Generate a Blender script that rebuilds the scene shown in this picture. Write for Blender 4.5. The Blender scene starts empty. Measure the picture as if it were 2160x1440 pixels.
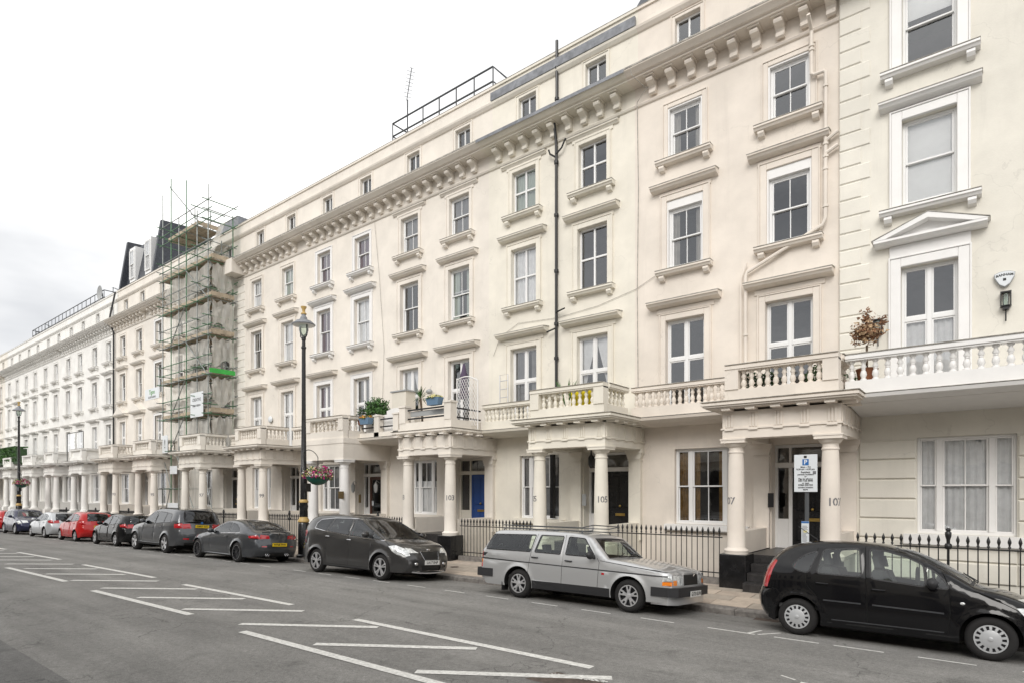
import bpy, bmesh, math, random
import numpy as np
from mathutils import Vector, Matrix, geometry
random.seed(7)
PI = math.pi
C = bpy.context.scene.collection
scene = bpy.context.scene

# ------------------------------------------------------------------ camera, sky, sun, exposure
cam_data = bpy.data.cameras.new("camera")
cam = bpy.data.objects.new("camera", cam_data); C.objects.link(cam)
cam.location = (0, 0, 2.2)
cam.rotation_euler = (math.radians(90), 0, math.radians(38.507))
cam_data.sensor_width = 36; cam_data.lens = 21.217
cam_data.shift_y = 0.1449
cam_data.clip_start = 0.1; cam_data.clip_end = 3000
scene.camera = cam

SUN_EL, SUN_AZ = math.radians(36), math.radians(160)      # azimuth clockwise from +Y
world = bpy.data.worlds.new("World"); scene.world = world; world.use_nodes = True
wn, wl = world.node_tree.nodes, world.node_tree.links
wn.clear()
w_out = wn.new("ShaderNodeOutputWorld"); w_bg = wn.new("ShaderNodeBackground")
sky = wn.new("ShaderNodeTexSky"); sky.sky_type = 'NISHITA'; sky.sun_disc = False
sky.sun_elevation = SUN_EL; sky.sun_rotation = SUN_AZ; sky.dust_density = 3
# overcast cloud layer over the sky texture
tc = wn.new("ShaderNodeTexCoord"); mp = wn.new("ShaderNodeMapping"); mp.inputs['Scale'].default_value = (1, 1, 2.6)
nz = wn.new("ShaderNodeTexNoise"); nz.inputs['Scale'].default_value = .95; nz.inputs['Detail'].default_value = 6; nz.inputs['Roughness'].default_value = .55
cr = wn.new("ShaderNodeValToRGB")
cr.color_ramp.elements[0].position = .30; cr.color_ramp.elements[0].color = (5.3, 5.5, 5.85, 1); mp.inputs['Location'].default_value = (25.9, 13.3, 16.1)
cr.color_ramp.elements[1].position = .66; cr.color_ramp.elements[1].color = (15.7, 15.5, 15.15, 1)
mx = wn.new("ShaderNodeMix"); mx.data_type = 'RGBA'; mx.inputs[0].default_value = .96
wl.new(tc.outputs['Generated'], mp.inputs[0]); wl.new(mp.outputs[0], nz.inputs['Vector'])
wl.new(nz.outputs['Fac'], cr.inputs[0]); wl.new(sky.outputs[0], mx.inputs[6]); wl.new(cr.outputs[0], mx.inputs[7])
wl.new(mx.outputs[2], w_bg.inputs[0]); w_bg.inputs[1].default_value = 0.09
wl.new(w_bg.outputs[0], w_out.inputs[0])

sun_d = bpy.data.lights.new("sun", 'SUN'); sun_d.energy = 1.5; sun_d.angle = math.radians(30); sun_d.color = (1, .965, .92)
sun = bpy.data.objects.new("sun", sun_d); C.objects.link(sun)
sd = Vector((math.sin(SUN_AZ) * math.cos(SUN_EL), math.cos(SUN_AZ) * math.cos(SUN_EL), math.sin(SUN_EL)))
sun.rotation_euler = (-sd).to_track_quat('-Z', 'Y').to_euler()
scene.view_settings.view_transform = 'Standard'; scene.view_settings.look = 'None'
scene.view_settings.exposure = 0.33; scene.view_settings.gamma = 1.0
scene.view_settings.use_curve_mapping = False
scene.cycles.transparent_max_bounces = 16
scene.cycles.max_bounces = 7

# ------------------------------------------------------------------ materials
def lin(c):
    return tuple(((v / 255) / 12.92 if v / 255 <= .04045 else ((v / 255 + .055) / 1.055) ** 2.4) for v in c)

def mat(name, col, rough=.6, metal=0, coat=0, var=.0, scale=4., bump=0., bscale=60., spec=.5, streak=0., stcol=(.25, .23, .19), obj=False, col2=None):
    m = bpy.data.materials.new(name); m.use_nodes = True
    n, l = m.node_tree.nodes, m.node_tree.links
    b = n['Principled BSDF']
    b.inputs['Base Color'].default_value = (*col, 1); b.inputs['Roughness'].default_value = rough
    b.inputs['Metallic'].default_value = metal; b.inputs['Coat Weight'].default_value = coat
    b.inputs['Coat Roughness'].default_value = .04; b.inputs['Specular IOR Level'].default_value = spec
    geo = n.new("ShaderNodeNewGeometry")
    src = geo.outputs['Position']
    last = None
    if var or col2:
        t = n.new("ShaderNodeTexNoise"); t.inputs['Scale'].default_value = scale; t.inputs['Detail'].default_value = 5
        t.inputs['Roughness'].default_value = .62
        l.new(src, t.inputs['Vector'])
        r = n.new("ShaderNodeValToRGB")
        a = [c * (1 - var) for c in col]; bb = [min(1, c * (1 + var * .7)) for c in col]
        if col2: a = col2; bb = col
        r.color_ramp.elements[0].position = .34; r.color_ramp.elements[0].color = (*a, 1)
        r.color_ramp.elements[1].position = .66; r.color_ramp.elements[1].color = (*bb, 1)
        l.new(t.outputs['Fac'], r.inputs[0]); last = r.outputs[0]
    if streak:
        mpn = n.new("ShaderNodeMapping"); mpn.inputs['Scale'].default_value = (2.6, 2.6, .22)
        l.new(src, mpn.inputs[0])
        t2 = n.new("ShaderNodeTexNoise"); t2.inputs['Scale'].default_value = 1.; t2.inputs['Detail'].default_value = 7; t2.inputs['Roughness'].default_value = .7
        l.new(mpn.outputs[0], t2.inputs['Vector'])
        r2 = n.new("ShaderNodeMapRange"); r2.inputs['From Min'].default_value = .56; r2.inputs['From Max'].default_value = .82
        r2.inputs['To Max'].default_value = streak
        l.new(t2.outputs['Fac'], r2.inputs['Value'])
        mm = n.new("ShaderNodeMix"); mm.data_type = 'RGBA'
        l.new(r2.outputs[0], mm.inputs[0])
        if last: l.new(last, mm.inputs[6])
        else: mm.inputs[6].default_value = (*col, 1)
        mm.inputs[7].default_value = (*stcol, 1)
        last = mm.outputs[2]
    if last: l.new(last, b.inputs['Base Color'])
    if bump:
        t3 = n.new("ShaderNodeTexNoise"); t3.inputs['Scale'].default_value = bscale; t3.inputs['Detail'].default_value = 4
        l.new(src, t3.inputs['Vector'])
        bp = n.new("ShaderNodeBump"); bp.inputs['Strength'].default_value = bump; bp.inputs['Distance'].default_value = .01
        l.new(t3.outputs['Fac'], bp.inputs['Height']); l.new(bp.outputs[0], b.inputs['Normal'])
    return m

def glass(name, tint, ior=1.5, rough=.0, boost=0., wav=0.):
    m = bpy.data.materials.new(name); m.use_nodes = True
    n, l = m.node_tree.nodes, m.node_tree.links; n.clear()
    o = n.new("ShaderNodeOutputMaterial"); t = n.new("ShaderNodeBsdfTransparent"); g = n.new("ShaderNodeBsdfGlossy")
    t.inputs[0].default_value = (*tint, 1); g.inputs['Roughness'].default_value = rough; g.inputs[0].default_value = (.95, .97, 1, 1)
    f = n.new("ShaderNodeFresnel"); f.inputs[0].default_value = ior
    a = n.new("ShaderNodeMath"); a.operation = 'ADD'; a.use_clamp = True; a.inputs[1].default_value = boost
    x = n.new("ShaderNodeMixShader")
    l.new(f.outputs[0], a.inputs[0]); l.new(a.outputs[0], x.inputs[0]); l.new(t.outputs[0], x.inputs[1]); l.new(g.outputs[0], x.inputs[2])
    l.new(x.outputs[0], o.inputs[0])
    if wav:
        ge = n.new("ShaderNodeNewGeometry"); tn = n.new("ShaderNodeTexNoise"); tn.inputs['Scale'].default_value = 2.2
        bp = n.new("ShaderNodeBump"); bp.inputs['Strength'].default_value = wav; bp.inputs['Distance'].default_value = .02
        l.new(ge.outputs['Position'], tn.inputs['Vector']); l.new(tn.outputs['Fac'], bp.inputs['Height'])
        l.new(bp.outputs[0], g.inputs['Normal'])
    return m

def net(name, col, alpha):
    m = bpy.data.materials.new(name); m.use_nodes = True
    n, l = m.node_tree.nodes, m.node_tree.links; n.clear()
    o = n.new("ShaderNodeOutputMaterial"); t = n.new("ShaderNodeBsdfTransparent"); g = n.new("ShaderNodeBsdfDiffuse")
    g.inputs[0].default_value = (*col, 1)
    x = n.new("ShaderNodeMixShader"); ge = n.new("ShaderNodeNewGeometry"); tn = n.new("ShaderNodeTexNoise"); tn.inputs['Scale'].default_value = 1.6; tn.inputs['Detail'].default_value = 6
    r = n.new("ShaderNodeMapRange"); r.inputs['From Min'].default_value = .3; r.inputs['From Max'].default_value = .7
    r.inputs['To Min'].default_value = alpha - .1; r.inputs['To Max'].default_value = min(1, alpha + .12)
    mpp = n.new('ShaderNodeMapping'); mpp.inputs['Scale'].default_value = (3, 3, .4); l.new(ge.outputs['Position'], mpp.inputs[0]); l.new(mpp.outputs[0], tn.inputs['Vector']); l.new(tn.outputs['Fac'], r.inputs['Value'])
    l.new(r.outputs[0], x.inputs[0]); l.new(t.outputs[0], x.inputs[1]); l.new(g.outputs[0], x.inputs[2]); l.new(x.outputs[0], o.inputs[0])
    return m

M = {}
def stucco(key, rgb):
    M[key] = mat(key, rgb, .88, var=.07, scale=1.1, bump=.25, bscale=26, spec=.3, streak=.34, stcol=tuple(c * .66 for c in rgb))
    m = M[key]; n, l = m.node_tree.nodes, m.node_tree.links; b = n['Principled BSDF']; src = b.inputs['Base Color'].links[0].from_socket
    ge = n.new("ShaderNodeNewGeometry"); no = n.new("ShaderNodeTexNoise"); no.inputs['Scale'].default_value = 1.6; no.inputs['Detail'].default_value = 5; l.new(ge.outputs['Position'], no.inputs['Vector'])
    va = n.new("ShaderNodeVectorMath"); va.operation = 'MULTIPLY_ADD'; va.inputs[1].default_value = (1.1, 1.1, 1.1); l.new(no.outputs['Color'], va.inputs[0]); l.new(ge.outputs['Position'], va.inputs[2])
    vo_ = n.new("ShaderNodeTexVoronoi"); vo_.feature = 'DISTANCE_TO_EDGE'; vo_.inputs['Scale'].default_value = .38; l.new(va.outputs[0], vo_.inputs['Vector'])
    r = n.new("ShaderNodeMapRange"); r.inputs['From Max'].default_value = .005; r.inputs['To Min'].default_value = .89; l.new(vo_.outputs['Distance'], r.inputs['Value'])
    pn = n.new("ShaderNodeTexNoise"); pn.inputs['Scale'].default_value = .33; pn.inputs['Detail'].default_value = 2; l.new(ge.outputs['Position'], pn.inputs['Vector'])
    r2 = n.new("ShaderNodeMapRange"); r2.inputs['From Min'].default_value = .49; r2.inputs['From Max'].default_value = .53; r2.inputs['To Min'].default_value = .965; r2.inputs['To Max'].default_value = 1.0; l.new(pn.outputs['Fac'], r2.inputs['Value'])
    mk = n.new("ShaderNodeMath"); mk.operation = 'MAXIMUM'; r3 = n.new("ShaderNodeMapRange"); r3.inputs['From Min'].default_value = .42; r3.inputs['From Max'].default_value = .5; l.new(pn.outputs['Fac'], r3.inputs['Value']); l.new(r.outputs[0], mk.inputs[0]); l.new(r3.outputs[0], mk.inputs[1])
    mu = n.new("ShaderNodeMath"); mu.operation = 'MULTIPLY'; l.new(mk.outputs[0], mu.inputs[0]); l.new(r2.outputs[0], mu.inputs[1])
    vm = n.new("ShaderNodeVectorMath"); vm.operation = 'SCALE'; l.new(src, vm.inputs[0]); l.new(mu.outputs[0], vm.inputs['Scale']); l.new(vm.outputs[0], b.inputs['Base Color'])
stucco('stucco_pink', (.765, .70, .625)); stucco('stucco_ivory', (.775, .725, .655)); stucco('stucco_yellow', (.785, .745, .655))
stucco('stucco_pale', (.755, .725, .65)); stucco('stucco_white', (.83, .82, .79)); stucco('stucco_peach', (.79, .745, .68))
stucco('stucco_cream', (.79, .755, .69))
M['white'] = mat('white_paint', (.80, .79, .775), .45, var=.03, scale=3, streak=.12, stcol=(.45, .43, .4))
M['upvc'] = mat('white_window_paint', (.80, .80, .795), .3)
M['cream_joinery'] = mat('cream_joinery', (.68, .64, .56), .5, var=.03)
M['lead'] = mat('lead_sheet', (.22, .23, .25), .55, var=.3, scale=5, bump=.3, bscale=15)
M['grime'] = mat('weathered_coping', (.40, .38, .34), .9, var=.4, scale=7)
M['slate'] = mat('dark_slate', (.045, .05, .062), .5, var=.4, scale=8, bump=.4, bscale=20)
M['iron'] = mat('black_iron', (.012, .012, .013), .38, bump=.1)
M['gloss_black'] = mat('black_gloss_paint', (.012, .012, .013), .22, var=.4, scale=6, streak=.15, stcol=(.08, .075, .07))
M['steel_rail'] = mat('dark_steel', (.07, .075, .08), .5)
M['opp_wall'] = mat('stone_across_street', (.62, .58, .51), .9, var=.2)
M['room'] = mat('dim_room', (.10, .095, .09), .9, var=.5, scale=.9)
M['net_curtain'] = mat('net_curtain', (.86, .86, .85), .9, var=.08, scale=6)
M['drape'] = mat('drape_beige', (.48, .46, .42), .9, var=.15, scale=5)
M['drape_green'] = mat('drape_pale_green', (.50, .56, .50), .9)
M['drape_purple'] = mat('drape_plum', (.20, .13, .18), .9)
M['drape_gold'] = mat('drape_gold', (.27, .16, .05), .9, var=.3, scale=8)
M['drape_grey'] = mat('drape_grey', (.30, .30, .30), .9, var=.15)
M['blind'] = mat('fabric_blind', (.90, .90, .88), .85, var=.03)
M['win_glass'] = glass('window_glass', (.98, .985, .99), 1.52, .0, .11, wav=.10)
M['car_glass'] = glass('car_glass', (.84, .91, .86), 1.5, .0, .03)
M['car_glass_dark'] = glass('tinted_car_glass', (.16, .17, .18), 1.5, .0, .03)
M['asphalt'] = mat('asphalt', (.205, .199, .187), .85, var=.14, scale=.5, bump=.6, bscale=90)
M['asphalt_patch'] = mat('asphalt_patch', (.145, .142, .136), .85, var=.12, scale=1.5, bump=.5, bscale=120)
M['kerb'] = mat('kerb_granite', (.20, .185, .17), .85, var=.35, scale=9, bump=.3, bscale=80)
M['roadpaint'] = mat('road_paint', (.80, .79, .75), .75, var=.0, col2=(.52, .51, .48), scale=19, bump=.2, bscale=90)
M['cover_iron'] = mat('rusty_cover', (.10, .075, .06), .75, var=.4, scale=14, bump=.4)
M['area_floor'] = mat('area_concrete', (.24, .235, .22), .9, var=.2)
M['soil_ground'] = mat('ground_base', (.12, .115, .11), .95, var=.2)
M['tile_black'] = mat('dark_step_tile', (.035, .033, .033), .35, var=.35, scale=9)
M['door_blue'] = mat('blue_door_paint', (.022, .07, .25), .3, var=.08)
M['door_wood'] = mat('brown_door_paint', (.10, .04, .025), .35, var=.2)
M['brass'] = mat('brass', (.55, .38, .12), .3, metal=1)
M['brass_dull'] = mat('dull_brass_plate', (.16, .11, .045), .5, metal=.6, var=.3, scale=20)
M['gold'] = mat('gold_paint', (.50, .34, .12), .45)
M['terracotta'] = mat('terracotta', (.30, .12, .06), .85, var=.2)
M['leaf'] = mat('leaf_green', (.05, .13, .025), .6, var=.5, scale=9)
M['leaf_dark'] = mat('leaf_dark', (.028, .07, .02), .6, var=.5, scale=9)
M['leaf_dead2'] = mat('leaf_dead_pale', (.46, .32, .19), .8, var=.3, scale=12)
M['leaf_dead'] = mat('leaf_dead', (.22, .11, .055), .8, var=.5, scale=12)
M['petal_pink'] = mat('petal_magenta', (.50, .03, .20), .6, var=.3, scale=20)
M['petal_yellow'] = mat('petal_cream', (.75, .68, .30), .6)
M['petal_orange'] = mat('petal_orange', (.70, .34, .06), .6)
M['petal_white'] = mat('petal_white', (.75, .70, .68), .6)
M['bark'] = mat('bark', (.12, .085, .055), .9, var=.3)
M['planter_blue'] = mat('blue_planter_plastic', (.13, .22, .33), .5)
M['planter_green'] = mat('green_basket_plastic', (.01, .10, .07), .45)
M['yellow_cloth'] = mat('yellow_cloth', (.80, .66, .02), .8)
M['purple_cloth'] = mat('purple_cloth', (.09, .065, .11), .9)
M['sign_white'] = mat('sign_white', (.68, .71, .73), .4)
M['sign_grey'] = mat('sign_back', (.35, .36, .36), .5)
M['ink'] = mat('print_black', (.02, .02, .02), .6)
M['ink_grey'] = mat('print_grey', (.16, .16, .17), .6)
M['ink_blue'] = mat('print_blue', (.02, .13, .38), .5)
M['ink_green'] = mat('print_green', (.08, .30, .05), .6)
M['scaf_steel'] = mat('galvanised_tube', (.26, .28, .27), .5, metal=.3, var=.3, scale=7)
M['scaf_green'] = mat('green_painted_tube', (.09, .20, .11), .5, var=.5, scale=5)
M['green_sheet'] = mat('green_toe_board', (.05, .42, .07), .6, var=.15)
M['plank'] = mat('scaffold_board', (.42, .35, .26), .85, var=.3, scale=5)
M['netting'] = net('debris_net', (.70, .68, .63), .46)
M['chrome'] = mat('chrome', (.7, .7, .72), .12, metal=1)
M['alloy'] = mat('alloy_silver', (.58, .58, .59), .35, metal=.6)
M['alloy_dark'] = mat('alloy_dark', (.05, .05, .055), .35, metal=.6)
M['cap'] = mat('wheel_cover_silver', (.46, .47, .48), .42, metal=.2)
M['tyre'] = mat('tyre_rubber', (.013, .012, .012), .85, var=.2, bump=.2)
M['plastic'] = mat('black_trim_plastic', (.02, .02, .022), .55)
M['gap'] = mat('shut_gap', (.004, .004, .004), .9)
M['seat'] = mat('car_seat_cloth', (.05, .05, .055), .9)
M['cabin'] = mat('cabin_lining', (.07, .07, .072), .9)
M['lamp_red'] = mat('tail_lamp_red', (.42, .008, .015), .12, coat=1)
M['lamp_orange'] = mat('indicator_orange', (.80, .22, .01), .15, coat=1)
M['lamp_clear'] = mat('lamp_clear', (.74, .76, .76), .12, metal=.25, coat=1, var=.45, scale=16)
M['plate_white'] = mat('plate_white', (.72, .72, .70), .4)
M['plate_yellow'] = mat('plate_yellow', (.72, .50, .01), .4)
M['mesh_grille'] = mat('grille_black', (.01, .01, .01), .5)
def paint(key, col, metal=.0, rough=.3):
    M[key] = mat(key, col, rough, metal=metal, coat=1, spec=.08); M[key].node_tree.nodes['Principled BSDF'].inputs['Coat IOR'].default_value = 1.42 if key == 'paint_black' else 1.5; M[key].node_tree.nodes['Principled BSDF'].inputs['Coat Roughness'].default_value = .07
paint('paint_black', (.003, .003, .004), 0, .4); paint('paint_silver', (.50, .505, .51), .55, .36); paint('paint_grey', (.055, .054, .054), .5, .3)
paint('paint_grey_blue', (.065, .070, .078), .55, .3); paint('paint_grey_mid', (.085, .089, .096), .5, .3); paint('paint_red', (.42, .010, .010), 0, .4)
paint('paint_light_silver', (.50, .52, .54), .4, .38); paint('paint_navy', (.016, .019, .055), .35, .3)

def enrich_asphalt(m, crack=True):
    n, l = m.node_tree.nodes, m.node_tree.links; b = n['Principled BSDF']; src = b.inputs['Base Color'].links[0].from_socket
    ge = n.new("ShaderNodeNewGeometry")
    def noise(scale, detail, rough, a, b_, lo, hi, stretch=None):
        v = ge.outputs['Position']
        if stretch: mp_ = n.new("ShaderNodeMapping"); mp_.inputs['Scale'].default_value = stretch; l.new(v, mp_.inputs[0]); v = mp_.outputs[0]
        t = n.new("ShaderNodeTexNoise"); t.inputs['Scale'].default_value = scale; t.inputs['Detail'].default_value = detail; t.inputs['Roughness'].default_value = rough; l.new(v, t.inputs['Vector'])
        r = n.new("ShaderNodeMapRange"); r.inputs['From Min'].default_value = a; r.inputs['From Max'].default_value = b_; r.inputs['To Min'].default_value = lo; r.inputs['To Max'].default_value = hi; l.new(t.outputs['Fac'], r.inputs['Value']); return r.outputs[0]
    def mul(a, c): mu = n.new("ShaderNodeMath"); mu.operation = 'MULTIPLY'; l.new(a, mu.inputs[0]); l.new(c, mu.inputs[1]); return mu.outputs[0]
    f = mul(noise(70, 5, .85, .32, .68, .5, 1.55), noise(1, 4, .6, .35, .65, .84, 1.14, (.12, 1.5, 1)))
    f = mul(f, noise(16, 6, .7, .3, .7, .82, 1.2)); f = mul(f, noise(2.2, 5, .6, .28, .42, .72, 1.0))
    if crack:
        vo_ = n.new("ShaderNodeTexVoronoi"); vo_.feature = 'DISTANCE_TO_EDGE'; vo_.inputs['Scale'].default_value = .32
        no = n.new("ShaderNodeTexNoise"); no.inputs['Scale'].default_value = 1.3; no.inputs['Detail'].default_value = 6; l.new(ge.outputs['Position'], no.inputs['Vector'])
        va = n.new("ShaderNodeVectorMath"); va.operation = 'MULTIPLY_ADD'; va.inputs[1].default_value = (1.6, 1.6, 1.6); l.new(no.outputs['Color'], va.inputs[0]); l.new(ge.outputs['Position'], va.inputs[2]); l.new(va.outputs[0], vo_.inputs['Vector'])
        r = n.new("ShaderNodeMapRange"); r.inputs['From Max'].default_value = .006; r.inputs['To Min'].default_value = .5; l.new(vo_.outputs['Distance'], r.inputs['Value'])
        mk = noise(.35, 2, .5, .45, .55, 0, 1); mxx = n.new("ShaderNodeMath"); mxx.operation = 'MAXIMUM'; l.new(r.outputs[0], mxx.inputs[0]); l.new(mk, mxx.inputs[1]); f = mul(f, mxx.outputs[0])
    vm = n.new("ShaderNodeVectorMath"); vm.operation = 'SCALE'; l.new(src, vm.inputs[0]); l.new(f, vm.inputs['Scale']); l.new(vm.outputs[0], b.inputs['Base Color'])
enrich_asphalt(M['asphalt']); enrich_asphalt(M['asphalt_patch'])
# pale flagstones in several tones
for k, c in enumerate(((.42, .35, .285), (.45, .38, .32), (.37, .32, .265), (.47, .395, .32))):
    M['slab%d' % k] = mat('paving_stone_%s' % 'abcd'[k], c, .9, var=.14, scale=6, bump=.3, bscale=60)

# ------------------------------------------------------------------ object helpers
W = {}
def _link(o, parent):
    C.objects.link(o)
    if parent is not None: o.parent = parent
def thing(name, label, cat, loc, group=None, rotz=0.):
    o = bpy.data.objects.new(name, None); o.empty_display_size = .2
    C.objects.link(o); o.location = loc; o.rotation_euler = (0, 0, rotz)
    o['label'] = label; o['category'] = cat
    if group: o['group'] = group
    W[o.name] = Vector(loc)
    return o
def tag(o, label=None, cat=None, group=None, kind=None):
    if label: o['label'] = label
    if cat: o['category'] = cat
    if group: o['group'] = group
    if kind: o['kind'] = kind
    return o
def place(name, data, loc, parent=None, rot=None, scale=None):
    """object sharing mesh data at a world location (parents are unrotated while building)"""
    o = bpy.data.objects.new(name, data); _link(o, parent)
    base = W[parent.name] if parent is not None else Vector((0, 0, 0))
    o.location = Vector(loc) - base
    W[o.name] = Vector(loc)
    if rot: o.rotation_euler = rot
    if scale: o.scale = scale
    return o
def copy_tree(o, parent=None):
    c = o.copy(); C.objects.link(c); c.parent = parent
    if o.name in W: W[c.name] = W[o.name].copy()
    for ch in list(o.children): copy_tree(ch, c)
    return c

class MB:
    def __init__(s): s.v = []; s.f = []
    def add(s, vs, fs):
        n = len(s.v); s.v += [tuple(v) for v in vs]; s.f += [tuple(i + n for i in f) for f in fs]; return s
    def box(s, x0, x1, y0, y1, z0, z1):
        return s.add([(x0, y0, z0), (x1, y0, z0), (x1, y1, z0), (x0, y1, z0), (x0, y0, z1), (x1, y0, z1), (x1, y1, z1), (x0, y1, z1)],
                     [(0, 3, 2, 1), (4, 5, 6, 7), (0, 1, 5, 4), (1, 2, 6, 5), (2, 3, 7, 6), (3, 0, 4, 7)])
    def bbox(s, x0, x1, y0, y1, z0, z1, b=.01):   # box with chamfered front (-y) edges
        pts = []
        for (y, i) in ((y1, 0), (y0 + b, 0), (y0, b)):
            pts += [(x0 + i, y, z0 + i), (x1 - i, y, z0 + i), (x1 - i, y, z1 - i), (x0 + i, y, z1 - i)]
        fs = [(8, 9, 10, 11), (0, 3, 2, 1)]
        for r in (0, 4):
            for k in range(4):
                k2 = (k + 1) % 4; fs.append((r + k, r + k2, r + 4 + k2, r + 4 + k))
        return s.add(pts, fs)
    def prism_x(s, prof, x0, x1):      # closed profile of (y,z) extruded along x
        n = len(prof); vs = [(x0, y, z) for y, z in prof] + [(x1, y, z) for y, z in prof]
        fs = [tuple(range(n))[::-1], tuple(range(n, 2 * n))] + [(i, (i + 1) % n, n + (i + 1) % n, n + i) for i in range(n)]
        return s.add(vs, fs)
    def prism_y(s, prof, y0, y1):      # closed profile of (x,z)
        n = len(prof); vs = [(x, y0, z) for x, z in prof] + [(x, y1, z) for x, z in prof]
        fs = [tuple(range(n)), tuple(range(n, 2 * n))[::-1]] + [(i, n + i, n + (i + 1) % n, (i + 1) % n) for i in range(n)]
        return s.add(vs, fs)
    def prism_z(s, prof, z0, z1):
        n = len(prof); vs = [(x, y, z0) for x, y in prof] + [(x, y, z1) for x, y in prof]
        fs = [tuple(range(n))[::-1], tuple(range(n, 2 * n))] + [(i, (i + 1) % n, n + (i + 1) % n, n + i) for i in range(n)]
        return s.add(vs, fs)
    def lathe(s, prof, c=(0, 0, 0), n=16, axis='z', cap=True):
        vs = []
        for r, h in prof:
            for k in range(n):
                a = 2 * PI * k / n; u, w = r * math.cos(a), r * math.sin(a)
                p = (u, w, h) if axis == 'z' else ((u, h, w) if axis == 'y' else (h, u, w))
                vs.append((p[0] + c[0], p[1] + c[1], p[2] + c[2]))
        fs = []
        for i in range(len(prof) - 1):
            for k in range(n):
                k2 = (k + 1) % n; fs.append((i * n + k, i * n + k2, (i + 1) * n + k2, (i + 1) * n + k))
        if cap: fs += [tuple(range(n))[::-1], tuple((len(prof) - 1) * n + k for k in range(n))]
        return s.add(vs, fs)
    def tube(s, pts, r, n=6):
        pts = [Vector(p) for p in pts]; rings = []
        vs = []
        for i, p in enumerate(pts):
            d = (pts[min(i + 1, len(pts) - 1)] - pts[max(i - 1, 0)]).normalized()
            a = d.orthogonal().normalized() if i == 0 else (rings[-1] - d * rings[-1].dot(d)).normalized()
            rings.append(a); b = d.cross(a)
            rr = r[i] if isinstance(r, (list, tuple)) else r
            for k in range(n):
                t = 2 * PI * k / n; vs.append(p + (a * math.cos(t) + b * math.sin(t)) * rr)
        fs = [(i * n + k, i * n + (k + 1) % n, (i + 1) * n + (k + 1) % n, (i + 1) * n + k) for i in range(len(pts) - 1) for k in range(n)]
        fs += [tuple(range(n))[::-1], tuple((len(pts) - 1) * n + k for k in range(n))]
        return s.add(vs, fs)
    def quad(s, a, b, c, d): return s.add([a, b, c, d], [(0, 1, 2, 3)])
    def sphere(s, c, r, n=10, m=6, sc=(1, 1, 1)):
        vs = []; fs = []
        for i in range(m + 1):
            p = PI * i / m
            for k in range(n):
                t = 2 * PI * k / n
                vs.append((c[0] + r * sc[0] * math.sin(p) * math.cos(t), c[1] + r * sc[1] * math.sin(p) * math.sin(t), c[2] + r * sc[2] * math.cos(p)))
        for i in range(m):
            for k in range(n): fs.append((i * n + k, (i + 1) * n + k, (i + 1) * n + (k + 1) % n, i * n + (k + 1) % n))
        return s.add(vs, fs)
    def data(s, name, m, smooth=False, origin=(0, 0, 0), auto=None, fix=True):
        me = bpy.data.meshes.new(name)
        ox, oy, oz = origin
        me.from_pydata([(x - ox, y - oy, z - oz) for x, y, z in s.v], [], s.f)
        if fix:
            bm = bmesh.new(); bm.from_mesh(me)
            bmesh.ops.remove_doubles(bm, verts=bm.verts, dist=1e-5) if smooth else None
            bmesh.ops.recalc_face_normals(bm, faces=bm.faces); bm.to_mesh(me); bm.free()
        if isinstance(m, str): m = M[m]
        me.materials.append(m)
        if smooth:
            for p in me.polygons: p.use_smooth = True
            me.set_sharp_from_angle(angle=math.radians(auto if auto else 40))
        return me
    def build(s, name, m, parent=None, smooth=False, auto=None, fix=True):
        xs = [v[0] for v in s.v]; ys = [v[1] for v in s.v]; zs = [v[2] for v in s.v]
        o = ((min(xs) + max(xs)) / 2, (min(ys) + max(ys)) / 2, min(zs))
        return place(name, s.data(name, m, smooth, o, auto, fix), o, parent)

_tc = {}
def text_verts(txt, size, spacing=1., bold=0.):
    key = (txt, size, spacing, bold)
    if key in _tc: return _tc[key]
    cu = bpy.data.curves.new('lettering', 'FONT'); cu.body = txt; cu.size = size; cu.align_x = 'CENTER'; cu.align_y = 'CENTER'
    cu.space_character = spacing; cu.offset = bold; cu.resolution_u = 2
    ob = bpy.data.objects.new('lettering', cu); C.objects.link(ob)
    bpy.context.view_layer.update()
    dg = bpy.context.evaluated_depsgraph_get()
    me = bpy.data.meshes.new_from_object(ob.evaluated_get(dg))
    v = [tuple(x.co) for x in me.vertices]; f = [tuple(p.vertices) for p in me.polygons]
    bpy.data.objects.remove(ob); bpy.data.curves.remove(cu); bpy.data.meshes.remove(me)
    _tc[key] = (v, f); return v, f
def text_on(mb, txt, size, fn, **k):
    v, f = text_verts(txt, size, **k)
    mb.add([fn(x, y) for x, y, z in v], f); return mb

def gx(t): return -.06 + .0035 * t - (.000165 * t * t if t < 0 else 0) if t > -28 else -.287 + .0127 * (t + 28)
def gz(t, D): return gx(t) - .03 * max(0, min(1, 1 + (t + 3) / 7)) + .06 - 9.6e-4 * abs(D - 5.9) ** 3      # road surface: falls to the left, cambered to both gutters
def pz(t, D): return gz(t, 11.95) + .12 + .055 * (D - 11.95)              # pavement surface
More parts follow.
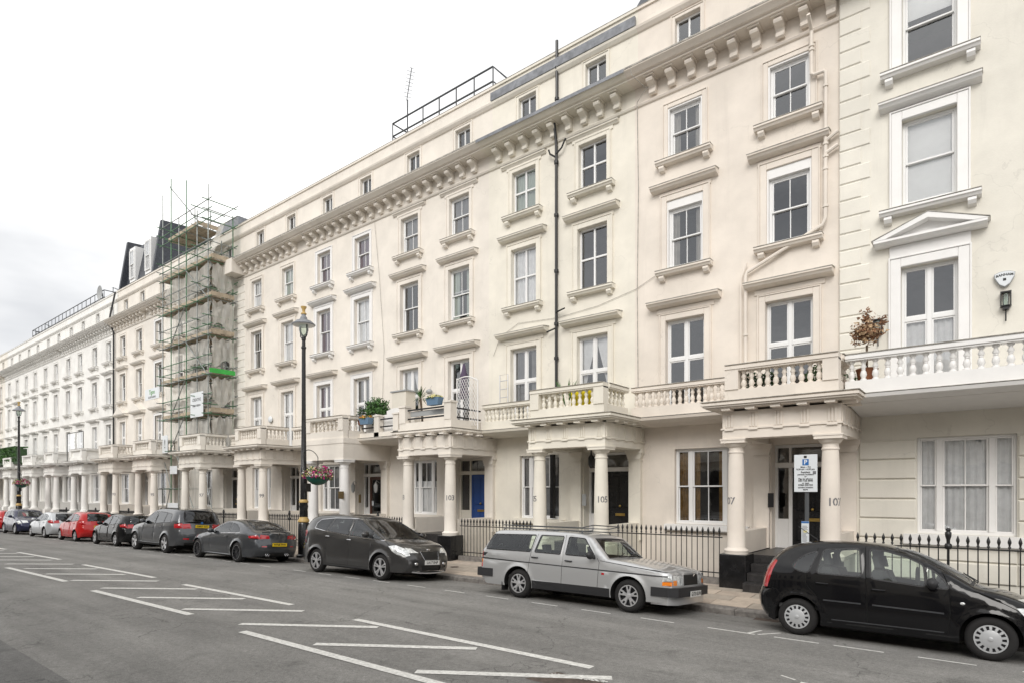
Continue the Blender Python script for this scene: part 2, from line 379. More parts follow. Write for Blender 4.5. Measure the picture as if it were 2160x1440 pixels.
# ------------------------------------------------------------------ ground, road, kerb, pavement
def strip_sheet(mb, x0, x1, ys, zf, nx):
    vs = []; fs = []
    for i in range(nx + 1):
        x = x0 + (x1 - x0) * i / nx
        for y in ys: vs.append((x, y, zf(x, y)))
    m = len(ys)
    for i in range(nx):
        for j in range(m - 1): fs.append((i * m + j, (i + 1) * m + j, (i + 1) * m + j + 1, i * m + j + 1))
    mb.add(vs, fs)
g = MB(); strip_sheet(g, -900, 700, (-700, -100, 100, 900), lambda x, y: .0127 * max(min(x, 120), -250) - 2.9, 40)
tag(g.build('ground', 'soil_ground'), kind='structure')
ROAD_Y = [-.15, .6, 1.4, 2.4, 3.4, 4.4, 5.9, 7.2, 8.2, 9, 9.6, 10.2, 10.7, 11.1, 11.5, 11.95]
g = MB(); strip_sheet(g, -260, 120, ROAD_Y, gz, 76)
road = tag(g.build('road', 'asphalt', smooth=True), kind='structure')

def decal(pts, h=.004):           # flat painted shape following the road camber: pts = [(x,y)...] quad, subdivided
    (a, b, c, d) = [Vector((p[0], p[1])) for p in pts]
    mb = MB(); n = 10; vs = []; fs = []
    for i in range(n + 1):
        for j in range(2):
            p = (a.lerp(b, i / n)) if j == 0 else (d.lerp(c, i / n))
            vs.append((p.x, p.y, gz(p.x, p.y) + h))
    for i in range(n): fs.append((2 * i, 2 * i + 2, 2 * i + 3, 2 * i + 1))
    return mb.add(vs, fs)
def line(p, q, w, name='road_marking', m='roadpaint', slant=0., h=.005, parent=None):
    p = Vector(p); q = Vector(q); d = (q - p).normalized(); n = Vector((-d.y, d.x)) * w / 2
    return decal([p - n, q - n + d * slant, q + n, p + n + d * slant], h).build(name, m, parent or road, fix=False)
LN = [(-4.75, -9.35, -3.96, -8.68), (-11.4, -16.15, -10.79, -15.4), (-18.43, -23.7, -17.32, -22.6)] + [(-25.9 - 7.3 * k, -31.0 - 7.3 * k, -25.2 - 7.3 * k, -30.2 - 7.3 * k) for k in range(6)]
for a, b, c, d in LN: line((a, 4.95), (b, 4.85), .14); line((c, 6.6), (d, 6.52), .135)
for k in range(28):
    s = -5.58 - 2.165 * k; line((s, 5.1), (s + 2.03, 6.38), .145)
for x0 in (-.78, -1.82, -2.66, -3.72, -4.95, -6.2, -7.4, -8.65, -9.92, -11.2, -12.5, -13.7, -14.95, -16.2):
    line((x0 + .62 if x0 > -3.7 or x0 < -3.8 else x0 + .75, 9.97), (x0 - .02, 9.98), .055)
for k in range(18): line((-17.5 - 1.25 * k, 9.98), (-18.15 - 1.25 * k, 9.99), .055)
for x0 in (.3, 1.4, 2.5): line((x0 + .6, 9.97), (x0, 9.98), .055)
line((-3.08, 10.0), (-3.0, 10.42), .05); line((-2.93, 10.0), (-2.7, 10.42), .045); line((-2.45, 10.75), (-2.2, 10.75), .04)
line((-1.75, 7.6), (-1.35, 7.55), .05); line((-2.0, 7.75), (-1.82, 7.66), .03)
# darker resurfaced patch near the camera side, and a service cover with spray-paint marks
decal([(-13, 1.0), (-3.2, 1.0), (-3.2, 2.34), (-13, 2.37)], .003).build('asphalt_patch', 'asphalt_patch', road, fix=False)
sc_ = decal([(-4.35, 5.72), (-3.3, 5.72), (-3.3, 6.17), (-4.2, 6.17)], .0035).build('service_cover', 'cover_iron', road, fix=False)
g = MB()
for i in range(34):
    x = -4.2 + i * .020; y = 6.07 + .03 * math.sin(i * 1.9) + .004 * i + random.uniform(-.015, .015)
    r = random.uniform(.012, .03); z = gz(x, y) + .007
    g.quad((x - r, y - r * .6, z), (x + r, y - r * .5, z), (x + r * .8, y + r * .6, z), (x - r, y + r * .5, z))
tag(g.build('spray_mark', 'roadpaint', road, fix=False), kind='stuff')

# kerb stones
kb = MB()
x = -260.
def kerb_piece(mb, xa, xb):
    vs = []
    for xx in (xa, xb):
        z = gz(xx, 11.95)
        vs += [(xx, 11.95, z - .06), (xx, 11.955, z + .10), (xx, 11.975, z + .12), (xx, 12.2, z + .13), (xx, 12.2, z - .06)]
    mb.add(vs, [(0, 1, 6, 5), (1, 2, 7, 6), (2, 3, 8, 7), (3, 4, 9, 8), (0, 4, 3, 2, 1), (5, 6, 7, 8, 9), (0, 5, 9, 4)])
pave = tag(bpy.data.objects.new('pavement', None), kind='structure'); C.objects.link(pave); W[pave.name] = Vector((0, 0, 0))
pave_bed = MB(); strip_sheet(pave_bed, -260, 5, (12.18, 13.2, 14.42), lambda x, y: pz(x, y) - .012, 60)
pave_bed.build('pavement_bed', 'soil_ground', pave, fix=False)
kerb_one = MB(); kerb_piece(kerb_one, -.445, .445)
zk = gz(0, 11.95)
kd = kerb_one.data('kerb_stone', 'kerb', origin=(0, 12, zk))
x = 4.6
while x > -24:
    place('kerb_stone', kd, (x, 12, gz(x, 11.95)), pave); x -= .9
rest = MB()
while x > -90: kerb_piece(rest, x - .445, x + .445); x -= .9
kerb_piece(rest, -260, x)
tag(rest.build('distant_kerb_stone', 'kerb', pave), kind='stuff')
# flagstones, laid in staggered courses
rows = [12.21, 12.66, 13.11, 13.56, 14.0, 14.4]
sd_ = {}
def slab_data(r, wdt, k):
    key = (r, wdt, k)
    if key not in sd_:
        y0, y1 = rows[r] + .007, rows[r + 1] - .007; h = wdt / 2 - .007
        mb = MB(); vs = []
        for xx, yy in ((-h, y0), (h, y0), (h, y1), (-h, y1)): vs.append((xx, yy, pz(xx, yy) - .03))
        for xx, yy in ((-h, y0), (h, y0), (h, y1), (-h, y1)): vs.append((xx, yy, pz(xx, yy)))
        mb.add(vs, [(4, 5, 6, 7), (0, 1, 5, 4), (1, 2, 6, 5), (2, 3, 7, 6), (3, 0, 4, 7)])
        sd_[key] = mb.data('paving_stone', 'slab%d' % k, origin=(0, y0, pz(0, y0)), fix=False)
    return sd_[key]
far_slab = MB(); nsl = 0
for r in range(5):
    x = 4.6 - .23 * (r % 2) - .1 * r
    while x > -22:
        wdt = random.choice((.6, .75, .75, .9))
        place('paving_stone', slab_data(r, wdt, random.randrange(4)), (x - wdt / 2, rows[r] + .004, pz(x - wdt / 2, rows[r] + .004) + random.uniform(0, .003)), pave); nsl += 1
        x -= wdt
    while x > -100:
        y0, y1 = rows[r] + .004, rows[r + 1] - .004; xa, xb = x - .746, x - .004
        far_slab.quad((xa, y0, pz(xa, y0)), (xb, y0, pz(xb, y0)), (xb, y1, pz(xb, y1)), (xa, y1, pz(xa, y1))); x -= .75
tag(far_slab.build('distant_paving_stone', 'slab1', pave, fix=False), kind='stuff')
g = MB()                     # coal-hole / inspection covers in the pavement
for x in (-12.6, -13.1): g.lathe([(.15, 0), (.15, .006)], (x, 13.1 + (x + 12.6), pz(x, 13.1) + .001), 16)
g.build('inspection_cover', 'cover_iron', pave)
g = MB(); strip_sheet(g, -260, 60, (-5.2, -2.5, -.15), lambda x, y: gz(x, -.15) + .115, 60)
tag(g.build('near_pavement', 'slab0', None, fix=False), kind='structure')
# basement areas: floor of the light wells between railings and houses
g = MB(); strip_sheet(g, -100, 5, (14.42, 16.6), lambda x, y: .0127 * x - 2.5, 20)
g.quad((-100, 14.42, -4.2), (5, 14.42, -2.6), (5, 14.42, pz(5, 14.42)), (-100, 14.42, pz(-100, 14.42)))
tag(g.build('basement_area_floor', 'area_floor', None, fix=False), kind='structure')

g = MB(); rr0 = random.Random(2)
for i in range(90):                                            # gutter grit and leaves
    x = rr0.uniform(-16, 1.5); y = 11.95 - abs(rr0.gauss(0, .12)) - .02; s = rr0.uniform(.008, .022); z = gz(x, y) + .006
    a = rr0.uniform(0, PI); c, d = s * math.cos(a), s * math.sin(a); g.add([(x + c, y + d, z), (x - d * .5, y + c * .5, z + .006), (x - c, y - d, z), (x + d * .5, y - c * .5, z)], [(0, 1, 2, 3)])
tag(g.build('gutter_litter', 'bark', None, fix=False), kind='stuff')
g = MB()
for x0 in (-3.3, -13.2):
    g.box(x0 - .22, x0 + .22, 11.6, 11.93, gz(x0, 11.8) - .02, gz(x0, 11.7) + .004)
    for i in range(7): pass
g.build('gully_grate', 'cover_iron', road)
# ------------------------------------------------------------------ houses
WALL = 16.2
pane_d = MB().quad((-.5, 0, 0), (.5, 0, 0), (.5, 0, 1), (-.5, 0, 1)).data('pane', 'win_glass', fix=False)
def baluster_mesh(m):
    pr = [(.062, 0), (.062, .035), (.038, .05), (.066, .13), (.052, .2), (.032, .235), (.044, .25), (.032, .265), (.058, .31), (.03, .385), (.04, .405), (.058, .42), (.058, .46)]
    return MB().lathe(pr, (0, 0, 0), 8).data('baluster', m, True, auto=50)
_bal = {}
def corbel_mesh(m):
    # S-scroll console: profile in (y,z); y negative = outward from the wall
    pr = [(0, .03), (-.10, .0), (-.155, .03), (-.16, .085), (-.135, .15), (-.17, .2), (-.27, .235), (-.35, .26), (-.375, .31), (-.36, .36), (-.3, .385), (0, .385)]
    mb = MB().prism_x(pr, -.095, .095)
    mb.prism_x([(0, .385), (-.42, .385), (-.42, .42), (0, .42)], -.15, .15)
    mb.prism_x([(y * 1.0 - .006, z + .0) for y, z in [(-.06, .06), (-.13, .05), (-.135, .09), (-.11, .15), (-.14, .2), (-.25, .25), (-.33, .27), (-.34, .32), (-.06, .3)]], -.108, -.096)
    mb.prism_x([(y * 1.0 - .006, z + .0) for y, z in [(-.06, .06), (-.13, .05), (-.135, .09), (-.11, .15), (-.14, .2), (-.25, .25), (-.33, .27), (-.34, .32), (-.06, .3)]], .096, .108)
    return mb.data('corbel', m)
_corb = {}
def wavy(x0, x1, z0, z1, y, amp=.03, wl=.11, ph=0., m='net_curtain', parent=None):
    n = max(6, int((x1 - x0) / wl * 5)); mb = MB(); vs = []; fs = []
    for i in range(n + 1):
        x = x0 + (x1 - x0) * i / n; yy = y + amp * math.sin(2 * PI * (x - x0) / wl + ph + .9 * math.sin(x * 7.3))
        vs += [(x, yy, z0), (x, yy, z1)]
    for i in range(n): fs.append((2 * i, 2 * i + 2, 2 * i + 3, 2 * i + 1))
    mb.add(vs, fs); return mb.build('curtain', m, parent, True, fix=False)

def window(h, xc, z0, z1, w, style='sash', y=WALL + .13, wm='upvc', cur='drape', lift=0.):
    """frame + glazing bars is one part, each pane and curtain a sub-part"""
    a, b = xc - w / 2, xc + w / 2; mb = MB(); fr = .055; panes = []
    mb.bbox(a, a + fr, y, y + .09, z0, z1, .006); mb.bbox(b - fr, b, y, y + .09, z0, z1, .006)
    mb.bbox(a + fr, b - fr, y, y + .09, z1 - fr, z1, .006); mb.bbox(a + fr, b - fr, y, y + .09, z0, z0 + fr * 1.2, .006)
    ia, ib, iz0, iz1 = a + fr, b - fr, z0 + fr * 1.2, z1 - fr
    def grid(xs, zs, bar, yy, rb=.04):
        for x in xs[1:-1]: mb.bbox(x - bar / 2, x + bar / 2, yy, yy + .04, zs[0], zs[-1], .004)
        for z in zs[1:-1]:
            for i in range(len(xs) - 1): mb.bbox(xs[i] + bar / 2, xs[i + 1] - bar / 2, yy, yy + .04, z - bar / 2, z + bar / 2, .004)
        for i in range(len(xs) - 1):
            for j in range(len(zs) - 1): panes.append((xs[i], xs[i + 1], zs[j], zs[j + 1], yy + .02))
    def sash(xa, xb, za, zb, yy, nx, bar=.022, st=.04, nz=1):
        mb.bbox(xa, xa + st, yy, yy + .045, za, zb, .005); mb.bbox(xb - st, xb, yy, yy + .045, za, zb, .005)
        mb.bbox(xa + st, xb - st, yy, yy + .045, za, za + st, .005); mb.bbox(xa + st, xb - st, yy, yy + .045, zb - st, zb, .005)
        xs = [xa + st + (xb - xa - 2 * st) * i / nx for i in range(nx + 1)]; zs = [za + st + (zb - za - 2 * st) * j / nz for j in range(nz + 1)]
        grid(xs, zs, bar, yy, st)
    if style == 'sash' or style == 'sash1':
        zm = (iz0 + iz1) / 2; n = 2 if style == 'sash' else 1
        sash(ia, ib, zm - .02, iz1, y + .012, n); sash(ia, ib, iz0 + lift, zm + .02 + lift, y + .06, n)
    elif style == 'cross':
        xm = (ia + ib) / 2; zm = iz0 + (iz1 - iz0) * .6
        mb.bbox(xm - .045, xm + .045, y - .004, y + .08, iz0, iz1, .006)
        mb.bbox(ia, xm - .046, y, y + .08, zm - .045, zm + .045, .006); mb.bbox(xm + .046, ib, y, y + .08, zm - .045, zm + .045, .006)
        for xa, xb in ((ia, xm - .045), (xm + .045, ib)):
            sash(xa, xb, iz0, zm - .045, y + .02, 1, st=.035); sash(xa, xb, zm + .045, iz1, y + .02, 1, st=.035)
    elif style == 'bars':
        xm = (ia + ib) / 2; zm = (iz0 + iz1) / 2
        mb.bbox(xm - .03, xm + .03, y - .004, y + .07, iz0, iz1, .006)
        mb.bbox(ia, xm - .031, y, y + .07, zm - .03, zm + .03, .006); mb.bbox(xm + .031, ib, y, y + .07, zm - .03, zm + .03, .006)
        for xa, xb in ((ia, xm - .03), (xm + .03, ib)):
            for za, zb in ((iz0, zm - .03), (zm + .03, iz1)): panes.append((xa, xb, za, zb, y + .04))
    elif style == 'tri':
        s = (b - a) * .235; m1, m2 = a + s, b - s; zm = (iz0 + iz1) / 2
        for x in (m1, m2): mb.bbox(x - .055, x + .055, y - .01, y + .09, iz0, iz1, .008)
        sash(ia, m1 - .055, iz0, zm + .02, y + .05, 1, st=.03); sash(ia, m1 - .055, zm - .02, iz1, y + .012, 1, st=.03)
        sash(m1 + .055, m2 - .055, iz0, zm + .02, y + .05, 2); sash(m1 + .055, m2 - .055, zm - .02, iz1, y + .012, 2)
        sash(m2 + .055, ib, iz0, zm + .02, y + .05, 1, st=.03); sash(m2 + .055, ib, zm - .02, iz1, y + .012, 1, st=.03)
    elif style == 'small':
        xm = (ia + ib) / 2
        mb.bbox(xm - .025, xm + .025, y, y + .05, iz0, iz1, .005)
        panes.append((ia, xm - .025, iz0, iz1, y + .03)); panes.append((xm + .025, ib, iz0, iz1, y + .03))
    f = mb.build('window', wm, h)
    for (xa, xb, za, zb, yy) in panes:
        p = place('pane', pane_d, ((xa + xb) / 2, yy, za), f, scale=(xb - xa, 1, zb - za))
    cy = y + .115
    if cur == 'net2': wavy(a, b, z0, z0 + (z1 - z0) * .6, cy, .015, .12, parent=f)
    elif cur == 'net': wavy(a, b, z0, z1, cy, .02, .12, parent=f)
    elif cur == 'nethalf': wavy(a, b, z0, (z0 + z1) / 2 + .25, cy, .02, .12, parent=f)
    elif cur == 'blind': MB().box(a, b, cy, cy + .01, z0, z1).build('blind', 'blind', f)
    elif cur == 'blindhalf': MB().box(a, b, cy, cy + .01, z0 + (z1 - z0) * .62, z1).build('blind', 'blind', f)
    elif cur in ('drape', 'drape_green', 'drape_purple', 'drape_gold', 'drape_grey'):
        mm = 'drape' if cur == 'drape' else cur; q = (b - a) * (.26 if cur == 'drape' else .36)
        wavy(a, a + q, z0, z1, cy, .03, .1, parent=f, m=mm); wavy(b - q, b, z0, z1, cy, .03, .1, 1., parent=f, m=mm)
    elif cur == 'full_green': wavy(a, b, z0, z1, cy, .03, .14, parent=f, m='drape_green')
    elif cur == 'full_grey': wavy(a, b, z0, z1, cy, .03, .14, parent=f, m='drape_grey')
    elif cur == 'full_purple': wavy(a, b, z0, z1, cy, .03, .14, parent=f, m='drape_purple')
    elif cur == 'tied':
        for s in (-1, 1):
            mb2 = MB(); vs = []; fs = []; n = 12
            for i in range(n + 1):
                z = z1 + (z0 - z1) * i / n; wd = (b - a) / 2 * (1 - .78 * math.sin(PI * min(1, i / n * .62)) ** 1.3)
                for j in range(5):
                    xx = (a if s < 0 else b) - s * wd * j / 4
                    vs.append((xx, cy + .03 * (j % 2), z))
            for i in range(n):
                for j in range(4): fs.append((i * 5 + j, i * 5 + j + 1, i * 5 + j + 6, i * 5 + j + 5))
            mb2.add(vs, fs).build('curtain', 'net_curtain', f, True, fix=False)
    return f

def architrave(h, xc, z0, z1, w, m, y=WALL, aw=.16, pr=.05, ear=0., inner=None):
    a, b = xc - w / 2, xc + w / 2; mb = MB()
    mb.bbox(a - aw, a, y - pr, y, z0, z1 + aw, .012); mb.bbox(b, b + aw, y - pr, y, z0, z1 + aw, .012)
    mb.bbox(a + .001, b - .001, y - pr, y, z1, z1 + aw, .012)
    o = .035
    mb.bbox(a - aw - o, a - aw, y - pr - .02, y, z0, z1 + aw + o, .008); mb.bbox(b + aw, b + aw + o, y - pr - .02, y, z0, z1 + aw + o, .008)
    mb.bbox(a - aw + .001, b + aw - .001, y - pr - .02, y, z1 + aw + .001, z1 + aw + o, .008)
    return mb.build('architrave', m, h)
def inner_surround(h, xc, z0, z1, w, m, y=WALL, aw=.045, head=.0):
    a, b = xc - w / 2, xc + w / 2; mb = MB()
    mb.bbox(a, a + aw, y - .004, y + .12, z0, z1, .006); mb.bbox(b - aw, b, y - .004, y + .12, z0, z1, .006)
    mb.bbox(a + aw, b - aw, y - .004, y + .12, z1 - aw - head, z1, .006)
    return mb.build('surround', m, h)
def sill(h, xc, zt, hw, m, y=WALL, pr=.24):
    mb = MB()
    mb.prism_x([(y, zt), (y - pr, zt - .015), (y - pr, zt - .06), (y - pr + .03, zt - .075), (y - pr + .06, zt - .125), (y, zt - .14)], xc - hw, xc + hw)
    o = mb.build('sill', m, h)
    for s in (-1, 1):
        xb = xc + s * (hw - .16)
        MB().prism_x([(y, zt - .14), (y - .16, zt - .14), (y - .17, zt - .2), (y - .12, zt - .27), (y, zt - .30)], xb - .075, xb + .075).build('sill_bracket', m, o)
    MB().box(xc - hw - .004, xc + hw + .004, y - pr - .004, y, zt, zt + .012).build('sill_top', 'grime', o)
    return o
def hood(h, xc, zt, hw, m, y=WALL, pr=.27, th=.18, brackets=False, flat=False):
    mb = MB(); zb = zt - th
    mb.prism_x([(y, zt - .02), (y - pr, zt - .045), (y - pr, zt - .085), (y - pr + .035, zt - .1), (y - pr + .075, zt - .15), (y - pr + .12, zt - .16), (y - .08, zb), (y, zb - .02)], xc - hw, xc + hw)
    o = mb.build('window_hood', m, h)
    MB().prism_x([(y, zt + .02), (y - pr - .012, zt - .03), (y - pr - .012, zt - .046), (y, zt - .019)], xc - hw - .012, xc + hw + .012).build('lead_flashing', 'grime', o)
    # panel (frieze) below the hood
    MB().bbox(xc - hw + .2, xc + hw - .2, y - .035, y, zb - .16, zb - .03, .008).build('hood_frieze', m, o)
    return o

def wall_with_openings(x0, x1, z0, z1, y, ops, depth=.16, skip_back=True):
    """wall front face with real openings and reveals"""
    xs = sorted(set([x0, x1] + [v for o in ops for v in (o[0], o[1])])); zs = sorted(set([z0, z1] + [v for o in ops for v in (o[2], o[3])]))
    mb = MB()
    for i in range(len(xs) - 1):
        j = 0
        while j < len(zs) - 1:
            xm = (xs[i] + xs[i + 1]) / 2
            def hole(j): zm = (zs[j] + zs[j + 1]) / 2; return any(o[0] < xm < o[1] and o[2] < zm < o[3] for o in ops)
            if hole(j): j += 1; continue
            k = j
            while k < len(zs) - 1 and not hole(k): k += 1
            mb.quad((xs[i], y, zs[j]), (xs[i + 1], y, zs[j]), (xs[i + 1], y, zs[k]), (xs[i], y, zs[k])); j = k
    for o in ops:
        a, b, c, d = o[:4]; dp = o[4] if len(o) > 4 else depth; yy = y + dp
        mb.quad((a, y, c), (a, y, d), (a, yy, d), (a, yy, c)); mb.quad((b, y, d), (b, y, c), (b, yy, c), (b, yy, d))
        mb.quad((a, y, d), (b, y, d), (b, yy, d), (a, yy, d)); mb.quad((b, y, c), (a, y, c), (a, yy, c), (b, yy, c))
    return mb

def door_set(h, xa, xb, kind, zf=.72, y=WALL + .38):
    """xa..xb opening, z zf..3.36: frame with transom and sidelight, panelled door"""
    ztr = 2.78; mb = MB(); fm = 'white' if kind != 'blue' else 'cream_joinery'
    dw = .95; dx1 = xb - .12; dx0 = dx1 - dw
    if kind == 'glass': dx1 = xb - .35; dx0 = dx1 - .9
    if kind == 'blue': dx1 = xb - .14; dx0 = dx1 - .92
    for a, b in ((xa, xa + .07), (dx0 - .09, dx0), (dx1, dx1 + .09), (xb - .05, xb)):
        if b - a > .01 and not (a >= dx1 + .0 and a < dx1 + .085 and a != dx1): mb.bbox(a, b, y, y + .1, zf, ztr, .006)
    mb.bbox(xa, xb, y - .03, y + .1, ztr, ztr + .13, .012)
    for a in (xa, dx0 - .08, dx1, xb - .06): mb.bbox(a, a + .06, y, y + .1, ztr + .13, 3.36, .006)
    mb.bbox(xa + .06, xb - .06, y + .002, y + .1, 3.29, 3.36, .006)
    if dx0 - .09 > xa + .12: mb.box(xa + .07, dx0 - .09, y + .03, y + .08, zf, zf + .75)
    fr = mb.build('door_frame', fm, h)
    for a, b, c, d in ((xa + .06, dx0 - .08, ztr + .13, 3.29), (dx0 - .02, dx1, ztr + .13, 3.29), (dx1 + .06, xb - .06, ztr + .13, 3.29), (xa + .07, dx0 - .09, zf + .75, ztr), (dx1 + .09, xb - .05, zf + .5, ztr)):
        if b - a > .05: place('pane', pane_d, ((a + b) / 2, y + .05, c), fr, scale=(b - a, 1, d - c))
    m = {'black': 'gloss_black', 'black_panel': 'gloss_black', 'blue': 'door_blue', 'glass': 'door_wood', 'dark': 'gloss_black', 'white': 'white'}[kind]
    d = MB(); z1 = ztr - .01
    if kind == 'glass':
        d.box(dx0, dx0 + .11, y + .02, y + .07, zf, z1); d.box(dx1 - .11, dx1, y + .02, y + .07, zf, z1)
        d.box(dx0 + .11, dx1 - .11, y + .02, y + .07, z1 - .12, z1); d.box(dx0 + .11, dx1 - .11, y + .02, y + .07, zf, zf + .45)
        dd = d.build('front_door', m, h); place('pane', pane_d, ((dx0 + dx1) / 2, y + .045, zf + .45), dd, scale=(dx1 - dx0 - .22, 1, z1 - zf - .57))
        MB().box(dx0 + .15, dx0 + .27, y + .005, y + .012, 1.55, 1.75).build('door_notice', 'sign_white', dd)
    else:
        d.box(dx0, dx1, y + .035, y + .07, zf, z1)
        wd = (dx1 - dx0)
        for a, b in ((dx0 + .1, dx0 + wd / 2 - .04), (dx0 + wd / 2 + .04, dx1 - .1)):
            for c, e in ((zf + .2, zf + .78), (zf + .95, z1 - .14)):
                d.bbox(a, b, y + .012, y + .034, c, e, .02)
        d.bbox(dx0, dx0 + .08, y + .02, y + .034, zf, z1, .004); d.bbox(dx1 - .08, dx1, y + .02, y + .034, zf, z1, .004)
        dd = d.build('front_door', m, h)
        k = MB(); k.sphere(((dx0 + dx1) / 2, y - .005, 1.72), .04); k.build('door_knob', 'brass', dd, True)
        MB().box((dx0 + dx1) / 2 - .16, (dx0 + dx1) / 2 + .16, y + .002, y + .012, 1.42, 1.5).build('letterbox', 'brass', dd)
    return fr

def column(parent, x, y, zb, m, ztop=3.38):
    pr = [(.26, zb), (.26, zb + .05), (.272, zb + .075), (.26, zb + .105), (.215, zb + .125), (.2, zb + .15), (.198, zb + .6), (.19, 1.9), (.17, 2.8), (.158, ztop - .33),
          (.175, ztop - .32), (.175, ztop - .29), (.16, ztop - .28), (.16, ztop - .2), (.185, ztop - .19), (.23, ztop - .125), (.24, ztop - .1)]
    mb = MB().lathe(pr, (x, y, 0), 22)
    mb.box(x - .27, x + .27, y - .27, y + .27, ztop - .1, ztop - .035); mb.box(x - .285, x + .285, y - .285, y + .285, ztop - .035, ztop - .001)
    return mb.build('column', m, parent, True, auto=45)
def col_radius(z): return .19 + (1.9 - z) * .022
def number_on_column(parent, x, y, txt, side, z=1.95, size=.235):
    R = col_radius(z) + .003; mb = MB(); ang = math.radians(-90 + 40 * side)
    def fn(u, v):
        a = ang + u / R; return (x + R * math.cos(a), y + R * math.sin(a), z + v)
    text_on(mb, txt, size, fn, spacing=.92, bold=.003)
    return mb.build('house_number', 'ink_grey', parent, fix=False)

def balustrade(parent, x0, x1, y0, y1, m, n, axis='x', zb=4.2, zt=5.06, p0=True, p1=True, pw=.3, name='balustrade', solid=False):
    """run along x (at y0..y1 thickness) or along y"""
    mb = MB()
    def bx(a, b, c, d, e, f): (mb.box(a, b, c, d, e, f) if axis == 'x' else mb.box(c, d, a, b, e, f))
    t0, t1 = (y0, y1)
    bx(x0, x1, t0, t1, zb, zb + .3)
    bx(x0, x1, t0 - .05, t1 + .05, zt - .1, zt - .03); bx(x0, x1, t0 - .025, t1 + .025, zt - .135, zt - .1); bx(x0, x1, t0 - .02, t1 + .02, zt - .03, zt)
    if p0: bx(x0, x0 + pw, t0 - .03, t1 + .03, zb + .3, zt - .1)
    if p1: bx(x1 - pw, x1, t0 - .03, t1 + .03, zb + .3, zt - .1)
    o = mb.build(name, m, parent)
    (MB().box(x0 - .0, x1 + .0, t0 - .055, t1 + .055, zt + .001, zt + .012) if axis == 'x' else MB().box(t0 - .055, t1 + .055, x0, x1, zt + .001, zt + .012)).build('coping', 'grime', o)
    if m not in _bal: _bal[m] = baluster_mesh(m)
    a = x0 + (pw if p0 else .0); b = x1 - (pw if p1 else .0); hgt = (zt - .135) - (zb + .3)
    if solid:
        (MB().box(a, b, (t0 + t1) / 2 - .03, (t0 + t1) / 2 + .03, zb + .3, zt - .13) if axis == 'x' else MB().box((t0 + t1) / 2 - .03, (t0 + t1) / 2 + .03, a, b, zb + .3, zt - .13)).build('infill_panel', m, o)
        return o
    for i in range(n):
        u = a + (b - a) * (i + .5) / n; w = (t0 + t1) / 2
        place('baluster', _bal[m], (u, w, zb + .3) if axis == 'x' else (w, u, zb + .3), o, scale=(1, 1, hgt / .46))
    return o

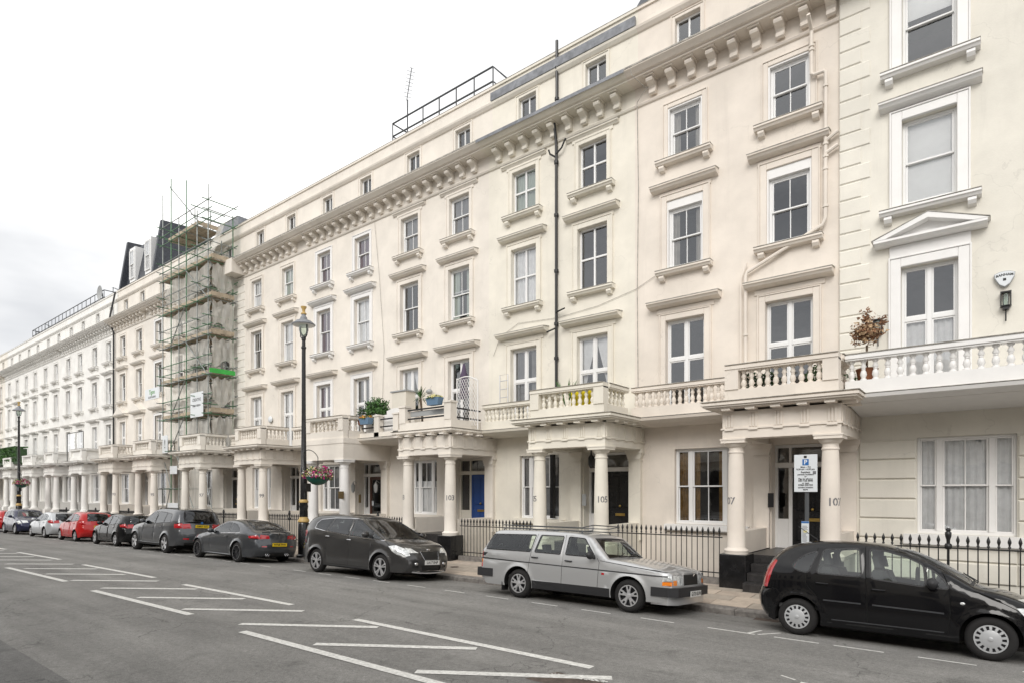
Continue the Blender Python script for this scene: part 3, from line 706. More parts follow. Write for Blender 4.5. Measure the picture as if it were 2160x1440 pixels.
def portico(h, cl, cr, m, num, kind='full', pl='gloss_black', doorx=None, zb=.74, balu=True, nb=(8, 5), cm=None, numz=True, side_m=None):
    """kind full (triglyph frieze + mutules) | plain | low"""
    cm = cm or m
    xa, xb = cl - .24, cr + .24; y0 = 13.92
    o = MB()
    o.box(xa, xb, y0, y0 + .42, 3.38, 3.62)                    # beams
    o.box(xa, xa + .42, y0 + .42, WALL, 3.38, 3.62); o.box(xb - .42, xb, y0 + .42, WALL, 3.38, 3.62)
    o.box(xa, xb, y0, WALL, 3.62, 4.0)
    if kind != 'plain':
        o.box(xa - .03, xb + .03, y0 - .03, WALL, 3.585, 3.62)
    en = o.build('portico', m, h)
    if kind == 'full' or kind == 'low':
        n = 5; gl = []
        for i in range(n):
            x = xa + .16 + (xb - xa - .32) * i / (n - 1)
            t = MB()
            for k in (-1, 0, 1): t.bbox(x + k * .062 - .022, x + k * .062 + .022, y0 - .022, y0, 3.63, 3.93, .006)
            t.box(x - .1, x + .1, y0 - .045, y0 - .031, 3.56, 3.584)
            t.build('triglyph', m, en)
            MB().box(x - .1, x + .1, y0 - .27, y0, 4.0, 4.05).build('mutule', m, en)
        for i in range(5):
            y = y0 + .16 + (2.0) * i / 4
            t = MB()
            for k in (-1, 0, 1): t.box(xb, xb + .022, y + k * .062 - .022, y + k * .062 + .022, 3.63, 3.93)
            t.box(xb + .031, xb + .045, y - .1, y + .1, 3.56, 3.584); t.build('triglyph', m, en)
            MB().box(xb, xb + .27, y - .1, y + .1, 4.0, 4.05).build('mutule', m, en)
        pr = .38 if kind == 'full' else .2; c = MB()
        for k, (e, za, zc) in enumerate(((pr - .1, 4.0 + .051, 4.08), (pr - .04, 4.08, 4.12), (pr, 4.12, 4.17), (pr - .03, 4.17, 4.2))):
            c.box(xa - e, xb + e, y0 - e, WALL, za, zc)
        cc = c.build('portico_cornice', m, en)
        MB().box(xa - pr - .01, xb + pr + .01, y0 - pr - .01, WALL, 4.201, 4.213).build('coping', 'grime', cc)
    else:
        MB().box(xa - .02, xb + .02, y0 - .02, WALL, 4.0, 4.2).build('portico_cornice', m, en)
    column(en, cl, 14.15, zb, cm); column(en, cr, 14.15, zb, cm)
    for x in (cl, cr):                                         # pilasters at the wall
        p = MB(); yb = WALL - .14
        p.box(x - .19, x + .19, yb, WALL, zb, 3.1); p.box(x - .21, x + .21, yb - .02, WALL, 3.06, 3.09)
        p.prism_y([(x - .19, 3.1), (x + .19, 3.1), (x + .25, 3.27), (x - .25, 3.27)], yb - .04, WALL); p.box(x - .27, x + .27, yb - .07, WALL, 3.27, 3.379)
        p.build('pilaster', m, en)
        gt = pz(x, 13.9)
        MB().bbox(x - .3, x + .3, 13.85, 14.45, gt - .4, zb - .003, .015).build('plinth', pl, en)
        MB().box(x - .15, x + .15, 14.43, WALL - .0, gt - .3, zb - .01).build('portico_side_base', side_m or m, en)
        MB().bbox(x - .14, x + .14, 14.36, WALL - .14, zb - .009, 1.25, .02).build('side_parapet', m, en)
    if numz and num:
        number_on_column(en, cl, 14.15, num, -1); number_on_column(en, cr, 14.15, num, 1)
    # floor slab of the porch
    MB().box(cl + .16, cr - .16, 14.46, WALL + .5, .0, .71).build('porch_floor', 'tile_black', en)
    if balu:
        balustrade(en, xa + .05, xb - .05, y0 + .03, y0 + .25, m, nb[0], solid=(balu == 'solid'))
        balustrade(en, y0 + .281, WALL - .9, xb - .27, xb - .05, m, nb[1], axis='y', p0=False, p1=False, solid=(balu == 'solid'), name='side_balustrade')
        balustrade(en, y0 + .281, WALL - .9, xa + .05, xa + .27, m, nb[1], axis='y', p0=False, p1=False, solid=(balu == 'solid'), name='side_balustrade')
    return en

def balcony(h, xa, xb, m, n=None, y0=15.35, kind='balusters', zb=4.2, soff=True):
    o = MB()
    o.prism_x([(WALL + .0, 4.0), (y0 + .1, 4.04), (y0 - .02, 4.08), (y0 - .1, 4.12), (y0 - .13, 4.19), (y0, 4.2), (WALL, 4.2)], xa, xb)
    b = o.build('balcony', m, h)
    MB().box(xa, xb, y0 - .14, y0 + .02, 4.201, 4.212).build('coping', 'grime', b)
    if kind == 'balusters':
        n = n or int((xb - xa) / .165)
        balustrade(b, xa, xb, y0 + .02, y0 + .2, m, n, p0=False, p1=False)
    return b

def steps(en, cl, cr, m='tile_black', tiles=False):
    g0 = pz((cl + cr) / 2, 13.8); n = 4; a, b = cl + .31, cr - .31
    st = MB(); rise = (.71 - g0) / n
    for i in range(n - 1): st.box(a, b, 13.62 + .29 * i, 14.5, g0 - .2 + (0 if i == 0 else .2 + rise * i + .001), g0 + rise * (i + 1))
    s = st.build('front_steps', m, en)
    if tiles:
        tw = .15; k = int((b - a) / tw)
        td = MB().bbox(-tw / 2 + .004, tw / 2 - .004, -.006, 0, .01, rise - .02, .003).data('step_tile', m)
        for i in range(n):
            y = 13.62 + .29 * i if i < n - 1 else 14.455
            for j in range(k): place('step_tile', td, (a + tw * (j + .5), y, g0 + rise * i), s)
    return s

def house(name_label, x0, x1, wins, m, num, cols, door, gf, opt, y=WALL):
    h = thing('terraced_house', name_label, 'house', ((x0 + x1) / 2, y, 0), opt.get('group', 'stucco houses of the terrace'))
    ops = []; wl_, wr_ = wins; om = opt.get
    fw3, fw2, fw1 = om('w3', 1.0), om('w2', 1.06), om('w1', 1.08)
    attic = []
    for x in wins:
        ops += [(x - fw3 / 2, x + fw3 / 2, 11.62, 13.02), (x - fw2 / 2, x + fw2 / 2, 8.47, 10.38), (x - fw1 / 2, x + fw1 / 2, 4.3, 7.0)]
        attic.append((x - .37, x + .37, 14.5, 15.62))
    ops.append((gf[0], gf[1], 1.26, 3.36))
    dx0, dx1 = cols[0] + .22, min(cols[1] - .08, x1 - .06)
    if door: ops.append((dx0, dx1, .0, 3.36, .45))
    zt = 14.0
    wall_with_openings(x0, x1, -2.8, zt, y, ops).build('wall', m, h, fix=False)
    # attic storey set just behind the main cornice
    am = om('attic_m', m)
    wall_with_openings(x0, x1, 13.9, 16.45, y + .2, attic, .14).build('attic_wall', am, h, fix=False)
    mo = MB(); yy = y + .2
    mo.prism_x([(yy, 15.76), (yy - .05, 15.78), (yy - .12, 15.86), (yy - .14, 15.92), (yy, 15.96)], x0, x1)
    mo.box(x0, x1, yy - .05, yy + .3, 16.45, 16.53)
    mo.build('attic_cornice', am, h)
    MB().box(x0, x1, yy - .06, yy + .31, 16.531, 16.545).build('coping', 'grime', h)
    for x in wins:
        architrave(h, x, 14.3, 15.62, .74, am, y=yy, aw=.09, pr=.025)
    MB().quad((x0, yy + .3, 16.5), (x1, yy + .3, 16.5), (x1, 27, 16.6), (x0, 27, 16.6)).build('roof', 'lead', h, fix=False)
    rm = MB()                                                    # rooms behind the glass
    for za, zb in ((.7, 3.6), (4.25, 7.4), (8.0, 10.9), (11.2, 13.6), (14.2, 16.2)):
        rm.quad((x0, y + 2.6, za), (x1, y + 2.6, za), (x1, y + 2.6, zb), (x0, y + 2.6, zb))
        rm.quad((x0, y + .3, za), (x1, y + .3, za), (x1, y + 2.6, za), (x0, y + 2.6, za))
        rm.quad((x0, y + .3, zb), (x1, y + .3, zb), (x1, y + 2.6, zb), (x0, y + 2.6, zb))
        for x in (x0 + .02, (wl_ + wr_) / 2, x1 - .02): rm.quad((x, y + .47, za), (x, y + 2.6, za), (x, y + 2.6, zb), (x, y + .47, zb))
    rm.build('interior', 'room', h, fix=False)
    # main cornice
    co = MB()
    co.prism_x([(y, 13.40), (y - .05, 13.42), (y - .08, 13.47), (y - .05, 13.5), (y, 13.51)], x0, x1)
    co.prism_x([(y, 13.99), (y - .48, 13.99), (y - .48, 14.04), (y - .56, 14.05), (y - .62, 14.10), (y - .7, 14.16), (y - .7, 14.21), (y + .2, 14.27), (y + .2, 13.99)], x0, x1)
    cc = co.build('cornice', m, h)
    lf = om('leadcap')
    MB().prism_x([(y + .19, 14.30), (y - .715, 14.235), (y - .715, 14.19 if not lf else 14.13), (y - .705, 14.19 if not lf else 14.13), (y - .705, 14.215), (y + .19, 14.275)], x0, x1).build('lead_gutter_edge', 'lead' if lf else 'grime', cc)
    if m not in _corb: _corb[m] = corbel_mesh(m)
    k = math.ceil((-5.33 - x1 + .1) / .577)
    while -5.33 - .577 * k > x0 + .1:
        place('corbel', _corb[m], (-5.33 - .577 * k, y, 13.57), cc); k += 1
    # windows
    c3, c2, c1 = om('c3', ('drape', 'drape')), om('c2', ('drape', 'drape')), om('c1', ('net', 'net'))
    sm = om('sur'); wm = om('wm', 'upvc')
    am_ = om('arch_m', m)
    for i, x in enumerate(wins):
        s3, s2 = fw3, fw2
        if sm:
            inner_surround(h, x, 11.62, 13.02, fw3, sm); inner_surround(h, x, 8.47, 10.38, fw2, sm, head=om('head', 0.))
            window(h, x, 11.62, 12.975, fw3 - .09, om('st3', 'sash'), y + .1, wm, c3[i]); window(h, x, 8.47, 10.335 - om('head', 0.), fw2 - .09, om('st2', 'sash'), y + .1, wm, c2[i])
        else:
            window(h, x, 11.62, 13.02, fw3, om('st3', 'sash'), y + .13, wm, c3[i]); window(h, x, 8.47, 10.38, fw2, om('st2', 'sash'), y + .13, wm, c2[i], lift=om('lift', (0, 0))[i])
        window(h, x, 4.3, 7.0, fw1, 'cross', y + .13, wm, c1[i])
        window(h, x, 14.5, 15.62, .74, 'small', y + .32, wm, 'none')
        architrave(h, x, 11.5, 13.02, fw3, am_, y=y, aw=.12, pr=.03); architrave(h, x, 8.36, 10.38, fw2, am_, y=y); architrave(h, x, 4.3, 7.0, fw1, am_, y=y)
        sill(h, x, 11.52, .8, am_, y); sill(h, x, 8.4, .8, am_, y)
        hood(h, x, 10.86, .95, am_, y)
        hood(h, x, 7.55, 1.03, m, y, pr=.33)
        if om('hood3'): hood(h, x, 13.38, .93, m, y, pr=.12, th=.1)
        if om('ped') :
            MB().prism_y([(x - 1.0, 7.5), (x + 1.0, 7.5), (x, 8.0)], y - .32, y - .0).build('pediment', m, h)
    window(h, (gf[0] + gf[1]) / 2, 1.26, 3.36, gf[1] - gf[0], om('gfst', 'tri'), y + .12, wm, om('cg', 'drape'))
    MB().prism_x([(y, 1.26), (y - .16, 1.25), (y - .16, 1.1), (y - .1, 1.06), (y, 1.06)], gf[0] - .25, gf[1] + .25).build('sill', om('gfsill', m), h)
    if door: door_set(h, dx0, dx1, door, y=y + .3)
    return h

def railing(label, xa, xb, y=14.22, step=.135, group='iron railings along the basement areas', gate=False, pos='spear'):
    zb0 = pz(xa, y); t = thing('iron_railing', label, 'railing', ((xa + xb) / 2, y, pz((xa + xb) / 2, y)), group)
    hgt = 1.27
    MB().prism_y([(xa, pz(xa, y) - .2), (xb, pz(xb, y) - .2), (xb, pz(xb, y) + .14), (xa, pz(xa, y) + .14)], y - .1, y + .1).build('kerb_plinth', 'kerb', t)
    r = MB()
    for zz in (.26, hgt - .17):
        r.prism_y([(xa, pz(xa, y) + zz - .012), (xb, pz(xb, y) + zz - .012), (xb, pz(xb, y) + zz + .012), (xa, pz(xa, y) + zz + .012)], y - .018, y + .018)
    r.build('rail', 'iron', t)
    n = int((xb - xa) / step)
    if not hasattr(railing, 'd'):
        q = MB().lathe([(.0105, .13), (.0105, hgt - .14), (.022, hgt - .135), (.024, hgt - .11), (.013, hgt - .1), (.02, hgt - .06), (.03, hgt - .03), (.027, hgt), (.004, hgt + .07)], (0, 0, 0), 8)
        railing.d = q.data('railing_bar', 'iron', True, auto=50)
        q = MB().lathe([(.022, .0), (.022, hgt - .2), (.05, hgt - .19), (.065, hgt - .14), (.05, hgt - .09), (.03, hgt - .08), (.03, hgt - .02), (.05, hgt + .05), (.055, hgt + .12), (.03, hgt + .15), (.05, hgt + .17), (.02, hgt + .21)], (0, 0, 0), 10)
        railing.p = q.data('railing_post', 'iron', True, auto=50)
    for i in range(n + 1):
        x = xa + (xb - xa) * (i + .5) / (n + 1)
        place('railing_bar', railing.d, (x, y, pz(x, y)), t)
    if n > 24 or xb < -15:
        x = xa + (xb - xa) * (.5 if n < 30 else .28); place('railing_post', railing.p, (x + .067, y, pz(x, y)), t)
    return t
# ------------------------------------------------------------------ the terrace
GRP = 'stucco houses of the terrace'
# --- 109, pale yellow, far right, with quoins and channelled ground floor
def quoins(h, xl, m, y, z0, z1, long=.64, short=.46, hh=.3925):
    k = 0; z = z0
    dl = MB().bbox(0, long, -.026, 0, .012, hh - .012, .02).data('quoin', m); ds = MB().bbox(0, short, -.026, 0, .012, hh - .012, .02).data('quoin', m)
    while z < z1:
        place('quoin', dl if k % 2 else ds, (xl, y, z), h); z += hh; k += 1
y9 = 16.12
h = thing('terraced_house', 'pale yellow house with a pediment over its white balcony window, rightmost of the terrace', 'house', (0, y9, 0), GRP)
w9 = (-1.09, 1.75)
ops = [(-1.31, .40, 1.24, 3.37, .12)]
for x in w9: ops += [(x - .5, x + .5, 11.72, 13.5), (x - .5, x + .5, 8.6, 10.5), (x - .52, x + .52, 4.3, 7.2)]
m9 = 'stucco_pale'
wall_with_openings(-2.85, 3.2, -2.8, 14.0, y9, ops).build('wall', m9, h, fix=False)
MB().box(-2.85, 3.2, y9 - .6, y9 + .3, 14.0, 14.3).build('cornice', m9, h)
MB().quad((-2.85, y9, -2.8), (-2.85, y9 + .3, -2.8), (-2.85, y9 + .3, 14), (-2.85, y9, 14)).build('party_edge', m9, h, fix=False)
wall_with_openings(-2.85, 3.2, 14.3, 16.9, y9 + .3, [(x - .37, x + .37, 14.6, 15.7) for x in w9]).build('attic_wall', m9, h, fix=False)
MB().box(-2.85, 3.2, y9 + .3, 27, 16.9, 17).build('roof', 'lead', h)
rm = MB()
for za, zb in ((.7, 3.6), (4.25, 7.5), (8.0, 10.9), (11.2, 13.8), (14.4, 16.2)):
    rm.quad((-2.8, y9 + 2.6, za), (3.2, y9 + 2.6, za), (3.2, y9 + 2.6, zb), (-2.8, y9 + 2.6, zb)); rm.quad((-2.8, y9 + .3, za), (3.2, y9 + .3, za), (3.2, y9 + 2.6, za), (-2.8, y9 + 2.6, za)); rm.quad((-2.8, y9 + .3, zb), (3.2, y9 + .3, zb), (3.2, y9 + 2.6, zb), (-2.8, y9 + 2.6, zb))
    for x in (-2.8, .6, 3.15): rm.quad((x, y9 + .5, za), (x, y9 + 2.6, za), (x, y9 + 2.6, zb), (x, y9 + .5, zb))
rm.build('interior', 'room', h, fix=False)
quoins(h, -2.85, m9, y9, 4.32, 13.6)
for i in range(7):                                             # channelled courses either side of the ground floor window
    za = 1.56 + .445 * (i - 3); zb = za + .445
    for a, b in ((-2.43, -1.33), (.42, 3.2)):
        MB().bbox(a, b, y9 - .045, y9, za + .014, zb - .014, .02).build('stone_course', m9, h)
    if zb < 1.2: MB().bbox(-1.3, .4, y9 - .045, y9, za + .014, zb - .014, .02).build('stone_course', m9, h)
for x, c in zip(w9, ('net2', 'net2')):
    window(h, x, 4.3, 7.2, 1.04, 'cross', y9 + .12, 'upvc', c)
    window(h, x, 8.6, 10.5, 1.0, 'sash1', y9 + .12, 'upvc', 'blind'); window(h, x, 11.72, 13.5, 1.0, 'sash1', y9 + .12, 'upvc', 'blindhalf')
    for z0, z1, w in ((4.2, 7.2, 1.04), (8.5, 10.5, 1.0), (11.6, 13.5, 1.0)): architrave(h, x, z0, z1, w, 'white', y=y9, aw=.2, pr=.07)
    sill(h, x, 8.5, .92, 'white', y9); sill(h, x, 11.62, .9, 'white', y9); hood(h, x, 10.98, .93, 'white', y9, pr=.26)
    MB().bbox(x - .74, x + .74, y9 - .05, y9, 7.43, 7.7, .01).build('hood_frieze', 'white', h)
    p = MB(); yy = y9
    p.prism_x([(yy, 7.70), (yy - .22, 7.71), (yy - .3, 7.76), (yy - .3, 7.81), (yy, 7.84)], x - 1.02, x + 1.02)
    p.prism_y([(x - .85, 7.845), (x + .85, 7.845), (x, 8.12)], yy - .06, yy)
    for s in (-1, 1):
        p.prism_y([(x + s * 1.05, 7.815), (x + s * .8, 7.818), (x, 8.10), (x, 8.22)], yy - .3, yy)
    po = p.build('pediment', 'white', h)
    q = MB()
    for s in (-1, 1): q.prism_y([(x + s * 1.065, 7.822), (x + s * 1.065, 7.836), (x, 8.24), (x, 8.224)], yy - .312, yy)
    q.build('lead_flashing', 'grime', po)
wf = window(h, -.455, 1.24, 3.37, 1.71, 'tri', y9 + .08, 'white', 'net')
MB().prism_x([(y9, 1.24), (y9 - .16, 1.23), (y9 - .16, 1.02), (y9 - .1, .98), (y9, .98)], -1.55, .62).build('sill', 'white', h)
bb = balcony(h, -2.44, 3.2, 'white', y0=14.4, n=26)
MB().prism_x([(14.55, 4.03), (y9, 3.9), (y9, 3.95), (14.55, 4.039)], -2.4, 3.2).build('balcony_soffit', 'white', bb)

HOUSES = {}
# --- 107
h = HOUSES[107] = house('pinkish cream house with white sash surrounds beside the black steps, second from the right', -8.25, -2.86, (-6.72, -4.0), 'stucco_pink', '107', (-4.63, -2.67), 'dark', (-7.02, -5.2),
    dict(sur='white', head=.2, st3='sash', c3=('drape', 'none'), c2=('drape', 'none'), c1=('none', 'none'), cg='drape_gold', gfsill='white', leadcap=False, w1=1.12))
en = portico(h, -4.63, -2.67, 'stucco_pink', '107', nb=(10, 5), side_m='gloss_black'); steps(en, -4.63, -2.67, tiles=True)
balcony(h, -7.5, -4.9, 'stucco_pink')
pp = MB()                                                       # painted soil pipes by the party wall
pp.tube([(-3.45, 15.75, 13.6), (-3.45, 16.08, 13.4), (-3.45, 16.08, 12.35), (-3.4, 16.08, 12.3), (-3.18, 16.08, 12.3), (-3.14, 16.08, 12.25), (-3.14, 16.08, 8.75), (-3.2, 16.08, 8.6), (-4.98, 16.08, 7.85), (-5.02, 16.08, 7.75), (-5.02, 16.08, 5.1)], .045, 8)
pp.tube([(-3.14, 16.08, 10.6), (-2.87, 16.08, 10.75)], .045, 8); pp.tube([(-3.14, 16.08, 10.3), (-2.87, 16.08, 10.42)], .045, 8); pp.tube([(-5.15, 16.1, 5.1), (-5.15, 16.1, 7.7), (-5.0, 16.1, 8.1)], .03, 6)
for z in (13.0, 12.9, 11.9, 10.85, 10.5, 10.2, 9.9, 9.0, 6.2): pp.lathe([(.065, z), (.065, z + .05)], (-3.45 if z > 12.4 else (-3.14 if z > 8 else -5.02), 16.08, 0), 10)
pp.build('drain_pipe', 'stucco_pink', h, True)
# --- 105
h = HOUSES[105] = house('yellowish cream house with a tall black drainpipe between its windows, third from the right', -13.93, -8.25, (-12.38, -9.7), 'stucco_yellow', '105', (-10.23, -8.20), 'black', (-12.55, -10.95),
    dict(st3='bars', st2='bars', c3=('full_green', 'none'), c2=('net', 'none'), c1=('drape_grey', 'tied'), cg='full_grey', leadcap=True, hood3=True, w1=1.1, gfst='tri'))
en = portico(h, -10.23, -8.20, 'stucco_yellow', '105', nb=(9, 5), pl='stucco_yellow')
balcony(h, -13.5, -10.5, 'stucco_yellow'); balcony(h, -7.93, -7.5, 'stucco_pink', n=2)
pb = MB()
pb.tube([(-11.0, 16.12, 5.1), (-11.0, 16.12, 13.3), (-11.0, 16.08, 13.6), (-11.0, 16.0, 13.95)], .048, 8)
pb.tube([(-11.12, 16.33, 14.25), (-11.12, 16.33, 16.85)], .05, 8)
pb.tube([(-11.0, 16.1, 13.0), (-10.75, 16.05, 13.1), (-10.6, 16.05, 13.35)], .03, 6); pb.tube([(-11.0, 16.1, 12.9), (-11.2, 16.05, 13.05), (-11.25, 16.05, 13.2)], .03, 6)
pb.tube([(-11.0, 16.08, 7.9), (-10.6, 16.0, 7.95)], .025, 6); pb.tube([(-11.0, 16.08, 7.4), (-11.3, 16.0, 7.3)], .025, 6)
for z in (6.4, 7.5, 9.2, 11, 12.7, 14.9, 15.9): pb.lathe([(.075, z), (.075, z + .09)], (-11.0 if z < 14 else -11.12, 16.12 if z < 14 else 16.33, 0), 10)
pb.build('drain_pipe', 'iron', h, True)
MB().box(-13.93, -8.3, 16.27, 16.36, 15.97, 16.25).build('lead_roof_edge', 'lead', h)
MB().box(-13.93, -8.3, 17.6, 17.8, 16.5, 17.05).build('rear_parapet', 'stucco_yellow', h); 
MB().prism_x([(16.35, 16.55), (17.3, 17.9), (17.6, 17.9), (17.6, 16.5)], -8.28, -2.88).build('mansard_roof', 'slate', HOUSES[107])
MB().box(-11.2, -11.08, 16.05, 16.19, 1.3, 3.36).build('drain_pipe', 'gloss_black', h)
# --- 103
h = HOUSES[103] = house('ivory house with a royal blue front door, between the cream house and the white-columned house', -19.65, -13.93, (-18.08, -15.38), 'stucco_ivory', '103', (-15.86, -13.83), 'blue', (-17.95, -16.55),
    dict(wm='upvc', c3=('full_grey', 'full_grey'), c2=('none', 'drape_green'), c1=('tied', 'none'), cg='nethalf', hood3=True, lift=(0, .12), gfst='tri'))
en = portico(h, -15.86, -13.83, 'stucco_ivory', '103', kind='low', balu=False)
# solid parapet with iron bars
p = MB(); y0 = 13.95
p.box(-16.08, -13.6, y0, y0 + .22, 4.2, 4.5); p.box(-13.82, -13.6, y0 + .22, WALL - .8, 4.2, 4.5); p.box(-16.08, -15.86, y0 + .22, WALL - 1.2, 4.2, 4.5)
for a, b in ((-16.08, -15.78), (-13.9, -13.6)): p.box(a, b, y0 - .02, y0 + .26, 4.5, 5.04); p.box(a - .03, b + .03, y0 - .05, y0 + .29, 5.04, 5.1)
pa = p.build('parapet', 'stucco_ivory', en)
p = MB()
for z in (4.62, 4.92): p.box(-15.78, -13.9, y0 + .1, y0 + .14, z, z + .05); p.box(-13.74, -13.7, y0 + .26, 15.5, z - .05, z)
p.build('parapet_rail', 'iron', pa)
MB().box(-15.7, -13.95, y0 + .16, y0 + .19, 4.72, 4.9).build('parapet_board', 'sign_grey', pa)
bal = balcony(h, -19.3, -16.12, 'stucco_ivory', y0=14.7, kind='none')
p = MB()
for x in (-18.3, -17.2, -16.3): p.box(x - .14, x + .14, 14.72, 14.95, 4.21, 5.0); p.box(x - .17, x + .17, 14.69, 14.98, 5.0, 5.06)
p.box(-19.3, -16.12, 14.72, 14.9, 4.21, 4.4); p.build('balcony_pier', 'stucco_ivory', bal)
p = MB()
for z in (4.58, 4.86): p.box(-19.3, -16.12, 14.8, 14.84, z, z + .05)
p.build('balcony_rail', 'iron', bal)
for i in range(22):
    x = -19.25 + .095 * i
    if -16.2 > x: MB().bbox(x, x + .09, 14.99, 15.01, 4.35, 5.12 + .05 * math.sin(i * .45) + (.12 if i > 12 else 0), .003).build('fence_board', 'white', bal)
# --- 101
h = HOUSES[101] = house('ivory house with white window surrounds, white columns and a glazed brown door', -25.45, -19.65, (-23.85, -21.08), 'stucco_ivory', '101', (-21.56, -19.48), 'glass', (-24.1, -22.4),
    dict(arch_m='white', c3=('full_purple', 'full_purple'), c2=('full_purple', 'net'), c1=('full_purple', 'full_grey'), cg='full_grey', attic_m='stucco_ivory'))
en = portico(h, -21.56, -19.48, 'stucco_ivory', None, kind='plain', nb=(7, 4), cm='white')
MB().box(-19.62, -19.28, 13.955, 13.97, 1.88, 2.16).build('nameplate', 'brass_dull', en)
# --- 99
h = HOUSES[99] = house('ivory end house with a quoined corner strip, right of the scaffolded house', -31.75, -25.45, (-29.75, -26.85), 'stucco_ivory', '99', (-27.33, -25.44), 'black', (-30.2, -28.4),
    dict(arch_m='stucco_ivory', c3=('net', 'full_green'), c2=('drape', 'net'), c1=('net', 'net'), cg='net'))
quoins(h, -31.75, 'stucco_cream', WALL, 4.4, 13.3, .82, .82)
MB().box(-31.78, -30.9, 15.45, WALL, 13.52, 14.25).build('cornice_return', 'stucco_ivory', h)
en = portico(h, -27.33, -25.44, 'stucco_ivory', '99', nb=(8, 6)); balcony(h, -25.1, -21.85, 'stucco_ivory')
balcony(h, -30.9, -27.6, 'stucco_ivory')
# --- 97 / 95 / 93
h = HOUSES[97] = house('cream house wrapped in green and grey scaffolding', -37.3, -31.75, (-35.7, -33.05), 'stucco_cream', '97', (-33.22, -31.23), 'dark', (-36.3, -34.6), dict(c3=('none', 'none'), c2=('none', 'none'), c1=('net', 'net'), cg='none'))
portico(h, -33.22, -31.23, 'stucco_cream', '97', nb=(8, 6))
h = HOUSES[95] = house('peach-cream house with one white-framed window, left of the scaffolding', -43.4, -37.3, (-41.8, -38.8), 'stucco_peach', '95', (-39.44, -37.21), 'black', (-42.4, -40.7), dict(ped=True, c3=('none', 'none'), c2=('none', 'none'), c1=('net', 'net')))
portico(h, -39.44, -37.21, 'stucco_peach', '95', nb=(8, 6)); balcony(h, -42.8, -39.8, 'stucco_peach')
for z0, z1, w in ((4.3, 7.0, 1.08), (8.3, 10.38, 1.06), (11.5, 13.02, 1.0)): architrave(h, -41.8, z0, z1, w, 'white', aw=.13, pr=.062)
h = HOUSES[93] = house('peach-cream house with pediments and a black downpipe, at the right end of the white block', -49.5, -43.4, (-47.9, -45.0), 'stucco_peach', '93', (-45.10, -43.04), 'black', (-48.5, -46.8), dict(ped=True, c3=('none', 'none'), c2=('none', 'drape'), c1=('net', 'net')))
portico(h, -45.10, -43.04, 'stucco_peach', '93', nb=(8, 6)); balcony(h, -48.5, -45.4, 'stucco_peach', n=14)
MB().tube([(-49.3, 16.08, 1), (-49.3, 16.08, 13.5), (-49.35, 15.8, 14.2), (-49.35, 16.2, 16.4)], .06, 8).build('drain_pipe', 'iron', h, True)
# dark slate mansard on 93 and 95, with party upstands and two dormers
for k, (a, b) in ((93, (-49.4, -43.6)),):
    hh = HOUSES[k]
    MB().prism_x([(16.75, 16.55), (17.35, 19.7), (18.2, 20.0), (20, 20.0), (20, 16.55)], a + .25, b - .002).build('mansard_roof', 'slate', hh)
    for x in (a, b):
        MB().prism_x([(16.4, 16.5), (16.95, 20.2), (20, 20.4), (20, 16.5)], x - .001, x + .24).build('party_upstand', 'slate', hh)
    for x in ((-47.6, -44.9) if k == 93 else (-41.2,)):
        d = MB().box(x - .5, x + .5, 16.7, 18, 16.9, 19.3).build('dormer', 'upvc', hh)
        window(hh, x, 17.1, 19.1, .8, 'sash', 16.62, 'upvc', 'none')
# --- the white block, and the cream houses beyond
WH = [(-55.2, -49.5, (-53.5, -50.6), (-50.96, -48.74), 'bright white house next to the black downpipe, with a glass balcony screen'),
      (-61.3, -55.2, (-59.7, -56.8), (-56.92, -54.94), 'white house behind the far street lamp hanging basket, second of the white block'),
      (-67.5, -61.3, (-65.9, -62.95), (-63.03, -60.58), 'white house in the middle of the far white block'),
      (-73.6, -67.5, (-72.0, -69.1), (-69.24, -67.01), 'white house with the long green hedge on its balcony, fourth of the white block'),
      (-79.8, -73.6, (-78.1, -75.2), (-75.4, -73.2), 'last house of the white block, at the left edge of the picture')]
for i, (a, b, wi, co, lab) in enumerate(WH):
    h = HOUSES[91 - 2 * i] = house(lab, a, b, wi, 'stucco_white', None, co, 'black', (wi[0] - .8, wi[0] + .8), dict(c3=('none', 'blindhalf'), c2=('none', 'none'), c1=('net', 'none')))
    portico(h, co[0], co[1], 'stucco_white', None, nb=(7, 4), pl='stucco_white', balu='solid' if i in (0, 1) else True); balcony(h, wi[0] - 1.3, co[0] - .35, 'stucco_white', n=12)
for i, (a, b, wi, co, lab) in enumerate([(-86, -79.8, (-84.3, -81.5), (-82, -79.8), 'cream house beyond the white block, only its edge in the picture')]):
    h = house(lab, a, b, wi, 'stucco_cream', None, co, 'black', (wi[0] - .8, wi[0] + .8), dict())
    portico(h, co[0], co[1], 'stucco_cream', None, nb=(7, 4), balu=True)

# side end of the block so it is closed
# iron railings along the areas
railing('spiked black railing with a ball-topped post behind the black hatchback', -2.25, 3.2, step=.152)
railing('black railing between the black pedestals behind the silver estate bonnet', -7.8, -4.98)
railing('black railing and gate right of the pillar numbered 103', -13.45, -10.55)
railing('black railing left of the pillar numbered 103, behind the people carrier', -19.1, -16.2)
railing('black railing behind the near lamp post foot', -25.1, -21.9)
railing('black railing behind the grey coupe, left of the near lamp post', -30.9, -27.65)
railing('black railing behind the grey off-roader, under the scaffold', -36.9, -33.55)
railing('black railing behind the black hatchback at the left, between two porticos', -42.7, -39.75)
railing('black railing behind the red hatchback, by the downpipe house', -48.4, -45.4)
railing('black railing behind the light silver hatchback, in front of the white block', -54.6, -51.3)
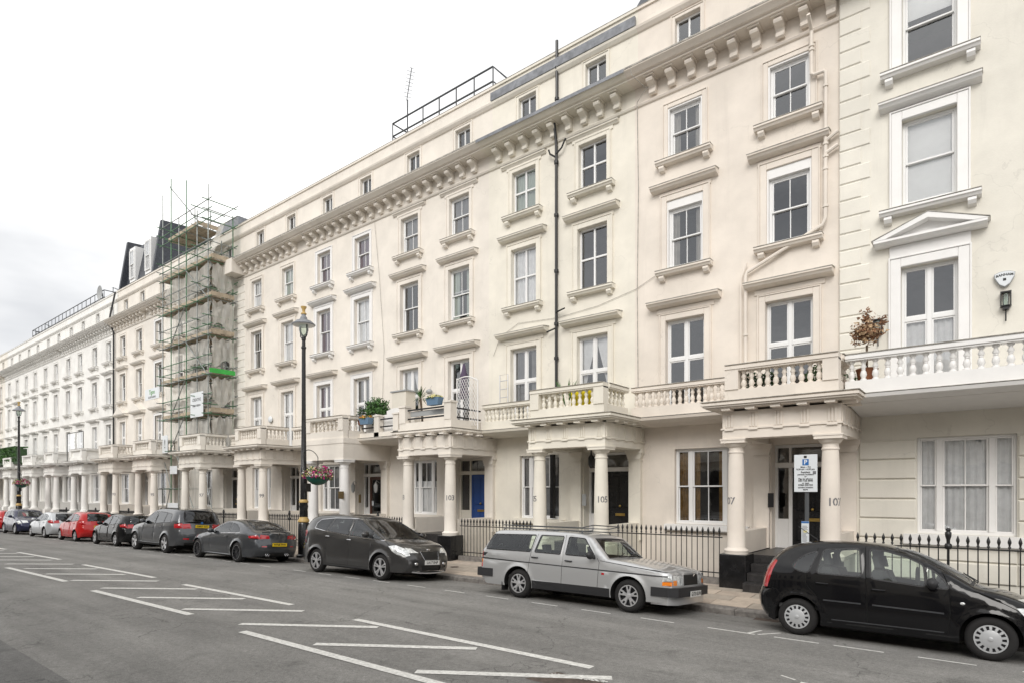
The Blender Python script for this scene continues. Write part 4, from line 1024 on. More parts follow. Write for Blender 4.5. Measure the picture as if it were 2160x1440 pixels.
# ------------------------------------------------------------------ cars
def in_poly(px, pz_, poly):
    n = len(poly); ins = np.zeros(len(px), bool); j = n - 1
    for i in range(n):
        xi, zi = poly[i]; xj, zj = poly[j]
        c = ((zi > pz_) != (zj > pz_)) & (px < (xj - xi) * (pz_ - zi) / ((zj - zi) if abs(zj - zi) > 1e-12 else 1e-12) + xi)
        ins ^= c; j = i
    return ins
def catmull(pts, step=.07):
    """pts: (x,z[,'c']) ; 'c' marks a hard corner. returns dense list and the index of each control point"""
    out = []; idx = []
    n = len(pts); P = [Vector((p[0], p[1])) for p in pts]; cor = [len(p) > 2 for p in pts]
    for i in range(n - 1):
        p1, p2 = P[i], P[i + 1]
        p0 = P[i - 1] if i > 0 and not cor[i] else p1 + (p1 - p2) * .001
        p3 = P[i + 2] if i + 2 < n and not cor[i + 1] else p2 + (p2 - p1) * .001
        idx.append(len(out)); k = max(2, int((p2 - p1).length / step))
        m1 = (p2 - p0) * .5; m2 = (p3 - p1) * .5
        L = (p2 - p1).length
        if m1.length > L: m1 *= L / m1.length
        if m2.length > L: m2 *= L / m2.length
        for j in range(k):
            t = j / k; out.append((2 * t ** 3 - 3 * t ** 2 + 1) * p1 + (t ** 3 - 2 * t ** 2 + t) * m1 + (-2 * t ** 3 + 3 * t ** 2) * p2 + (t ** 3 - t ** 2) * m2)
    idx.append(len(out)); out.append(P[-1])
    return [(p.x, p.y) for p in out], idx
def cdt_regions(domain, regions, pts):
    """constrained triangulation of domain; returns verts and tri lists per region name (None for the rest)"""
    V = []; E = []
    def loop(poly):
        n = len(V); V.extend([Vector(p) for p in poly]); E.extend([(n + i, n + (i + 1) % len(poly)) for i in range(len(poly))])
    loop(domain)
    for r in regions: loop(r[1])
    V.extend([Vector(p) for p in pts])
    vo, eo, fo, *_ = geometry.delaunay_2d_cdt(V, E, [], 0, 1e-5)
    vo = np.array([(v.x, v.y) for v in vo]); fo = np.array([tuple(f) for f in fo])
    cx = vo[fo].mean(axis=1); u, w = cx[:, 0], cx[:, 1]
    own = np.full(len(fo), -2); own[in_poly(u, w, domain)] = -1
    for k in range(len(regions) - 1, -1, -1):
        own[(own > -2) & in_poly(u, w, regions[k][1])] = k
    res = {}
    for k in range(-1, len(regions)):
        t = fo[own == k]
        if len(t): res.setdefault(None if k < 0 else regions[k][0], []).append(t)
    return vo, {k: np.concatenate(v) for k, v in res.items()}
def rounded(poly, r=.04, n=4):
    out = []; N = len(poly)
    for i in range(N):
        p0, p1, p2 = Vector(poly[i - 1]), Vector(poly[i]), Vector(poly[(i + 1) % N])
        a = (p0 - p1); b = (p2 - p1); ra = min(r, a.length * .4, b.length * .4)
        s = p1 + a.normalized() * ra; e = p1 + b.normalized() * ra
        for k in range(n + 1):
            t = k / n; q = s * (1 - t) ** 2 + p1 * 2 * t * (1 - t) + e * t ** 2; out.append((q.x, q.y))
    return out
def grow(poly, d):
    c = Vector((sum(p[0] for p in poly) / len(poly), sum(p[1] for p in poly) / len(poly)))
    N = len(poly); out = []
    area = sum(poly[i][0] * poly[(i + 1) % N][1] - poly[(i + 1) % N][0] * poly[i][1] for i in range(N))
    sg = 1 if area > 0 else -1
    for i in range(N):
        p0, p1, p2 = Vector(poly[i - 1]), Vector(poly[i]), Vector(poly[(i + 1) % N])
        a = (p1 - p0).normalized(); b = (p2 - p1).normalized()
        na = Vector((a.y, -a.x)) * sg; nb = Vector((b.y, -b.x)) * sg; m = na + nb
        m = m / max(.35, m.length_squared) * 2 if m.length > 1e-6 else na
        m = m if m.length < 2 else m.normalized() * 2
        out.append((p1.x + m.x * d, p1.y + m.y * d))
    return out
def pline(pts, w):
    """thin closed polygon round a polyline"""
    L = []; R = []
    P = [Vector(p) for p in pts]
    for i, p in enumerate(P):
        d = (P[min(i + 1, len(P) - 1)] - P[max(i - 1, 0)]).normalized(); n = Vector((-d.y, d.x)) * w / 2
        L.append((p.x + n.x, p.y + n.y)); R.append((p.x - n.x, p.y - n.y))
    return L + R[::-1]

def wheel(root, x, y, side, R, rim, kind, wdt=.2):
    mb = MB()
    h = wdt / 2
    prof = [(rim, -h + .012), (rim + .012, -h), (R - .045, -h - .004), (R - .012, -h + .025), (R, -h + .05), (R, h - .05), (R - .012, h - .025), (R - .05, h), (rim, h)]
    mb.lathe(prof, (x, y, R), 36, axis='y', cap=False)
    o = mb.build('wheel', 'tyre', root, True, auto=50)
    f = y + side * (h - .006)             # outer face plane
    def disc(mb, r0, r1, yy, c=(x, R), n=36, th=.0):
        vs = []
        for r in (r0, r1):
            for k in range(n): a = 2 * PI * k / n; vs.append((c[0] + r * math.cos(a), yy if r == r0 else yy - side * th, c[1] + r * math.sin(a)))
        mb.add(vs, [(k, (k + 1) % n, n + (k + 1) % n, n + k) for k in range(n)])
    def radial(mb, a, r0, r1, w0, w1, y0, y1, t=.014):
        ca_, sa_ = math.cos(a), math.sin(a); vs = []
        for r, w_, yy in ((r0, w0, y0), (r1, w1, y1)):
            for s, d in ((-1, 0), (1, 0), (.75, t), (-.75, t)):
                vs.append((x + ca_ * r - sa_ * w_ * s, yy + side * d, R + sa_ * r + ca_ * w_ * s))
        mb.add(vs, [(0, 1, 5, 4), (1, 2, 6, 5), (2, 3, 7, 6), (3, 0, 4, 7), (4, 5, 6, 7), (0, 3, 2, 1)])
    rm = MB(); back = MB()
    disc(back, .001, rim, f - side * (.02 if kind == 'cap' else .07)); mm = 'alloy'
    lip = lambda m_, w_=.014: m_.lathe([(rim - w_, f - side * .035), (rim - w_, f + side * .004), (rim + .004, f + side * .004), (rim + .004, f - side * .02)], (x, 0, R), 36, axis='y', cap=False)
    lip(rm)
    if kind == 'cap':                      # plastic trim with fourteen slots
        mm = 'cap'
        disc(rm, .001, rim * .62, f + side * .012, th=.0); disc(rm, rim * .62, rim * .66, f + side * .012, th=.004)
        n = 14
        for k in range(n): radial(rm, 2 * PI * (k + .5) / n, rim * .64, rim * .97, .015, .021, f + side * .002, f - side * .006, .01)
        disc(rm, rim * .93, rim - .01, f + side * .001)
        rm.lathe([(.03, f + side * .01), (.03, f + side * .022), (.022, f + side * .026)], (x, 0, R), 16, axis='y')
    elif kind == 'volvo5':
        for k in range(5):
            a = 2 * PI * k / 5 + PI / 2
            radial(rm, a, .03, rim * .62, .035, .03, f - side * .02, f - side * .012, .02)
            for s in (-1, 1): radial(rm, a + s * .22, rim * .42, rim * .93, .014, .02, f - side * .018, f - side * .014, .018)
        rm.lathe([(.045, f - side * .02), (.045, f + side * .006), (.03, f + side * .01)], (x, 0, R), 16, axis='y')
    elif kind == 'twin5':
        for k in range(5):
            a = 2 * PI * k / 5 + PI / 2
            for s in (-1, 1): radial(rm, a + s * .17, .05, rim * .97, .014, .021, f - side * .022, f - side * .004, .02)
        rm.lathe([(.055, f - side * .02), (.055, f + side * .0), (.035, f + side * .004)], (x, 0, R), 16, axis='y')
    elif kind == 'star5':
        for k in range(5): radial(rm, 2 * PI * k / 5 + PI / 2, .03, rim * .97, .035, .05, f - side * .022, f - side * .004, .02)
        rm.lathe([(.055, f - side * .02), (.055, f + side * .0)], (x, 0, R), 16, axis='y')
    elif kind == 'multi':
        mm = 'alloy_dark'
        for k in range(10):
            for s in (-1, 1): radial(rm, 2 * PI * k / 10 + s * .1, .05, rim * .97, .008, .009, f - side * .03, f - side * .0, .014)
        rm.lathe([(.05, f - side * .02), (.05, f + side * .0)], (x, 0, R), 16, axis='y')
        l2 = MB(); l2.lathe([(rim - .008, f + side * .002), (rim - .008, f + side * .006), (rim + .005, f + side * .006), (rim + .005, f)], (x, 0, R), 36, axis='y', cap=False); l2.build('rim_edge', 'alloy', o, True)
    rm.build('rim', mm, o, True, auto=30); back.build('brake_disc', 'alloy_dark', o)
    return o

def car(spec):
    W_, sil, wb, R = spec['W'], spec['sil'], spec['wb'], spec['R']
    r_edge = spec.get('r', .07); belt = spec['belt']; tum = spec.get('tum', .17); plan = spec.get('plan', .16); plan_len = spec.get('plan_len', .7)
    root = thing(spec['name'], spec['label'], 'car', (0, 0, 0), 'cars parked along the kerb')
    S, idx = catmull(sil)
    SA = np.array(S); xr, xf = SA[:, 0].min(), SA[:, 0].max(); zt = SA[:, 1].max(); zb = spec.get('zb', .22)
    A, B = SA[:-1], SA[1:]; AB = B - A; L2 = (AB ** 2).sum(1)
    def dist(x, z):
        P = np.stack([x, z], 1)[:, None, :]
        t = np.clip(((P - A) * AB).sum(2) / L2, 0, 1); Q = A + AB * t[..., None]
        return np.sqrt(((P - Q) ** 2).sum(2)).min(1)
    bx = [b[0] for b in belt]; bz = [b[1] for b in belt]
    Ra = spec.get('Ra', R + .055)
    def raw(x, z):
        y = np.full_like(x, W_)
        lo = np.clip((.52 - z) / .35, 0, 1); y -= .05 * lo ** 2
        zbel = np.interp(x, bx, bz); up = np.clip((z - .55) / (zbel - .55 + 1e-6), 0, 1); y -= .035 * up ** 2
        ab = np.clip((z - zbel) / (zt - zbel + 1e-6), 0, 1); y -= tum * ab ** 1.15
        y -= plan * np.clip((x - (xf - plan_len)) / plan_len, 0, 1) ** 2.2 + plan * .85 * np.clip(((xr + plan_len) - x) / plan_len, 0, 1) ** 2.2
        # character crease under the belt line
        y += spec.get('crease', .008) * np.exp(-((z - (zbel - .1)) / .025) ** 2)
        for hx in (0, wb):
            da = np.hypot(x - hx, z - R); y += spec.get('flare', .022) * np.exp(-((da - Ra) / .05) ** 2)
        return y
    def side_y(x, z):
        y = raw(x, z); d = dist(x, z); q = np.clip(1 - d / r_edge, 0, 1)
        return y - r_edge * (1 - np.sqrt(np.clip(1 - q * q, 0, 1)))
    silz = lambda x: max(float(np.interp(x, *zip(*sorted([(p[0], p[1]) for p in S if p[1] > .5])))), .5)
    # ---- side skin
    bot = [(x, zb) for x in np.arange(S[-1][0] - .12, S[0][0] + .1, -.12)]
    dom = S + bot
    regs = []
    for hx in (0, wb): regs.append(('cut', [(hx + Ra * math.cos(a), R + Ra * math.sin(a)) for a in np.linspace(0, 2 * PI, 49)[:-1]]))
    wins_ = [(n, rounded(p, spec.get('wr', .035))) for n, p in spec['windows']]
    for n, p in spec.get('side', []): regs.append((n, p))
    for n, p in wins_: regs.append(('glass:' + n, p))
    for n, p in wins_: regs.append(('seal', grow(p, spec.get('seal', .02))))
    if 'pillar' in spec: regs.append(('seal', spec['pillar']))
    for pl in spec.get('seams', []): regs.append(('seam', pline(pl, .009)))
    for n, p in spec.get('doors', []): regs.append(('door:' + n, p))
    gs = spec.get('grid', .075); gx = np.arange(xr + .02, xf, gs); gzz = np.arange(zb + .03, zt, gs)
    GX, GZ = np.meshgrid(gx, gzz); GX = GX.ravel(); GZ = GZ.ravel()
    ok = in_poly(GX, GZ, dom); GX, GZ = GX[ok], GZ[ok]; d = dist(GX, GZ); ok = d > .025; GX, GZ = GX[ok], GZ[ok]
    extra = []
    nrm = []
    for i in range(len(S)):
        a = Vector(S[max(i - 1, 0)]); b = Vector(S[min(i + 1, len(S) - 1)]); t = (b - a).normalized(); nrm.append(Vector((-t.y, t.x)))
    for k in (.12, .35, .65): extra += [(S[i][0] - nrm[i].x * r_edge * k, S[i][1] - nrm[i].y * r_edge * k) for i in range(1, len(S) - 1)]
    for hx in (0, wb):
        for q in (Ra + .03, Ra + .06, Ra + .1): extra += [(hx + q * math.cos(a), R + q * math.sin(a)) for a in np.linspace(0, PI, 25)]
    vo, parts = cdt_regions(dom, regs, list(zip(GX, GZ)) + extra)
    Y = side_y(vo[:, 0], vo[:, 1])
    meshes = {}
    def put(name, verts, tris):
        mb = meshes.setdefault(name, MB()); used = sorted(set(int(i) for t in tris for i in t)); m = {u: i for i, u in enumerate(used)}
        mb.add([verts[u] for u in used], [tuple(m[int(i)] for i in t) for t in tris])
    lining = MB()
    for name, tris in parts.items():
        if name == 'cut': continue
        for s in (-1, 1):
            off = {'seam': -.004, 'seal': .0015}.get(name, 0)
            vs = [(vo[i, 0], s * (Y[i] + off), vo[i, 1]) for i in range(len(vo))]
            tr = tris if s < 0 else tris[:, ::-1]
            key = name if name in (None, 'seal') else name + (':n' if s < 0 else ':f')
            put('body' if name is None else key, vs, tr)
            if name is None or name in ('seal', 'seam') or (name and name.startswith('door')):
                zz = vo[tris][:, :, 1].mean(1); xx = vo[tris][:, :, 0].mean(1)
                t2 = tris[(zz > .5) & (xx > spec['cabin'][0]) & (xx < spec['cabin'][1])]
                if len(t2):
                    used = sorted(set(int(i) for t in t2 for i in t)); mm_ = {u: i for i, u in enumerate(used)}
                    lining.add([(vo[u, 0], s * (Y[u] - .045), vo[u, 1]) for u in used], [tuple(mm_[int(i)] for i in t) for t in t2])
    # ---- centre skin, following the silhouette
    Sx = SA[:, 0]; Sz = SA[:, 1]; seg = np.sqrt((np.diff(SA, axis=0) ** 2).sum(1)); arc = np.concatenate([[0], np.cumsum(seg)])
    hw = side_y(Sx, Sz); N = np.array([(n.x, n.y) for n in nrm])
    VS = .8
    def ctrl(i): k = int(i); f = i - k; a = arc[idx[k]]; b = arc[idx[min(k + 1, len(idx) - 1)]]; return a + (b - a) * f
    cregs = [(n, [(ctrl(i), v * VS) for i, v in p]) for n, p in spec.get('centre', [])]
    cdom = [(a, -VS) for a in arc] + [(a, VS) for a in arc[::-1]]
    cpts = []
    vv = [-.96, -.88, -.75, -.6, -.4, -.2, 0, .2, .4, .6, .75, .88, .96]
    for i in range(1, len(arc) - 1): cpts += [(arc[i], v * VS) for v in vv]
    vo2, parts2 = cdt_regions(cdom, cregs, cpts)
    s_, v_ = vo2[:, 0], vo2[:, 1] / VS
    X = np.interp(s_, arc, Sx); Z = np.interp(s_, arc, Sz); H_ = np.interp(s_, arc, hw); NX = np.interp(s_, arc, N[:, 0]); NZ = np.interp(s_, arc, N[:, 1])
    crown = (spec.get('crown', .03) + spec.get('nose', .10) * np.abs(NX) ** 1.5) * (1 - np.abs(v_) ** 2.4)
    PX, PY, PZ = X + NX * crown, v_ * H_, Z + NZ * crown
    for name, tris in parts2.items():
        off = {'recess': -.02}.get(name, 0); 
        vs = [(PX[i] + NX[i] * off, PY[i], PZ[i] + NZ[i] * off) for i in range(len(PX))]
        if name and name.endswith('*'):      # pairs: split by side
            yy = PY[tris].mean(1); put(name[:-1] + ':n', vs, tris[yy < 0]); put(name[:-1] + ':f', vs, tris[yy >= 0])
        else: put('body' if name is None else name, vs, tris)
        if name is None or name == 'seal':
            xx = X[tris].mean(1); zz = Z[tris].mean(1); t2 = tris[(xx > spec['cabin'][0]) & (xx < spec['cabin'][1]) & (zz > .95)]
            if len(t2):
                used = sorted(set(int(i) for t in t2 for i in t)); mm_ = {u: i for i, u in enumerate(used)}
                lining.add([(PX[u] - NX[u] * .045, PY[u] * .97, PZ[u] - NZ[u] * .045) for u in used], [tuple(mm_[int(i)] for i in t) for t in t2])
    surf = lambda x, z: float(side_y(np.array([x]), np.array([z]))[0])
    def cpos(i, v, off=0.):
        a = ctrl(i); f = lambda arr: float(np.interp(a, arc, arr))
        c = (spec.get('crown', .03) + spec.get('nose', .10) * abs(f(N[:, 0])) ** 1.5) * (1 - abs(v) ** 2.4) + off
        return Vector((f(Sx) + f(N[:, 0]) * c, v * f(hw), f(Sz) + f(N[:, 1]) * c))
    PM = {'body': ('body', spec['paint']), 'seal': ('window_trim', 'plastic'), 'seam': ('door_seam', 'gap'), 'plastic': ('lower_cladding', 'plastic'), 'cladding': ('lower_cladding', 'plastic'), 'strip': ('side_moulding', spec.get('strip_m', 'plastic')),
          'grille': ('grille', 'mesh_grille'), 'recess': ('air_intake', 'mesh_grille'), 'windscreen': ('windscreen', 'car_glass'), 'rear_window': ('rear_window', spec.get('rear_glass', 'car_glass')), 'roofdark': ('roof_panel', 'car_glass_dark'), 'bumper': ('bumper', spec.get('bumper_m', spec['paint'])), 'chrome': ('trim_strip', 'chrome'), 'boot': ('boot_lid', spec['paint']), 'hoodp': ('bonnet', spec['paint'])}
    LM = {'head': ('headlight', 'lamp_clear'), 'tail': ('tail_light', 'lamp_red'), 'ind': ('indicator', 'lamp_orange'), 'clear': ('reversing_light', 'lamp_clear'), 'fog': ('fog_light', 'lamp_clear'), 'refl': ('reflector', 'lamp_red')}
    first = None
    built = {}
    for k, mb in meshes.items():
        base = k.split(':')[0]
        if base in ('glass', 'door') and not k.startswith('glass:') and not k.startswith('door:'): pass
        if k.startswith('glass:'): nm, mt = 'side_window', spec.get('gm', {}).get(k.split(':')[1], 'car_glass')
        elif k.startswith('door:'): nm, mt = 'door', spec['paint']
        elif base in LM: nm, mt = LM[base]
        else: nm, mt = PM[base]
        if not mb.f: continue
        built[k] = mb.build(nm, mt, root, True, auto=32, fix=(k == 'body'))
    if lining.f: lining.build('cabin_lining', 'cabin', root, True, fix=False)
    # ---- under side, wheel wells, cabin
    u = MB(); xs_ = spec.get('under', (S[0][0] + .1, S[-1][0] - .1))
    u.box(xs_[0], 0 - Ra - .02, -W_ + .14, W_ - .14, zb, .5); u.box(Ra + .0, wb - Ra, -W_ + .07, W_ - .07, zb - .02, .42); u.box(wb + Ra, xs_[1], -W_ + .2, W_ - .2, zb, .5)
    for hx in (0, wb):
        vs = []; n = 26
        for i in range(n + 1):
            a = PI * (i / n * 1.1 - .05)
            ye = float(side_y(np.array([hx + Ra * math.cos(a)]), np.array([R + Ra * math.sin(a)]))[0]) - .001
            for s in (-1, 1): vs.append((hx + Ra * math.cos(a), s * ye, R + Ra * math.sin(a)))
        u.add(vs, [(2 * i, 2 * i + 1, 2 * i + 3, 2 * i + 2) for i in range(n)])
        u.box(hx - Ra + .01, hx + Ra - .01, -W_ + .3, W_ - .3, .2, R + Ra * .8)
    u.build('underbody', 'gap', root)
    c0, c1 = spec['cabin']; st = MB()
    fx = spec.get('seat', (wb * .32, wb * .62)); hs = spec.get('seat_h', .0)
    ic = MB(); ic.box(c0 + .15, c1 - .25, -W_ + .12, W_ - .12, .42, .48)
    bzc = float(np.interp(c1, bx, bz)); ic.box(c1 - .62, c1 - .1, -W_ + .2, W_ - .2, .5, bzc - .06)
    ic.build('cabin_floor', 'cabin', root)
    for xs2, nm in ((fx[1], 'front_seat'), (fx[0], 'rear_seat')):
        for s in ((-1, 1)):
            q = MB(); yw = .25; yc = s * .37
            q.bbox(xs2 - .0, xs2 + .5, yc - yw, yc + yw, .48, .62 + hs, .05)
            q.prism_y([(xs2 - .02, .5), (xs2 + .12, .5), (xs2 - .1, 1.06 + hs), (xs2 - .22, 1.08 + hs), (xs2 - .26, 1.0 + hs)], yc - yw, yc + yw)
            q.prism_y([(xs2 - .14, 1.12 + hs), (xs2 - .22, 1.12 + hs), (xs2 - .26, 1.28 + hs), (xs2 - .18, 1.3 + hs)], yc - .12, yc + .12)
            q.build(nm, 'seat', root)
    sw = MB(); sw.tube([(c1 - .62 + .0, -.37 + .18 * math.cos(a), .98 + hs + .17 * math.sin(a)) for a in np.linspace(0, 2 * PI, 20)], .016, 6); sw.build('steering_wheel', 'plastic', root)
    for hx in (0, wb):
        for s in (-1, 1): wheel(root, hx, s * (W_ - spec.get('tw', .115)), s, R, spec['rim'], spec['rimk'], spec.get('tyre_w', .2))
    # ---- mirrors, handles
    mx_, mz_ = spec['mirror']
    for s in (-1, 1):
        yb = surf(mx_, mz_); q = MB(); q.sphere((mx_ + .02, s * (yb + .13), mz_ + .03), 1, 12, 8, (.07, .12, .085)); q.tube([(mx_ + .05, s * (yb - .02), mz_ - .03), (mx_ + .03, s * (yb + .08), mz_ - .01)], .025, 6)
        q.build('door_mirror', spec.get('mirror_m', 'plastic'), root, True, auto=60)
    for hx, hz in spec.get('handles', []):
        for s in (-1, 1):
            yb = surf(hx, hz); q = MB(); q.tube([(hx - .09, s * (yb + .004), hz), (hx - .07, s * (yb + .028), hz), (hx + .06, s * (yb + .028), hz - .003), (hx + .08, s * (yb + .004), hz - .004)], .014, 6)
            q.build('door_handle', spec.get('handle_m', spec['paint']), root, True)
    # ---- plates
    for end, txt, mm in spec.get('plates', []):
        i, dz = spec['front_i'] if end == 'f' else spec['rear_i']
        p = cpos(i, 0, .012); sg = 1 if end == 'f' else -1
        q = MB().box(p.x - .006, p.x + .006, -.26, .26, p.z - .056 + dz, p.z + .056 + dz).build('number_plate', mm, root)
        t = MB(); text_on(t, txt, .095, lambda u_, w_: (p.x + sg * .008, sg * u_, p.z + w_ + dz), bold=.002); t.build('plate_lettering', 'ink', q, fix=False)
    for nm, mt, fn in spec.get('extras', []):
        q = MB(); fn(q, surf, cpos); q.build(nm, mt, root, True)
    for nm, mt, fn in (('wiper', 'plastic', None),):
        if 'ws' in spec:
            i0 = spec['ws']
            for v in (-.55, .05):
                a = cpos(i0 + .12, v, .02); b = cpos(i0 + .0, v + .1, .02); c = cpos(i0 - .45, v + .5, .016)
                MB().tube([b, a.lerp(c, .5), c], .008, 5).build('wiper', 'plastic', root)
    return root
def park(root, x_rear_hub, D_near, Wd, face=1, roll=3.0, wb=2.6):
    """side skin nearest the camera at D_near; forward = +X when face = 1"""
    xh = x_rear_hub; y = D_near + Wd
    xm = xh + face * wb / 2
    root.rotation_euler = (0, 0, 0)
    Rz = Matrix.Rotation(0 if face > 0 else PI, 4, 'Z')
    zn = gz(xm, D_near + .1); zf = gz(xm, D_near + 2 * Wd - .1)
    ry = math.atan((zf - zn) / (2 * Wd - .2)); pitch = math.atan((gx(xm + 1) - gx(xm - 1)) / 2)
    Rx = Matrix.Rotation(ry, 4, 'X'); Ry = Matrix.Rotation(-pitch, 4, 'Y')
    p0 = Vector((xh, y, gz(xh, D_near + .1) + (zf - zn) / 2))
    root.matrix_world = Matrix.Translation(p0) @ Rx @ Ry @ Rz

def poly_shift(p, dx=0, dz=0): return [(a + dx, b + dz) for a, b in p]
SP = {}
# black five-door hatchback with an arched roof
SP['c3'] = dict(name='black_hatchback', label='black arched-roof hatchback with silver wheel covers at the right edge of the picture', W=.833, wb=2.446, R=.295, rim=.185, rimk='cap', paint='paint_black', r=.10, tum=.19, plan=.2, plan_len=.75, zb=.2,
    sil=[(-.52, .24), (-.62, .42), (-.64, .6), (-.585, .74), (-.55, .92), (-.44, 1.16), (-.25, 1.36), (.05, 1.475), (.45, 1.525), (.8, 1.525), (1.15, 1.49), (1.5, 1.39), (1.85, 1.22), (2.28, .965), (2.55, .91), (2.85, .80), (3.05, .68), (3.14, .52), (3.15, .38), (3.08, .24)],
    belt=[(-.6, 1.02), (.2, 1.01), (1, .98), (1.95, .90), (2.3, .88), (3.1, .68)], cabin=(-.45, 2.2), wr=.05,
    windows=[('q', [(-.10, 1.10), (.0, 1.22), (.13, 1.31), (.27, 1.36), (.205, 1.20), (.15, 1.02), (.02, 1.035)]), ('r', [(.36, 1.385), (.84, 1.43), (.89, 1.015), (.28, 1.02), (.31, 1.16)]), ('f', [(1.0, 1.43), (1.22, 1.40), (1.47, 1.33), (1.67, 1.235), (1.70, .94), (1.03, 1.0)]), ('t', [(1.715, 1.21), (1.80, 1.155), (1.90, 1.06), (1.985, .93), (1.745, .94)])],
    seams=[[(.93, 1.47), (.955, 1.0), (.985, .6), (.985, .27)], [(.27, 1.41), (.2, 1.2), (.125, 1.0), (.12, .85), (.18, .76), (.32, .62)], [(1.9, 1.16), (1.99, .95), (2.0, .6), (1.975, .3), (.45, .3)], [(-.6, .70), (-.4, .72), (-.3, .69)], [(2.25, .93), (2.6, .78), (2.75, .7)]],
    side=[('tail', [(-.60, .72), (-.49, .73), (-.455, .86), (-.41, 1.02), (-.345, 1.17), (-.39, 1.20), (-.46, 1.16), (-.6, .9)]), ('strip', pline([(.38, .605), (.9, .60)], .022)), ('strip', pline([(1.05, .60), (1.93, .58)], .022)), ('strip', pline([(.5, .315), (1.93, .315)], .015)), ('head', [(2.72, .74), (2.95, .77), (3.1, .68), (3.04, .62), (2.8, .64)])],
    strip_m='paint_grey_mid', centre=[('windscreen', [(10.5, -.84), (12.85, -.9), (12.85, .9), (10.5, .84)]), ('seal', [(10.4, -.88), (12.95, -.95), (12.95, .95), (10.4, .88)]), ('rear_window', [(4.15, -.78), (6.2, -.74), (6.2, .74), (4.15, .78)]), ('tail*', [(3.0, .8), (3.0, .99), (5.0, .99), (5.0, .84)]), ('tail*', [(3.0, -.8), (3.0, -.99), (5.0, -.99), (5.0, -.84)]), ('head*', [(14.9, .55), (14.6, .98), (16, .98), (16, .6)]), ('head*', [(14.9, -.55), (14.6, -.98), (16, -.98), (16, -.6)]), ('grille', [(16, -.4), (17, -.4), (17, .4), (16, .4)])],
    mirror=(1.78, .96), handles=[(.36, .86), (1.13, .83)], plates=[('f', 'LK04 XYB', 'plate_white')][:0], ws=13, flare=.016, seat=(.55, 1.25), seat_h=.04,
    extras=[('roof_aerial', 'plastic', lambda q, s, c: q.tube([c(7.2, 0, .0), c(7.2, 0, .03), c(6.6, 0, .3)], .006, 5)), ('side_repeater', 'lamp_clear', lambda q, s, c: q.sphere((2.14, -s(2.14, .74), .74), 1, 8, 6, (.03, .008, .02)))])
